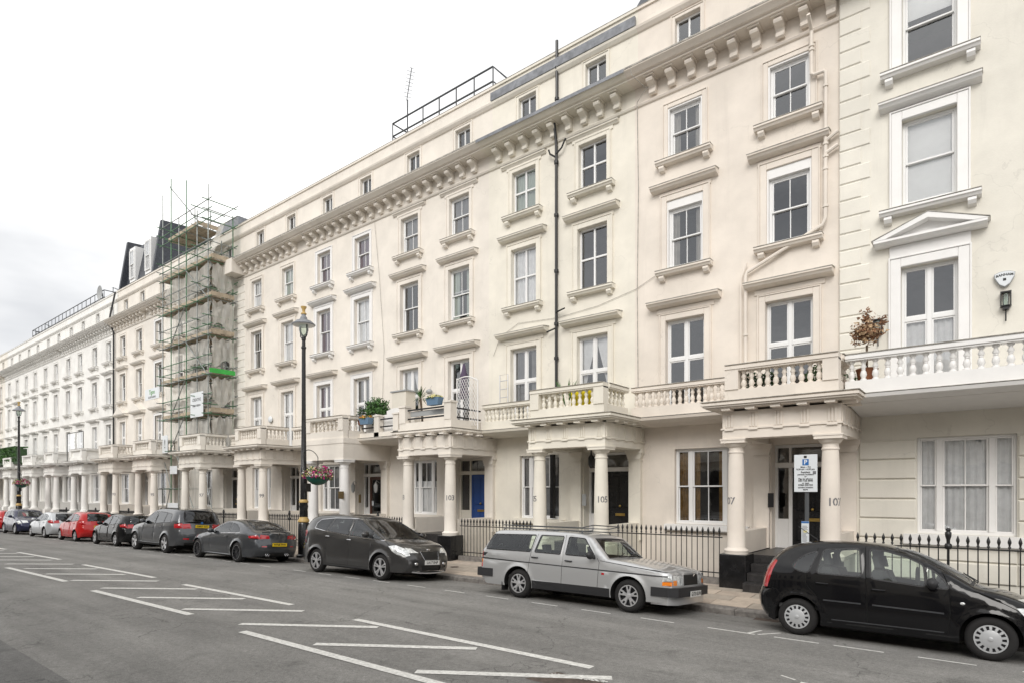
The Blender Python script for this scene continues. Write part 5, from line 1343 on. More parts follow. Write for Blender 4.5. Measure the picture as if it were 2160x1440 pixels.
# silver boxy estate with roof rack
def rack(q, s, c):
    z = 1.50
    for y in (-.56, .56): q.tube([(-.7, y, z), (1.5, y, z)], .013, 6); q.tube([(-.7, y, z + .07), (1.4, y, z + .07), (1.66, y, z + .13), (1.66, y, z + .02), (1.5, y, z)], .011, 6)
    for x in (-.65, -.2, .1, .5, .9, 1.3, 1.5): q.tube([(x, -.56, z), (x, .56, z)], .009, 6)
    for x in (-.65, .05, .72, 1.42):
        for y in (-.56, .56): q.tube([(x, y, z), (x, y * 1.12, z - .09)], .014, 6)
    q.tube([(1.66, -.56, z + .13), (1.66, .56, z + .13)], .011, 6); q.tube([(-.7, -.56, z + .07), (-.7, .56, z + .07)], .011, 6)
SP['estate'] = dict(name='silver_estate_car', label='boxy silver estate car with a roof rack parked between the portico columns', W=.855, wb=2.65, R=.31, rim=.2, rimk='volvo5', paint='paint_silver', r=.055, tum=.14, plan=.07, plan_len=.35, zb=.24, crease=.004,
    sil=[(-1.0, .26), (-1.12, .40), (-1.14, .55, 'c'), (-1.13, .98, 'c'), (-1.0, 1.14), (-.86, 1.36), (-.76, 1.435), (-.4, 1.46), (.4, 1.47), (1.2, 1.46), (1.6, 1.42), (1.75, 1.35), (2.0, 1.12), (2.16, .98, 'c'), (2.6, .94), (3.1, .87), (3.42, .80), (3.48, .77, 'c'), (3.5, .55), (3.5, .44, 'c'), (3.42, .28)],
    belt=[(-1.2, 1.0), (2.2, .95), (3.4, .78)], cabin=(-1.0, 2.1), wr=.025, seal=.022,
    windows=[('q', [(-.97, 1.02), (-.83, 1.34), (.34, 1.365), (.27, 1.02)]), ('r', [(.40, 1.02), (.49, 1.365), (1.06, 1.365), (1.04, 1.01)]), ('f', [(1.19, 1.01), (1.21, 1.36), (1.58, 1.34), (1.87, 1.0)])],
    seams=[[(.40, 1.4), (.30, 1.0), (.27, .75), (.27, .5)], [(1.12, 1.41), (1.12, .3)], [(1.93, .98), (1.99, .9), (1.97, .3)], [(2.0, .93), (3.4, .80)]],
    side=[('cladding', [(.38, .20), (2.25, .20), (2.25, .41), (.38, .41)]), ('strip', pline([(-1.12, .80), (3.42, .725)], .024)), ('tail', [(-1.13, .60), (-1.05, .60), (-1.05, .7), (-1.13, .7)]), ('ind', [(-1.13, .7), (-1.05, .7), (-1.05, .8), (-1.13, .8)]), ('tail', [(-1.13, .815), (-1.05, .815), (-1.05, .95), (-1.13, .95)]), ('ind', [(3.33, .56), (3.49, .56), (3.49, .63), (3.33, .63)]), ('head', [(3.33, .63), (3.49, .655), (3.47, .745), (3.33, .745)])],
    centre=[('windscreen', [(11.1, -.86), (12.9, -.92), (12.9, .92), (11.1, .86)]), ('seal', [(10.9, -.9), (13, -.96), (13, .96), (10.9, .9)]), ('rear_window', [(3.3, -.86), (5.2, -.84), (5.2, .84), (3.3, .86)]), ('seal', [(3.2, -.9), (5.35, -.88), (5.35, .88), (3.2, .9)]),
            ('head*', [(17.15, .5), (17.15, .8), (17.92, .8), (17.92, .5)]), ('head*', [(17.15, -.5), (17.15, -.8), (17.92, -.8), (17.92, -.5)]), ('ind', [(17.5, .82), (17.5, .99), (17.92, .99), (17.92, .82)]), ('ind', [(17.5, -.82), (17.5, -.99), (17.92, -.99), (17.92, -.82)]), ('head*', [(17.12, -.82), (17.12, -.99), (17.48, -.99), (17.48, -.82)]), ('head*', [(17.12, .82), (17.12, .99), (17.48, .99), (17.48, .82)]), ('grille', [(17.1, -.46), (17.95, -.46), (17.95, .46), (17.1, .46)])],
    mirror=(1.83, 1.0), handles=[(.42, .90), (1.28, .88)], handle_m='plastic', ws=13, flare=.02, nose=.03, crown=.02, seat=(.6, 1.3), plates=[], front_i=(18.9, -.04), seat_h=-.12, Ra=.375,
    extras=[('roof_rack', 'steel_rail', rack),
            ('front_bumper', 'plastic', lambda q, s, c: q.prism_z([(3.12, -.87), (3.45, -.86), (3.60, -.72), (3.63, 0), (3.60, .72), (3.45, .86), (3.12, .87), (3.12, .8), (3.4, .78), (3.5, 0), (3.4, -.78), (3.12, -.8)], .36, .53)),
            ('front_spoiler', 'paint_silver', lambda q, s, c: q.prism_z([(3.1, -.80), (3.42, -.80), (3.55, -.62), (3.56, 0), (3.55, .62), (3.42, .8), (3.1, .8)], .21, .36)),
            ('rear_bumper', 'plastic', lambda q, s, c: q.prism_z([(-.72, -.87), (-1.15, -.87), (-1.27, -.75), (-1.29, 0), (-1.27, .75), (-1.15, .87), (-.72, .87), (-.72, .8), (-1.1, .78), (-1.1, -.78), (-.72, -.8)], .40, .58)),
            ('number_plate', 'plate_white', lambda q, s, c: q.box(3.636, 3.648, -.25, .25, .35, .46)),
            ('plate_lettering', 'ink', lambda q, s, c: text_on(q, 'G173 GUW', .095, lambda u_, w_: (3.651, u_, .405 + w_), bold=.002)),
            ('grille_bar', 'chrome', lambda q, s, c: q.tube([(3.52, -.2, .58), (3.52, .2, .76)], .014, 6)),
            ('side_badge', 'lamp_red', lambda q, s, c: q.box(2.06, 2.12, -s(2.1, .7) - .004, -s(2.1, .7), .66, .70)),
            ('roof_tail_vent', 'plastic', lambda q, s, c: q.box(-1.05, -.9, -s(-1., .88) - .004, -s(-1., .88) + .01, .86, .93)),
            ('mud_flap', 'plastic', lambda q, s, c: q.box(-.46, -.44, -.84, -.62, .12, .4))])
SP['mpv'] = dict(name='grey_people_carrier', nose=.07, label='dark grey people carrier facing right beside the near lamp post', W=.95, wb=2.85, R=.34, rim=.235, rimk='twin5', paint='paint_grey', r=.11, tum=.2, plan=.24, plan_len=.85, zb=.24, crease=.014,
    sil=[(-.86, .28), (-.97, .5), (-.97, .78), (-.9, 1.02), (-.84, 1.26), (-.7, 1.5), (-.5, 1.61), (0, 1.67), (.6, 1.69), (1.2, 1.665), (1.6, 1.59), (2.05, 1.40), (2.6, 1.15), (2.9, 1.05), (3.25, .98), (3.48, .88), (3.64, .74), (3.71, .56), (3.72, .38), (3.66, .24)],
    belt=[(-.9, 1.27), (.5, 1.19), (1.5, 1.12), (2.9, 1.02), (3.5, .85)], cabin=(-.75, 2.8), wr=.04, seal=.018,
    windows=[('q', [(-.05, 1.26), (-.13, 1.40), (-.02, 1.505), (.30, 1.54), (.55, 1.55), (.40, 1.22), (.1, 1.24)]), ('r', [(.47, 1.21), (.64, 1.56), (1.40, 1.565), (1.40, 1.14)]), ('f', [(1.52, 1.13), (1.52, 1.56), (1.80, 1.52), (2.12, 1.41), (2.32, 1.30), (2.36, 1.075)]), ('t', [(2.42, 1.26), (2.60, 1.17), (2.83, 1.055), (2.44, 1.075)])],
    gm={'q': 'car_glass_dark', 'r': 'car_glass_dark'},
    seams=[[(1.46, 1.6), (1.46, 1.1), (1.52, .6), (1.50, .3)], [(.50, 1.58), (.38, 1.2), (.36, 1.0), (.44, .7)], [(2.42, 1.06), (2.44, .8), (2.38, .3), (.5, .3)], [(-.55, 1.2), (-.6, .8), (-.9, .74)], [(2.95, 1.02), (3.3, .84)]],
    side=[('chrome', pline([(-.18, 1.27), (.4, 1.195), (1.46, 1.105), (2.5, 1.05), (2.9, 1.035)], .014)), ('chrome', pline([(-.19, 1.27), (-.17, 1.42), (-.03, 1.53), (.6, 1.585), (1.5, 1.59), (1.83, 1.545), (2.15, 1.43), (2.62, 1.19), (2.9, 1.04)], .013)), ('tail', [(-.93, 1.0), (-.68, 1.02), (-.55, 1.16), (-.8, 1.24), (-.9, 1.15)]), ('head', [(3.12, .90), (3.3, .935), (3.55, .84), (3.72, .72), (3.62, .66), (3.4, .70), (3.25, .78)]), ('strip', pline([(.45, .42), (2.3, .42)], .012)), ('plastic', [(.38, .20), (2.35, .20), (2.35, .27), (.38, .27)])],
    centre=[('windscreen', [(10.05, -.84), (12.8, -.93), (12.8, .93), (10.05, .84)]), ('seal', [(9.9, -.87), (13, -.97), (13, .97), (9.9, .87)]), ('rear_window', [(3.9, -.8), (5.3, -.78), (5.3, .78), (3.9, .8)]), ('grille', [(15.95, -.5), (17.0, -.40), (17.0, .40), (15.95, .5)]), ('recess', [(17.7, -.6), (18.4, -.52), (18.4, .52), (17.7, .6)]), ('head*', [(15.35, .78), (15.0, .99), (15.95, .99), (16.1, .60)]), ('head*', [(15.35, -.78), (15.0, -.99), (15.95, -.99), (16.1, -.60)]), ('recess', [(17.1, .76), (17.1, .99), (18.0, .99), (18.0, .72)]), ('recess', [(17.1, -.76), (17.1, -.99), (18.0, -.99), (18.0, -.72)]), ('chrome', [(18.5, -.9), (18.5, .9), (18.6, .9), (18.6, -.9)])],
    mirror=(2.3, 1.14), mirror_m='paint_grey', handles=[(.50, 1.06), (1.50, 1.0)], handle_m='chrome', plates=[('f', 'LA17 ENP', 'plate_white')], front_i=(17.35, 0), ws=13, flare=.03, seat=(.6, 1.5), seat_h=.15, strip_m='paint_grey',
    extras=[('fog_light', 'chrome', lambda q, s, c: [q.sphere(tuple(c(17.5, v, .0)), 1, 12, 8, (.03, .06, .045)) for v in (-.82, .82)]), ('front_badge', 'chrome', lambda q, s, c: q.sphere(tuple(c(15.75, 0, .0)), 1, 12, 8, (.02, .07, .03))), ('grille_surround', 'chrome', lambda q, s, c: q.tube([c(a, v, .004) for a, v in ((15.93, -.5), (15.93, 0), (15.93, .5), (17.02, .4), (17.02, 0), (17.02, -.4), (15.93, -.5))], .004, 5)), ('lower_lip', 'alloy', lambda q, s, c: q.tube([c(18.75, v, .012) for v in (-.95, -.6, -.3, 0, .3, .6, .95)], .018, 5))])
SP['coupe'] = dict(name='grey_coupe', label='dark grey coupe with black multi-spoke wheels, left of the near lamp post', W=.905, wb=2.84, R=.335, rim=.24, rimk='multi', paint='paint_grey_blue', r=.12, tum=.24, plan=.22, plan_len=.9, zb=.2, crease=.012,
    sil=[(-.85, .24), (-.98, .42), (-.99, .62), (-.93, .80), (-.92, .96), (-.86, 1.0), (-.55, 1.06), (-.2, 1.21), (.2, 1.335), (.6, 1.395), (1.0, 1.405), (1.35, 1.36), (1.8, 1.17), (2.12, 1.0), (2.5, .95), (3.0, .88), (3.4, .76), (3.62, .58), (3.66, .4), (3.58, .22)],
    belt=[(-.9, .96), (.2, .97), (1.9, .90), (2.3, .87), (3.4, .7)], cabin=(-.4, 2.05), wr=.05, seal=.018,
    windows=[('r', [(-.02, 1.02), (.10, 1.13), (.35, 1.24), (.68, 1.29), (.60, .985), (.3, .99)]), ('f', [(.68, .98), (.76, 1.30), (1.1, 1.30), (1.4, 1.21), (1.72, 1.04), (1.84, .93)])], gm={'r': 'car_glass_dark'},
    seams=[[(.66, 1.32), (.6, .95), (.62, .6), (.6, .3)], [(1.86, .92), (1.93, .6), (1.86, .26), (.6, .26)]],
    side=[('chrome', pline([(-.06, 1.0), (.3, .972), (.62, .965), (1.86, .915)], .012)), ('tail', [(-.96, .80), (-.62, .83), (-.60, .90), (-.9, .93)]), ('head', [(3.1, .72), (3.3, .78), (3.52, .66), (3.4, .6)]), ('plastic', [(.4, .18), (2.42, .18), (2.42, .235), (.4, .235)])],
    centre=[('rear_window', [(6.15, -.8), (8.3, -.78), (8.3, .78), (6.15, .8)]), ('seal', [(6.05, -.84), (8.4, -.82), (8.4, .82), (6.05, .84)]), ('roofdark', [(8.45, -.8), (10.6, -.8), (10.6, .8), (8.45, .8)]), ('windscreen', [(10.9, -.86), (12.8, -.92), (12.8, .92), (10.9, .86)]), ('tail*', [(3.02, .52), (3.05, .99), (3.95, .99), (3.7, .56)]), ('tail*', [(3.02, -.52), (3.05, -.99), (3.95, -.99), (3.7, -.56)]), ('recess', [(.2, -.7), (.75, -.75), (.75, .75), (.2, .7)]), ('refl*', [(1.65, .7), (1.65, .95), (1.8, .95), (1.8, .7)]), ('refl*', [(1.65, -.7), (1.65, -.95), (1.8, -.95), (1.8, -.7)])],
    mirror=(1.72, .98), mirror_m='paint_grey_blue', handles=[(.78, .84)], plates=[('r', 'WF68 PNV', 'plate_yellow')], rear_i=(1.95, .0), ws=13, flare=.03, seat=(.55, 1.05), seat_h=-.08, tyre_w=.23,
    extras=[*[('exhaust_tip', 'chrome', lambda q, s, c, v=v: q.lathe([(.035, 0), (.045, -.05), (.036, -.055), (.03, -.01)], (c(.3, v).x + .0, c(.3, v).y, .29), 12, axis='x')) for v in (-.62, -.5, .5, .62)], ('boot_badge', 'chrome', lambda q, s, c: q.lathe([(.04, -.005), (.04, .004)], (c(3.9, 0).x - .0, 0, c(3.9, 0).z), 14, axis='x')), ('boot_spoiler', 'paint_grey_blue', lambda q, s, c: q.tube([c(4.9, v, .015) for v in (-.85, -.5, 0, .5, .85)], .016, 6))])
SP['suv'] = dict(name='grey_off_roader', label='tall mid-grey off-roader with silver star wheels seen from behind, below the scaffolding', W=.955, wb=2.933, R=.37, rim=.25, rimk='star5', paint='paint_grey_mid', r=.10, tum=.2, plan=.2, plan_len=.7, zb=.3, crease=.012,
    sil=[(-.8, .34), (-.9, .5), (-.93, .75), (-.88, 1.0), (-.86, 1.15), (-.8, 1.3), (-.68, 1.58), (-.55, 1.69), (-.1, 1.74), (.6, 1.765), (1.3, 1.745), (1.7, 1.65), (2.1, 1.42), (2.42, 1.2), (2.75, 1.14), (3.3, 1.05), (3.65, .92), (3.82, .7), (3.82, .45), (3.7, .32)],
    belt=[(-.9, 1.2), (1.5, 1.14), (2.4, 1.08), (3.6, .9)], cabin=(-.7, 2.35), wr=.04, seal=.02,
    windows=[('q', [(-.30, 1.22), (-.22, 1.52), (.22, 1.58), (.28, 1.2)]), ('r', [(.34, 1.2), (.29, 1.59), (1.02, 1.62), (1.06, 1.16)]), ('f', [(1.16, 1.15), (1.14, 1.62), (1.5, 1.60), (1.78, 1.49), (2.1, 1.28), (2.16, 1.1)])], gm={'q': 'car_glass_dark', 'r': 'car_glass_dark'},
    seams=[[(1.11, 1.66), (1.11, 1.1), (1.14, .4)], [(.26, 1.62), (.3, 1.15), (.34, .9), (.48, .7)], [(2.18, 1.1), (2.25, .7), (2.2, .4), (.55, .4)]],
    side=[('tail', [(-.90, 1.0), (-.62, 1.0), (-.58, 1.16), (-.85, 1.2)]), ('cladding', [(.42, .28), (2.5, .28), (2.5, .38), (.42, .38)]), ('head', [(3.3, .92), (3.5, .96), (3.7, .84), (3.5, .8)])],
    centre=[('rear_window', [(4.6, -.84), (6.5, -.82), (6.5, .82), (4.6, .84)]), ('seal', [(4.45, -.9), (6.65, -.88), (6.65, .88), (4.45, .9)]), ('windscreen', [(11.1, -.86), (12.8, -.92), (12.8, .92), (11.1, .86)]), ('tail*', [(2.95, .56), (2.95, .99), (4.1, .99), (4.1, .64)]), ('tail*', [(2.95, -.56), (2.95, -.99), (4.1, -.99), (4.1, -.64)]), ('refl*', [(1.3, .68), (1.3, .96), (1.5, .96), (1.5, .68)]), ('refl*', [(1.3, -.68), (1.3, -.96), (1.5, -.96), (1.5, -.68)]), ('recess', [(.1, -.8), (.7, -.85), (.7, .85), (.1, .8)])],
    mirror=(2.05, 1.2), mirror_m='paint_grey_mid', handles=[(.45, 1.03), (1.28, 1.0)], plates=[('r', 'GM07 SGC', 'plate_yellow')], rear_i=(3.45, 0), ws=13, flare=.035, seat=(.6, 1.35), seat_h=.25, tyre_w=.26, rear_glass='car_glass_dark',
    extras=[('boot_badge', 'ink_blue', lambda q, s, c: q.lathe([(.045, -.005), (.045, .004)], (c(4.25, 0).x, 0, c(4.25, 0).z), 14, axis='x')), ('roof_rail', 'plastic', lambda q, s, c: [q.tube([(-.4, y, 1.70), (-.3, y, 1.77), (1.2, y, 1.79), (1.4, y, 1.72)], .016, 6) for y in (-.66, .66)])])
def hatch(key, name, label, paint_, k=1., H=1., W_=.88, wb=2.6, R=.31, rim=.2, rimk='twin5', plate=None, rear=True, **kw):
    sil = [(-.62, .26), (-.76, .44), (-.76, .66), (-.70, .84), (-.66, 1.0), (-.52, 1.22), (-.36, 1.37), (0, 1.44), (.5, 1.475), (1.0, 1.46), (1.35, 1.39), (1.75, 1.18), (2.12, .98), (2.45, .94), (2.85, .86), (3.12, .74), (3.28, .56), (3.3, .4), (3.2, .24)]
    sx = wb / 2.6
    sil = [(x * sx, z * H) for x, z in sil]; sc = lambda P: [(x * sx, z * H) for x, z in P]
    SP[key] = dict(name=name, label=label, W=W_, wb=wb, R=R, rim=rim, rimk=rimk, paint=paint_, r=.1, tum=.19, plan=.2, plan_len=.7, zb=.22,
        sil=sil, belt=[(-.7 * sx, 1.02 * H), (.5 * sx, .98 * H), (2.1 * sx, .92 * H), (3.2 * sx, .72 * H)], cabin=(-.5 * sx, 2.0 * sx), wr=.04, seal=.02,
        windows=[('q', sc([(-.22, 1.06), (-.15, 1.24), (.10, 1.3), (.18, 1.02)])), ('r', sc([(.24, 1.02), (.17, 1.32), (.85, 1.365), (.86, .985)])), ('f', sc([(.95, .98), (.94, 1.365), (1.18, 1.35), (1.45, 1.24), (1.75, 1.06), (1.84, .94)]))],
        seams=[sc([(.9, 1.4), (.9, .98), (.94, .3)]), sc([(.2, 1.34), (.2, .95), (.34, .7)]), sc([(1.86, .94), (1.95, .6), (1.9, .28), (.5, .28)])],
        side=[('tail', sc([(-.72, .84), (-.42, .88), (-.32, .98), (-.62, 1.04)])), ('head', sc([(2.75, .76), (2.95, .82), (3.2, .66), (3.05, .6)]))],
        centre=[('rear_window', [(4.1, -.8), (5.9, -.76), (5.9, .76), (4.1, .8)]), ('seal', [(4.0, -.86), (6.05, -.82), (6.05, .82), (4.0, .86)]), ('windscreen', [(10.2, -.84), (11.8, -.92), (11.8, .92), (10.2, .84)]), ('tail*', [(3.0, .6), (3.0, .99), (4.0, .99), (4.0, .66)]), ('tail*', [(3.0, -.6), (3.0, -.99), (4.0, -.99), (4.0, -.66)]), ('grille', [(15, -.5), (15.8, -.5), (15.8, .5), (15, .5)]), ('recess', [(16.6, -.6), (17.3, -.55), (17.3, .55), (16.6, .6)]), ('head*', [(14.6, .58), (14.3, .99), (15.4, .99), (15.4, .6)]), ('head*', [(14.6, -.58), (14.3, -.99), (15.4, -.99), (15.4, -.6)])],
        mirror=(1.74 * sx, 1.0 * H), handles=[(.3 * sx, .88 * H), (1.05 * sx, .86 * H)], ws=12, flare=.025, seat=(.5, 1.15), seat_h=.02 + (H - 1) * .6, rear_i=(2.4, 0), front_i=(16.1, 0), plates=[('r', plate[0], plate[1])] if plate else [], **kw)
    if not rear: SP[key]['plates'] = [('f', plate[0], plate[1])]
hatch('blackhatch', 'black_hatchback', 'black five-door hatchback parked facing left between the red car and the grey off-roader', 'paint_black', W_=.87, wb=2.6, mirror_m='paint_black', handle_m='chrome')
hatch('red', 'red_hatchback', 'bright red hatchback parked facing left', 'paint_red', W_=.85, wb=2.39, H=1.03, R=.29, rim=.19, mirror_m='plastic', plate=('KX07 RDE', 'plate_yellow'))
hatch('golf', 'silver_hatchback', 'light silver hatchback parked facing left behind the red one', 'paint_light_silver', W_=.89, wb=2.637, H=.99, mirror_m='paint_light_silver')
hatch('navy', 'navy_off_roader', 'navy blue compact off-roader facing right, near the left edge', 'paint_navy', W_=.91, wb=2.67, H=1.08, R=.34, rim=.22, rimk='twin5', mirror_m='paint_navy', plate=('KM16 UDX', 'plate_white'), rear=False)
hatch('red2', 'red_car', 'red car mostly cut off by the left edge of the picture', 'paint_red', W_=.87, wb=2.5, mirror_m='paint_red')
DOORS = dict(
    c3=[[(.925, 1.455), (.955, 1.0), (.985, .6), (.985, .305), (1.972, .305), (2.0, .6), (1.99, .95), (1.9, 1.15), (1.72, 1.28), (1.5, 1.385), (1.24, 1.44)], [(.92, 1.455), (.95, 1.0), (.98, .6), (.98, .305), (.45, .305), (.32, .62), (.18, .76), (.12, .85), (.125, 1.0), (.2, 1.2), (.27, 1.41), (.6, 1.455)]],
    estate=[[(1.125, 1.40), (1.125, .3), (1.965, .3), (1.985, .9), (1.925, .985), (1.64, 1.375)], [(1.115, 1.40), (1.115, .3), (.5, .3), (.27, .5), (.27, .75), (.30, 1.0), (.41, 1.4)]],
    mpv=[[(1.465, 1.6), (1.465, 1.1), (1.525, .6), (1.505, .31), (2.375, .31), (2.435, .8), (2.415, 1.06), (2.36, 1.31), (2.12, 1.45), (1.82, 1.555)], [(1.455, 1.6), (1.455, 1.1), (1.515, .6), (1.495, .31), (.55, .31), (.44, .7), (.36, 1.0), (.38, 1.2), (.50, 1.58)]],
    coupe=[[(.66, 1.33), (.6, .95), (.62, .6), (.605, .31), (1.855, .31), (1.925, .6), (1.865, .92), (1.74, 1.06), (1.42, 1.24), (1.1, 1.325)]],
    suv=[[(1.115, 1.655), (1.115, 1.1), (1.145, .4), (2.195, .4), (2.245, .7), (2.175, 1.1), (2.12, 1.3), (1.8, 1.52), (1.5, 1.635)], [(1.105, 1.655), (1.105, 1.1), (1.135, .4), (.6, .4), (.48, .7), (.34, .9), (.3, 1.15), (.26, 1.62)]])
HD = [[(.905, 1.395), (.905, .98), (.945, .31), (1.895, .31), (1.945, .6), (1.855, .94), (1.76, 1.09), (1.47, 1.27), (1.19, 1.385)], [(.895, 1.395), (.895, .98), (.935, .31), (.52, .31), (.34, .7), (.2, .95), (.2, 1.34)]]
for k, s in SP.items():
    if k in DOORS: s['doors'] = [('a%d' % i, p) for i, p in enumerate(DOORS[k])]
    else:
        sx_ = s['wb'] / 2.6; sz_ = s['sil'][8][1] / 1.475; s['doors'] = [('a%d' % i, [(x * sx_, z * sz_) for x, z in p]) for i, p in enumerate(HD)]
car_pos = dict(c3=(-2.46, 10.42, 1), estate=(-8.06, 10.3, 1), mpv=(-15.3, 10.08, 1), coupe=(-19.75, 10.0, -1), suv=(-25.4, 10.0, -1), blackhatch=(-31.1, 10.15, -1), red=(-36.6, 10.15, -1), golf=(-41.6, 10.1, -1), navy=(-50.4, 10.1, 1), red2=(-53.2, 10.2, -1))
for k, (x, D, f) in car_pos.items():
    s = SP[k]; r = car(s); park(r, x, D, s['W'], f, wb=s['wb'])
# ------------------------------------------------------------------ opposite side of the street (out of view, added for reflections, kept low for more sky light)
op = thing('opposite_terrace', 'plain cream terrace on the near side of the street, behind the viewer', 'building', (-20, -5.4, 0))
a = MB(); a.box(-75, 40, -7, -5.4, -2, 9.0); a.box(-75, 40, -5.4, -5.0, 8.6, 8.9); a.box(-75, 40, -5.4, -5.1, 4.0, 4.3); a.build('wall', 'opp_wall', op); MB().box(-75, 40, -5.39, -5.36, -2, 3.5).build('dark_reflection_band', 'area_floor', op)  # dark lower band added so the car sides mirror less bright wall
a = MB()
for i in range(36):
    x = -73 + 3.1 * i
    for z0, z1 in ((.9, 3.4), (4.6, 6.8)): a.box(x, x + 1.25, -5.41, -5.35, z0, z1)
tag(a.build('window_glazing', 'gloss_black', op), kind='stuff')

# ------------------------------------------------------------------ street lamps
def street_lamp(x, label, basket_side=None):
    g0 = pz(x, 12.4); t = thing('street_lamp', label, 'street lamp', (x, 12.4, g0), 'heritage lamp posts')
    y = 12.4; H = 7.72
    b = MB().lathe([(.26, g0 - .1), (.26, g0 + .06), (.2, g0 + .1), (.2, .98), (.17, 1.04)], (x, y, 0), 14); b.build('base', 'gloss_black', t, True, auto=35)
    MB().lathe([(.17, 1.04), (.2, 1.07), (.2, 1.13), (.15, 1.2), (.15, 1.24)], (x, y, 0), 16).build('gold_collar', 'gold', t, True)
    MB().lathe([(.135, 1.24), (.15, 1.3), (.14, 1.5), (.16, 1.62), (.14, 1.72), (.16, 1.76)], (x, y, 0), 16).build('knuckle', 'gloss_black', t, True)
    MB().lathe([(.165, 1.76), (.17, 1.8), (.135, 1.84), (.13, 1.87)], (x, y, 0), 16).build('gold_collar', 'gold', t, True)
    MB().lathe([(.125, 1.87), (.12, 3.0), (.1, 3.05), (.075, 5.0), (.07, 7.3), (.09, 7.32), (.09, 7.38), (.065, 7.4), (.06, H - .12), (.08, H - .1), (.08, H)], (x, y, 0), 14).build('post', 'gloss_black', t, True, auto=35)
    MB().box(x + .12, x + .3, y - .1, y + .1, 2.15, 2.45).build('control_box', 'gloss_black', t)
    f = MB()
    for s in (-1, 1): f.tube([(x, y, H - .1), (x + s * .12, y, H - .02), (x + s * .2, y, H + .05), (x + s * .2, y, H + .45)], .022, 6)
    f.build('lantern_frame', 'gloss_black', t)
    MB().lathe([(.05, H + .02), (.12, H + .08), (.165, H + .25), (.17, H + .42)], (x, y, 0), 16, cap=False).build('glass_globe', 'car_glass', t, True)
    MB().lathe([(.4, H + .43), (.41, H + .46), (.36, H + .5), (.27, H + .58), (.13, H + .64), (.12, H + .7), (.08, H + .76), (.07, H + .82)], (x, y, 0), 20).build('lamp_hood', 'lead', t, True, auto=35)
    MB().lathe([(.39, H + .425), (.25, H + .47), (.02, H + .48)], (x, y, 0), 20).build('reflector_plate', 'white', t, True)
    MB().lathe([(.1, H + .82), (.1, H + .86), (.05, H + .9), (.06, H + 1.0), (.1, H + 1.06), (.105, H + 1.1), (.0, H + 1.1)], (x, y, 0), 14).build('finial', 'gold', t, True)
    arm = MB(); ax = x + .12
    pts = [(ax, y, 2.95), (ax, y - .05, 3.3)] + [(x + .12 + .42 - .42 * math.cos(a), y - .05 - .12 * math.sin(a), 3.35 + .28 * math.sin(a)) for a in np.linspace(0, PI, 12)] + [(x + .96, y - .05, 3.05)]
    arm.tube(pts, .014, 6); arm.build('basket_bracket', 'iron', t)
    k = thing('hanging_basket', 'green flower basket with pink and cream flowers hanging from the ' + ('near' if x > -30 else 'far') + ' lamp post', 'flower basket', (x + .96, y - .05, 2.4), 'flower baskets on the lamp posts')
    cx_, cy_ = x + .96, y - .05
    MB().lathe([(.05, 2.38), (.2, 2.42), (.36, 2.55), (.42, 2.68), (.36, 2.68)], (cx_, cy_, 0), 20).build('basket', 'planter_green', k, True)
    c = MB()
    for q in range(3):
        a_ = 2.1 * q + .4; c.tube([(cx_ + .38 * math.cos(a_), cy_ + .38 * math.sin(a_), 2.7), (cx_, cy_, 3.06)], .006, 4)
    c.build('chain', 'iron', k)
    rr = random.Random(5)
    fl = {'petal_pink': MB(), 'petal_yellow': MB(), 'petal_white': MB(), 'leaf': MB()}
    for q in range(900):
        a_ = rr.uniform(0, 2 * PI); e = rr.uniform(-.55, 1.2); r_ = rr.uniform(.4, .56)
        px = cx_ + r_ * math.cos(a_) * math.cos(e * .9); py = cy_ + r_ * math.sin(a_) * math.cos(e * .9); pz_ = 2.72 + .26 * math.sin(e) * (1 + .3 * math.sin(a_ * 3))
        side = math.cos(a_)
        kk = 'leaf' if rr.random() < .42 else ('petal_pink' if rr.random() < (.85 if abs(side) > .5 else .12) else ('petal_yellow' if rr.random() < .65 else 'petal_white'))
        if kk != 'petal_pink' and e < -.1 and abs(side) < .6: continue
        s_ = rr.uniform(.022, .045); n = Vector((rr.gauss(0, 1), rr.gauss(0, 1), rr.gauss(0, 1))).normalized(); u = n.orthogonal().normalized() * s_; w = n.cross(u).normalized() * s_
        P_ = Vector((px, py, pz_)); fl[kk].add([P_ + u, P_ + w, P_ - u, P_ - w], [(0, 1, 2, 3)])
    for kk, m_ in fl.items(): tag(m_.build('foliage' if kk == 'leaf' else 'flowers', kk, k, fix=False), kind='stuff')
    return t
street_lamp(-19.5, 'tall black and gold heritage lamp post standing between the grey coupe and the people carrier')
street_lamp(-57.15, 'distant black heritage lamp post in front of the white houses')

# ------------------------------------------------------------------ parking sign
sx, sy = -2.75, 12.35; g0 = pz(sx, sy)
t = thing('parking_sign', 'resident parking sign with a blue P on a grey post behind the black hatchback', 'parking sign', (sx, sy, g0))
MB().lathe([(.038, g0), (.038, 2.8)], (sx + .02, sy, 0), 12).build('post', 'steel_rail', t, True)
sa = math.radians(0)
pl_ = MB().bbox(sx - .19, sx + .21, sy - .06, sy - .045, 2.17, 2.87, .004).build('sign_plate', 'sign_white', t)
def on_sign(u, w, yo=.064): return (sx + .01 + u, sy - yo, w)
q = MB(); q.bbox(sx - .045, sx + .065, sy - .0635, sy - .0605, 2.67, 2.785, .001); q.build('parking_symbol_panel', 'ink_blue', pl_)
q = MB(); text_on(q, 'P', .115, lambda u, w: on_sign(u, 2.727 + w, .0645), bold=.003); q.build('parking_symbol', 'sign_white', pl_, fix=False)
q = MB()
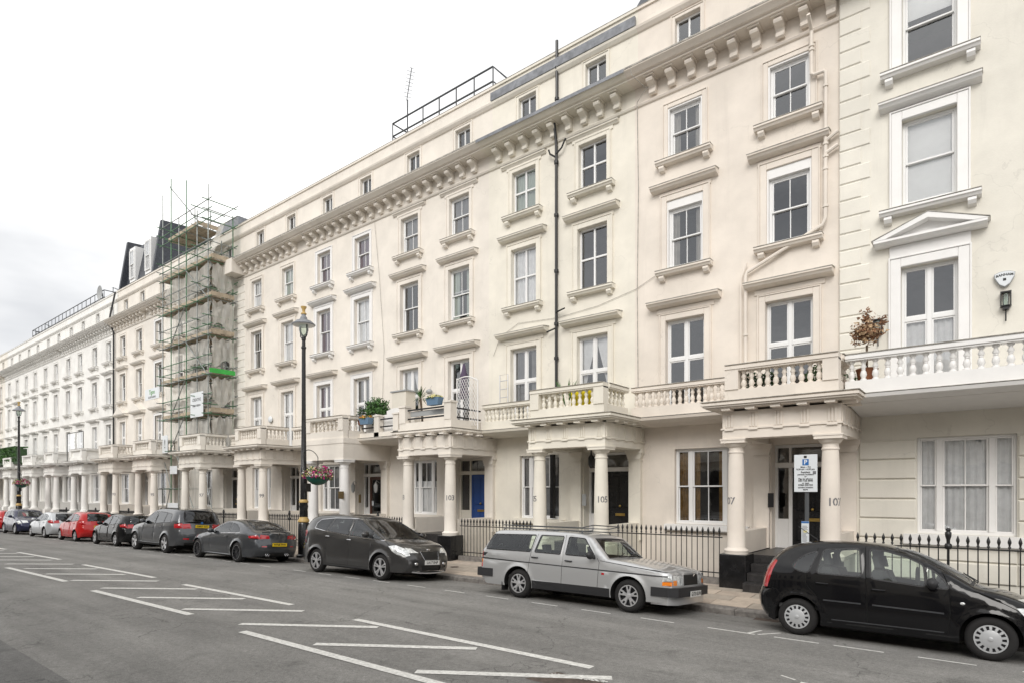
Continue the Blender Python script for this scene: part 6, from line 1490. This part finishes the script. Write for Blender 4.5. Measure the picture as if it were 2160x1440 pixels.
for txt, z, s in (('Mon - Fri', 2.635, .046), ('8.30 am - 6.30 pm', 2.595, .043), ('Resident', 2.54, .046), ('permit holders', 2.498, .046), ('or', 2.46, .04), ('Pay by phone', 2.415, .046), ('020 7125 8040', 2.378, .042), ('or text', 2.335, .042), ('07860 028 903', 2.298, .042), ('quoting location', 2.255, .04), ('8294', 2.212, .04)):
    text_on(q, txt, s, lambda u, w, z=z: on_sign(u, z + w), bold=.0012)
q.box(sx - .02, sx + .03, sy - .0635, sy - .0605, 2.805, 2.85)
q.build('sign_lettering', 'ink', pl_, fix=False)
q = MB(); q.bbox(sx + .135, sx + .19, sy - .0635, sy - .0605, 2.50, 2.56, .001); q.build('permit_symbol', 'ink_grey', pl_)
n_ = MB().box(sx - .06, sx + .07, sy - .07, sy - .055, 1.12, 1.62).build('notice_board', 'sign_white', t)
q = MB()
q.box(sx - .06, sx + .07, sy - .074, sy - .071, 1.585, 1.618); q.box(sx - .06, sx + .07, sy - .074, sy - .071, 1.12, 1.2); q.build('notice_band', 'ink_blue', n_)
q = MB(); rr = random.Random(3)
for i in range(14): q.box(sx - .045, sx + .04 + rr.uniform(-.02, .015), sy - .0735, sy - .071, 1.24 + .022 * i, 1.248 + .022 * i)
q.build('notice_print', 'ink_grey', n_)
MB().box(sx - .02, sx + .04, sy - .076, sy - .0736, 1.41, 1.45).build('notice_sticker', 'petal_yellow', n_)

# ------------------------------------------------------------------ scaffolding on number 97
t = thing('scaffolding', 'green and grey scaffold tower with boards and netting covering one house front', 'scaffolding', (-34.5, 15.2, 0))
SX = [-37.3, -36.2, -35.2, -34.28, -33.0, -31.75]; LZ = [6.2, 8.22, 10.25, 12.17, 14.11]; TOP = {-37.3: 19.1, -36.2: 19.7, -35.2: 17.2, -34.28: 19.0, -33.0: 17.0, -31.75: 18.0}
rr = random.Random(11)
for y in (14.65, 15.95):
    for x in SX:
        z0 = pz(x, y) if x < -35 else 5.1
        z1 = TOP[x] - (0 if y < 15 else 1.2)
        MB().tube([(x, y, z0), (x + .01, y, 9), (x, y, z1)], .03, 6).build('standard', 'scaf_green' if (x, y) in ((-36.2, 14.65), (-34.28, 14.65), (-31.75, 15.95)) else 'scaf_steel', t, True)
for z in [2.3, 4.4] + LZ + [16.2]:
    for dz in (0, .5, 1.0) if z > 5 else (0,):
        for y in (14.62, 15.98):
            xe = -31.3 if z > 5 else -35.5
            MB().tube([(-37.6 - rr.uniform(0, .2), y, z + dz), (xe, y, z + dz)], .026, 6).build('ledger', rr.choice(('scaf_green', 'scaf_steel', 'scaf_steel')), t, True)
        for x in (SX if dz == 0 else (-31.72, -37.33, -33.0)):
            if z < 5 and x > -35.5: continue
            MB().tube([(x + .05, 14.3, z + dz - .03), (x + .05, 16.12, z + dz - .03)], .026, 6).build('transom', rr.choice(('scaf_green', 'scaf_steel')), t, True)
k = 0
for za, zb in zip(LZ[:-1], LZ[1:]):
    a, b = ((-34.28, -31.75) if k % 2 else (-36.2, -34.28)); k += 1
    MB().tube([(a, 14.6, za), (b, 14.6, zb)] if k % 2 else [(b, 14.6, za), (a, 14.6, zb)], .026, 6).build('brace', 'scaf_steel', t, True)
    MB().tube([(-31.7, 14.65, zb), (-31.7, 15.95, za)], .026, 6).build('brace', 'scaf_steel', t, True)
MB().tube([(-36.2, 14.6, 4.4), (-34.4, 14.6, 6.2)], .026, 6).build('brace', 'scaf_steel', t, True)
for pa_, pb_ in (((-36.2, 14.9, 4.3), (-34.0, 14.9, 1.2)), ((-33.0, 15.0, 3.3), (-31.9, 15.0, .8)), ((-36.2, 14.62, 2.3), (-37.3, 14.62, 4.4)), ((-34.6, 15.6, .6), (-34.6, 15.6, 4.4)), ((-35.4, 15.6, .6), (-35.4, 15.6, 4.4)), ((-36.5, 15.5, 1.3), (-33.8, 15.5, 1.3)), ((-36.5, 15.5, 3.2), (-33.8, 15.5, 3.2))): MB().tube([pa_, pb_], .026, 6).build('brace', 'scaf_steel', t, True)
MB().quad((-37.2, 15.4, .5), (-34.2, 15.4, .5), (-34.2, 15.45, 3.4), (-37.2, 15.45, 3.4)).build('debris_netting', 'netting', t, fix=False)
MB().tube([(-37.2, 14.6, .2), (-36.2, 14.6, 2.3)], .026, 6).build('brace', 'scaf_steel', t, True)
MB().tube([(-37.0, 14.9, 19.6), (-35.4, 15.2, 18.0), (-34.3, 15.4, 16.9)], .03, 6).build('hoist_arm', 'scaf_steel', t, True)
for z in LZ + [16.2]:
    xa = -37.5 if z < 16 else -36.6; xb = -31.5 if z < 16 else -33.0
    for j in range(5):
        y = 14.72 + .235 * j; MB().box(xa + rr.uniform(0, .15), xb - rr.uniform(0, .15), y, y + .22, z + .03, z + .07).build('scaffold_board', 'plank', t)
    MB().box(xa, xb, 14.66, 14.695, z + .08, z + .24).build('toe_board', 'plank', t)
    MB().box(xb - .03, xb, 14.70, 15.9, z + .08, z + .30).build('toe_board', 'green_sheet' if abs(z - 8.22) < .1 else 'plank', t)
MB().box(-31.52, -31.49, 14.6, 15.95, 8.28, 8.5).build('toe_board', 'green_sheet', t)
for i, z in enumerate(LZ):                                      # sagging debris netting on each lift
    for (xa, xb, y, ax) in ((-37.2, -31.8, 14.78, 0), (14.8, 15.95, -31.62, 1)):
        q = MB(); vs = []; n = 16; m_ = 8
        for a_ in range(n + 1):
            for b_ in range(m_ + 1):
                u = a_ / n; v = b_ / m_
                d = .07 * math.sin(u * 19 + i) * math.sin(v * 5) + .04 * math.sin(u * 43 + v * 9)
                top = z - .05 - .18 * abs(math.sin(u * 9 + i)); lo = z - 1.45 + .2 * math.sin(u * 6.3 + i * 2)
                zz = lo + (top - lo) * v; p_ = xa + (xb - xa) * u
                vs.append((p_, y + d, zz) if ax == 0 else (y + d * .5, p_, zz))
        q.add(vs, [(a_ * (m_ + 1) + b_, (a_ + 1) * (m_ + 1) + b_, (a_ + 1) * (m_ + 1) + b_ + 1, a_ * (m_ + 1) + b_ + 1) for a_ in range(n) for b_ in range(m_)])
        q.build('debris_netting', 'netting', t, True, fix=False)
q = MB(); vs = []; n = 14                                       # loose sheet gathered up to the roof lift
for a_ in range(n + 1):
    u = a_ / n; x = -37 + 5.3 * u
    for v in (0, .25, .5, .75, 1): vs.append((x + .15 * math.sin(v * 3), 14.9 + .9 * v + .08 * math.sin(u * 30), 14.3 + v * (1.0 + 1.5 * u) + .25 * math.sin(u * 8) * v))
q.add(vs, [(a_ * 5 + b_, (a_ + 1) * 5 + b_, (a_ + 1) * 5 + b_ + 1, a_ * 5 + b_ + 1) for a_ in range(n) for b_ in range(4)]); q.build('roof_sheeting', 'netting', t, True, fix=False)
for xl, za, zb in ((-35.2, 5.0, 7.2), (-34.9, 8.3, 10.4), (-35.3, 12.2, 14.3)):   # ladders
    q = MB(); q.tube([(xl, 15.2, za), (xl + .5, 15.3, zb)], .02, 5); q.tube([(xl + .36, 15.2, za), (xl + .86, 15.3, zb)], .02, 5)
    for j in range(8): f_ = j / 8; q.tube([(xl + .5 * f_, 15.2 + .1 * f_, za + (zb - za) * f_ + .1), (xl + .36 + .5 * f_, 15.2 + .1 * f_, za + (zb - za) * f_ + .1)], .013, 5)
    q.build('ladder', 'scaf_steel', t)
def banner(name, label, x0, x1, y, z0, z1, rows, m_='sign_white'):
    s = thing(name, label, 'sign', ((x0 + x1) / 2, y, z0))
    p_ = MB().bbox(x0, x1, y, y + .02, z0, z1, .004).build('sign_panel', m_, s)
    for txt, zc, sz, mm in rows:
        q = MB(); text_on(q, txt, sz, lambda u, w: ((x0 + x1) / 2 + u, y - .004, zc + w), bold=.006); q.build('sign_lettering', mm, p_, fix=False)
    return s
banner('contractor_sign', 'large white builder banner tied to the right of the scaffold', -33.45, -32.0, 14.5, 6.05, 7.35, [('CREATIVE', 6.95, .22, 'ink_grey'), ('BUILD DESIGN', 6.65, .14, 'ink_grey'), ('020 8000 1234', 6.35, .12, 'ink_grey')][:2])
banner('scaffolder_sign', 'white board with green lettering on the left edge of the scaffold', -39.7, -37.7, 14.6, 7.55, 8.2, [('Tigon', 7.97, .36, 'ink_green'), ('SCAFFOLDING', 7.68, .16, 'ink_grey')])
banner('site_notice', 'small white notice board with a black shape fixed low on the scaffold', -37.0, -36.3, 14.5, 4.3, 5.3, [('!', 4.8, .7, 'ink')])
banner('low_site_sign', 'white hoarding sign at pavement level under the scaffold', -36.3, -35.0, 14.5, .95, 1.5, [('SITE OFFICE', 1.22, .16, 'ink_grey')][:0])
banner('round_top_sign', 'white plastic sign hanging under the scaffold by the portico', -36.0, -35.1, 14.5, 3.1, 3.55, [])
q = MB(); q.sphere((-31.95, 15.4, 5.6), 1, 10, 8, (.2, .2, .55)); tag(q.build('rubble_chute', 'gloss_black', None, True), 'black sack hanging above the white balcony under the lowest scaffold lift', 'sack')

# ------------------------------------------------------------------ roof things
def roof_rail(label, x0, x1, y, z0, hgt, n, deep=1.2):
    t = thing('roof_railing', label, 'railing', ((x0 + x1) / 2, y, z0), 'safety railings on the roofs')
    for zz in (hgt * .5, hgt):
        q = MB(); q.tube([(x0, y + deep, z0 + zz), (x0, y, z0 + zz), (x1, y, z0 + zz), (x1, y + deep, z0 + zz)], .034, 6); q.build('rail', 'steel_rail', t, True)
    for i in range(n):
        x = x0 + (x1 - x0) * i / (n - 1); MB().tube([(x, y, z0), (x, y, z0 + hgt)], .026, 6).build('railing_post', 'steel_rail', t, True)
roof_rail('dark roof safety railing above the blue-door house', -19.8, -14.25, 16.8, 16.55, 1.08, 7)
roof_rail('long roof safety railing above the far white houses', -73, -53.8, 16.9, 16.55, 1.1, 20)
def aerial(x, y, z0, h_, label, tilt=.5):
    t = thing('roof_aerial', label, 'aerial', (x, y, z0), 'television aerials')
    MB().tube([(x, y, z0), (x, y, z0 + h_ * .62)], .03, 6).build('mast', 'steel_rail', t, True)
    a0 = Vector((x - .05, y, z0 + h_ * .62)); d = Vector((.25, 0, 1)).normalized() if tilt > .8 else Vector((.8, .2, -.35)).normalized()
    q = MB(); q.tube([a0, a0 + d * h_ * .42], .018, 5)
    for i in range(9):
        p = a0 + d * h_ * .42 * (i + 1) / 9; w = .16 if i < 8 else .08; q.tube([p - Vector((.5, 1, 0)).normalized() * w, p + Vector((.5, 1, 0)).normalized() * w], .007, 4)
    q.build('antenna', 'steel_rail', t)
aerial(-19.1, 17, 16.6, 3.0, 'tall television aerial above the left end of the roof railing', 1)
aerial(-55.3, 18, 16.6, 3.0, 'television aerial by the satellite dish on the white houses')
aerial(-53.6, 18, 16.6, 3.2, 'second aerial just right of the satellite dish')
aerial(-73.5, 18, 16.8, 3.0, 'aerial above the far end of the white block'); aerial(-76.5, 18, 16.8, 2.6, 'leftmost small aerial on the roofs')
t = thing('satellite_dish', 'grey satellite dish on the roof corner of the white block', 'satellite dish', (-54.3, 17, 16.6))
q = MB().lathe([(.02, .0), (.3, .04), (.55, .15), (.56, .16), (.54, .17), (.3, .07), (.02, .03)], (0, 0, 0), 20, axis='y'); q.v = [(x - 54.3, 16.9 - y, z + 17.5) for x, y, z in q.v]; q.build('dish', 'sign_grey', t, True)
MB().tube([(-54.3, 17, 16.6), (-54.3, 16.95, 17.5)], .04, 6).build('dish_mount', 'steel_rail', t)
for i, x in enumerate((-64.5, -63.6, -62.8)):
    q = MB(); q.box(x - .35, x + .35, 18.0, 18.7, 16.6, 17.4)
    for d in (-.2, .15): q.lathe([(.12, 17.4), (.14, 17.5), (.1, 17.8)], (x + d, 18.3, 0), 10)
    tag(q.build('chimney_stack', 'terracotta', None), ('left', 'middle', 'right')[i] + ' chimney of the cluster behind the far roof railing', 'chimney', 'chimneys on the far roofs')
q = MB(); q.box(-36.2, -33.6, 17.2, 19.5, 16.5, 17.8); tag(q.build('roof_hut', 'lead', None), 'grey sheeted roof structure behind the top of the scaffold', 'roof hut')

# ------------------------------------------------------------------ things on the balconies
def leaves(mb, c, R_, n, s, rr, flat=1., shell=.55, lng=1.6):
    for i in range(n):
        d = Vector((rr.gauss(0, 1), rr.gauss(0, 1), rr.gauss(0, 1) * flat)).normalized(); r = R_ * (shell + (1 - shell) * rr.random()) * (1 + .16 * math.sin(d.x * 7) + .12 * math.sin(d.z * 9 + 2))
        P_ = Vector(c) + Vector((d.x * r, d.y * r, d.z * r * flat)); nn = (d + Vector((rr.gauss(0, .7), rr.gauss(0, .7), rr.gauss(0, .7)))).normalized(); u = nn.orthogonal().normalized(); w = nn.cross(u)
        a_ = rr.uniform(0, 2 * PI); uu = (u * math.cos(a_) + w * math.sin(a_)) * s * lng * rr.uniform(.7, 1.2); ww = (w * math.cos(a_) - u * math.sin(a_)) * s * rr.uniform(.7, 1.1)
        mb.add([P_ + uu, P_ + ww, P_ - uu, P_ - ww], [(0, 1, 2, 3)])
rr = random.Random(4)
FZ = 4.22
t = thing('balcony_bush', 'dense round green bush on the balcony right of the white columns', 'bush', (-18.9, 15.3, FZ))
MB().tube([(-18.9, 15.3, FZ), (-18.9, 15.3, 4.8)], .05, 6).build('stem', 'bark', t)
q = MB(); leaves(q, (-18.95, 15.3, 5.3), .55, 1500, .035, rr, 1.0); tag(q.build('foliage', 'leaf', t, fix=False), kind='stuff')
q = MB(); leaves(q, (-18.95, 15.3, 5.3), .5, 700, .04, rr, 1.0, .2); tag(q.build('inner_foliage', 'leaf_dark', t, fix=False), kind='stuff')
def planter(x, y, z, label, pm, w=.3):
    t = thing('planter_box', label, 'planter', (x, y, z), 'blue plastic planters on the balcony rail')
    q = MB().add([(x - w * .8, y - .1, z), (x + w * .8, y - .1, z), (x + w * .8, y + .1, z), (x - w * .8, y + .1, z), (x - w, y - .13, z + .24), (x + w, y - .13, z + .24), (x + w, y + .13, z + .24), (x - w, y + .13, z + .24)], [(0, 3, 2, 1), (0, 1, 5, 4), (1, 2, 6, 5), (2, 3, 7, 6), (3, 0, 4, 7), (4, 5, 6, 7)])
    q.build('trough', 'planter_blue', t); q = MB(); leaves(q, (x, y, z + .26), .2, 160, .02, rr, .5); q.v = [((vx - x) * 1.4 + x, vy, vz) for vx, vy, vz in q.v]; tag(q.build('flowers', pm, t, fix=False), kind='stuff')
    q = MB(); leaves(q, (x, y, z + .24), .2, 120, .025, rr, .5); q.v = [((vx - x) * 1.4 + x, vy, vz) for vx, vy, vz in q.v]; tag(q.build('foliage', 'leaf', t, fix=False), kind='stuff')
planter(-18.75, 14.6, 4.72, 'blue planter with orange flowers clipped to the balcony left of the bush', 'petal_orange'); planter(-14.25, 13.85, 4.98, 'blue planter with pale flowers beside the corner pier', 'petal_yellow')
q = MB().lathe([(.12, 4.75), (.17, 5.05), (.15, 5.05)], (-19.3, 14.8, 0), 14); t = thing('plant_pot', 'terracotta pot with a dark plant behind the orange-flowered planter', 'plant pot', (-19.3, 14.8, 4.75)); q.build('pot', 'terracotta', t, True)
q = MB(); leaves(q, (-19.3, 14.8, 5.2), .22, 90, .03, rr); tag(q.build('foliage', 'leaf_dark', t, fix=False), kind='stuff')
t = thing('storage_cabinet', 'tall cream cabinet on the balcony right of the bush', 'cabinet', (-17.7, 15.5, FZ)); MB().bbox(-18.1, -17.3, 15.3, 15.8, FZ, 5.95, .02).build('carcass', 'cream_joinery', t); MB().box(-18.15, -17.25, 15.26, 15.84, 5.951, 6.0).build('lid', 'sign_grey', t)
t = thing('yucca_plant', 'spiky yucca on a bare trunk standing on the balcony', 'plant', (-15.55, 14.5, FZ))
MB().tube([(-15.5, 14.5, FZ), (-15.55, 14.5, 4.9), (-15.62, 14.5, 5.4)], .04, 7).build('trunk', 'bark', t, True)
q = MB()
for i in range(46):
    a_ = rr.uniform(0, 2 * PI); e = rr.uniform(-.4, 1.35); L = rr.uniform(.38, .55); d = Vector((math.cos(a_) * math.cos(e), math.sin(a_) * math.cos(e), math.sin(e))); s_ = d.cross(Vector((0, 0, 1))).normalized() * .02
    p0 = Vector((-15.62, 14.5, 5.4)); m_ = p0 + d * L * .5 + Vector((0, 0, .03)); q.add([p0, m_ + s_, p0 + d * L - Vector((0, 0, .05)), m_ - s_], [(0, 1, 2, 3)])
tag(q.build('foliage', 'leaf', t, fix=False), kind='stuff')
t = thing('garden_parasol', 'closed purple parasol standing on the balcony behind the lattice screen', 'parasol', (-14.3, 15.3, FZ)); MB().tube([(-14.3, 15.3, FZ), (-14.3, 15.3, 6.55)], .025, 6).build('pole', 'plastic', t)
MB().lathe([(.12, 5.35), (.16, 5.5), (.11, 6.0), (.14, 6.15), (.09, 6.3), (.05, 6.5), (.02, 6.58)], (-14.3, 15.3, 0), 9).build('canopy', 'purple_cloth', t, True)
t = thing('lattice_screen', 'white curved-top lattice screen at the corner of the balcony', 'screen', (-13.75, 15.0, FZ))
q = MB(); XL = -13.9
for i in range(11):
    y = 14.3 + i * .1
q2 = MB(); xa, xb = -14.25, -13.3
for x in (xa, xb): q2.tube([(x, 14.9, FZ), (x, 14.9, 5.85 if x == xb else 6.0)], .02, 5)
q2.tube([(xa + (xb - xa) * u, 14.9, 5.95 + .12 * math.sin(PI * u) - .12 * u) for u in np.linspace(0, 1, 9)], .02, 5); q2.build('screen_frame', 'white', t, True)
q = MB()
for i in range(-9, 14):
    for s in (1, -1):
        pts = []
        for v in np.linspace(0, 1.6, 17):
            x = xa + .11 * i + s * v * .6 if s > 0 else xb - .11 * i - v * .6
            if xa < x < xb: pts.append((x, 14.9, 4.35 + v))
        if len(pts) > 1: q.tube([pts[0], pts[-1]], .007, 4)
tag(q.build('lattice', 'white', t), kind='stuff')
t = thing('folding_ladder', 'small grey folding ladder leaning behind the lattice screen', 'ladder', (-12.9, 15.4, FZ)); q = MB()
q.tube([(-13.1, 15.8, FZ), (-13.1, 15.8, 6.1), (-12.75, 15.8, 6.1), (-12.75, 15.8, FZ)], .02, 5)
for i in range(6): q.tube([(-13.1, 15.8, 4.5 + .28 * i), (-12.75, 15.8, 4.5 + .28 * i)], .015, 5)
q.build('frame', 'alloy', t)
t = thing('yellow_windbreak', 'bright yellow cloth hung behind the balusters over the pillar numbered 105', 'cloth', (-8.9, 14.4, 4.3)); wavy(-9.35, -8.45, 4.3, 4.98, 14.42, .03, .2, m='yellow_cloth', parent=t)
for i, (x, lab) in enumerate(((-9.75, 'small spiky plant sticking up over the balcony left of the yellow cloth'),)):
    t = thing('balcony_plant', lab, 'plant', (x, 14.8, FZ)); MB().lathe([(.1, FZ), (.14, 4.6), (.12, 4.6)], (x, 14.8, 0), 12).build('pot', 'terracotta', t, True)
    q = MB()
    for j in range(16):
        a_ = rr.uniform(0, 2 * PI); d = Vector((math.cos(a_) * .4, math.sin(a_) * .4, 1)).normalized(); s_ = d.orthogonal().normalized() * .025; p0 = Vector((x, 14.8, 4.6)); q.add([p0, p0 + d * .45 + s_, p0 + d * .9, p0 + d * .45 - s_], [(0, 1, 2, 3)])
    tag(q.build('foliage', 'leaf', t, fix=False), kind='stuff')
for i, (x, lab, lm) in enumerate(((-4.3, 'leafy potted plant behind the balusters at the left of the balcony above pillar 107', 'leaf_dark'), (-4.05, 'second potted plant behind the same balusters, nearer the middle', 'leaf_dark'), (-3.05, 'small potted plant at the right end of the balcony above pillar 107', 'leaf'))):
    t = thing('balcony_plant', lab, 'plant', (x, 14.5, FZ)); MB().lathe([(.09, FZ), (.13, 4.5), (.11, 4.5)], (x, 14.5, 0), 12).build('pot', 'terracotta' if i else 'gloss_black', t, True)
    q = MB(); leaves(q, (x, 14.5, 4.72), .24, 160, .03, rr); tag(q.build('foliage', lm, t, fix=False), kind='stuff')
t = thing('dead_shrub', 'brown dried-out standard shrub in a pot on the white balcony', 'shrub', (-2.1, 14.85, FZ))
MB().lathe([(.13, FZ), (.2, 4.75), (.22, 4.78), (.2, 4.8)], (-2.1, 14.85, 0), 16).build('pot', 'terracotta', t, True); MB().tube([(-2.1, 14.85, 4.7), (-2.1, 14.85, 5.3)], .025, 6).build('stem', 'bark', t)
q = MB(); leaves(q, (-2.1, 14.85, 5.55), .30, 600, .022, rr, .8, .3, 2.0)
q3 = MB(); leaves(q3, (-2.1, 14.85, 5.56), .33, 380, .02, rr, .8, .5, 2.0); tag(q3.build('pale_dry_leaves', 'leaf_dead2', t, fix=False), kind='stuff')
tag(q.build('foliage', 'leaf_dead', t, fix=False), kind='stuff'); q = MB(); leaves(q, (-2.1, 14.85, 5.85), .2, 160, .02, rr, 1.2, .1, 2.2); leaves(q, (-1.8, 14.85, 5.75), .14, 60, .02, rr, 1.2, .1, 2.2); tag(q.build('dry_leaves', 'leaf_dead', t, fix=False), kind='stuff')
t = thing('creeper_plant', 'green trailing plant low behind the left end of the white balustrade', 'plant', (-2.35, 14.7, FZ)); q = MB(); leaves(q, (-2.37, 14.72, 4.5), .16, 90, .025, rr, 1.6); tag(q.build('foliage', 'leaf', t, fix=False), kind='stuff')
# wall lanterns and alarm boxes
def lantern(x, z, label, y=16.12):
    t = thing('wall_lantern', label, 'wall lamp', (x, y, z), 'black wall lanterns'); q = MB()
    q.box(x - .055, x + .055, y - .14, y - .02, z - .02, z + .05); q.box(x - .02, x + .02, y - .08, y, z - .0, z + .04); q.tube([(x, y - .06, z - .02), (x, y - .06, z - .25)], .013, 6)
    for a_ in (-.08, .08):
        for b_ in (-.16, -.02): q.box(x + a_ - .008, x + a_ + .008, y + b_ - .008, y + b_ + .008, z + .05, z + .33)
    q.box(x - .09, x + .09, y - .17, y - .01, z + .32, z + .345); q.box(x - .09, x + .09, y - .17, y - .01, z + .045, z + .06); q.build('lantern_body', 'iron', t)
    MB().lathe([(.045, z + .06), (.05, z + .2), (.045, z + .3)], (x, y - .09, 0), 10).build('lantern_glass', 'car_glass', t, True)
lantern(-2.05, 5.75, 'black wall lantern beside the quoins left of the white window'); lantern(.22, 5.92, 'black wall lantern under the shield-shaped alarm box')
t = thing('alarm_box', 'white shield-shaped burglar alarm box high on the pale yellow wall', 'alarm box', (.20, 16.1, 6.4))
sh = [(a_ * .8, b_ * .8) for a_, b_ in ((.0, -.21), (.1, -.14), (.185, .02), (.2, .12), (.1, .165), (0, .175), (-.1, .165), (-.2, .12), (-.185, .02), (-.1, -.14))]
MB().prism_y([(.2 + a_, 6.55 + b_) for a_, b_ in sh], 16.03, 16.12).build('casing', 'sign_white', t); MB().prism_y([(.2 + a_ * 1.08, 6.55 + b_ * 1.08) for a_, b_ in sh], 16.045, 16.12).build('casing_rim', 'sign_grey', t)
q = MB(); text_on(q, 'BANHAM', .068, lambda u, w: (.2 + u, 16.026, 6.62 + w - u * u * .9), bold=.002); q.box(.175, .225, 16.026, 16.029, 6.5, 6.55); q.build('alarm_lettering', 'ink', t, fix=False)
t = thing('alarm_box', 'small round white alarm box on the wall between the windows of the quoined end house', 'alarm box', (-28.3, 16.2, 5.6)); MB().sphere((-28.3, 16.12, 5.75), 1, 12, 8, (.17, .08, .17)).build('casing', 'sign_white', t, True)
t = thing('security_camera', 'small grey floodlight on the wall above the yucca', 'floodlight', (-16.9, 16.1, 6.1)); MB().sphere((-16.75, 16.0, 5.95), 1, 10, 8, (.14, .12, .1)).build('lamp_head', 'sign_grey', t, True)
q = MB(); q.tube([(-16.75, 16.0, 6.0), (-16.3, 15.7, 6.1)], .008, 4); q.build('arm', 'alloy', t)
for x, lab in ((-21.3, 'left'), (-19.8, 'right')):
    t = thing('door_lantern', lab + ' of two ornate grey wall lamps flanking the glazed brown door', 'wall lamp', (x, 16.0, 2.3), 'lamps flanking the glazed door'); q = MB(); q.lathe([(.03, 2.1), (.07, 2.18), (.09, 2.4), (.03, 2.5), (.01, 2.55)], (x, 15.9, 0), 10); q.tube([(x, 16.1, 2.5), (x, 15.95, 2.6), (x, 15.9, 2.5)], .012, 5); q.build('lantern_body', 'sign_grey', t, True)
t = thing('porch_lantern', 'small black lantern hanging in the porch between the pillars numbered 105', 'lantern', (-9.2, 15.3, 2.9)); q = MB(); q.lathe([(.04, 2.85), (.09, 2.95), (.1, 3.15), (.03, 3.25), (.01, 3.6)], (-9.2, 15.3, 0), 8); q.build('lantern_body', 'iron', t, True)
# intercom panels by the doors
for x, y, z, lab in ((-4.38, 16.03, 1.95, 'black intercom on the pilaster left of the door marked 107'), (-9.9, 16.05, 1.9, 'grey entry panel on the white door panel at number 105'), (-21.0, 16.03, 1.85, 'brass entry panel left of the glazed brown door')):
    q = MB().bbox(x - .07, x + .07, y - .03, y, z - .18, z + .18, .01); tag(q.build('entry_panel', 'iron' if '107' in lab else ('sign_grey' if '105' in lab else 'brass_dull'), None), lab, 'entry panel', 'door entry panels')
# hedge and screen on the far white balconies
t = thing('balcony_hedge', 'long clipped green hedge on a white balcony at the left edge', 'hedge', (-70, 14.6, 4.4)); q = MB()
for i in range(2600): 
    x = rr.uniform(-76, -65.6); y = rr.choice((rr.uniform(14.0, 14.9), 14.0)); z = rr.choice((rr.uniform(4.7, 5.95), 5.95)); s_ = .08; n = Vector((rr.gauss(0, 1), rr.gauss(0, 1), rr.gauss(0, 1))).normalized(); u = n.orthogonal().normalized() * s_; w = n.cross(u).normalized() * s_; P_ = Vector((x, y, z)); q.add([P_ + u, P_ + w, P_ - u, P_ - w], [(0, 1, 2, 3)])
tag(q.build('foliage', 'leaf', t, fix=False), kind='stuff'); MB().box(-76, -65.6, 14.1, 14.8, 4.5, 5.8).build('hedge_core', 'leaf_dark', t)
t = thing('glass_screen', 'tall glazed screen on the balcony of the first white house', 'screen', (-51, 14.3, 5.0)); q = MB(); q.tube([(-52.6, 14.2, 4.3), (-52.6, 14.2, 6.3), (-49.2, 14.2, 6.3), (-49.2, 14.2, 5)], .03, 5); q.build('screen_frame', 'steel_rail', t)
place('pane', pane_d, (-50.9, 14.2, 5.0), t, scale=(3.3, 1, 1.25))
# surface cables on the fronts
t = thing('wall_cable', 'dark cable running down the joint between the yellowish and pinkish houses', 'cable', (-8.2, 16.1, 5)); q = MB()
q.tube([(-8.05, 15.5, 14.2), (-8.0, 15.5, 13.95), (-7.8, 16.0, 13.75), (-8.15, 16.14, 13.55), (-8.12, 16.16, 11), (-8.16, 16.16, 8.0), (-8.13, 16.16, 5.1)], .011, 5); q.tube([(-7.8, 16.0, 13.75), (-7.6, 16.1, 13.85)], .014, 5); q.build('cable', 'grime', t, True)
t = thing('wall_cable', 'thin cable sagging across the fronts above the first floor hoods', 'cable', (-10, 16.1, 7.9)); q = MB()
q.tube([(-13.7, 16.17, 6.9), (-13.4, 16.17, 7.5), (-12.6, 16.17, 7.85), (-11, 16.17, 7.75), (-9.5, 16.17, 7.85), (-8.2, 16.17, 8.1), (-7.6, 16.17, 8.35)], .007, 5); q.build('cable', 'grime', t, True)
t = thing('wall_cable', 'thin cable down the front between the blue-door house and the white-column house', 'cable', (-19.5, 16.1, 9)); q = MB()
q.tube([(-20.2, 16.16, 13.4), (-19.9, 16.17, 11), (-19.6, 16.17, 8), (-19.7, 16.17, 6), (-19.9, 16.17, 5.1)], .007, 5); q.build('cable', 'grime', t, True)
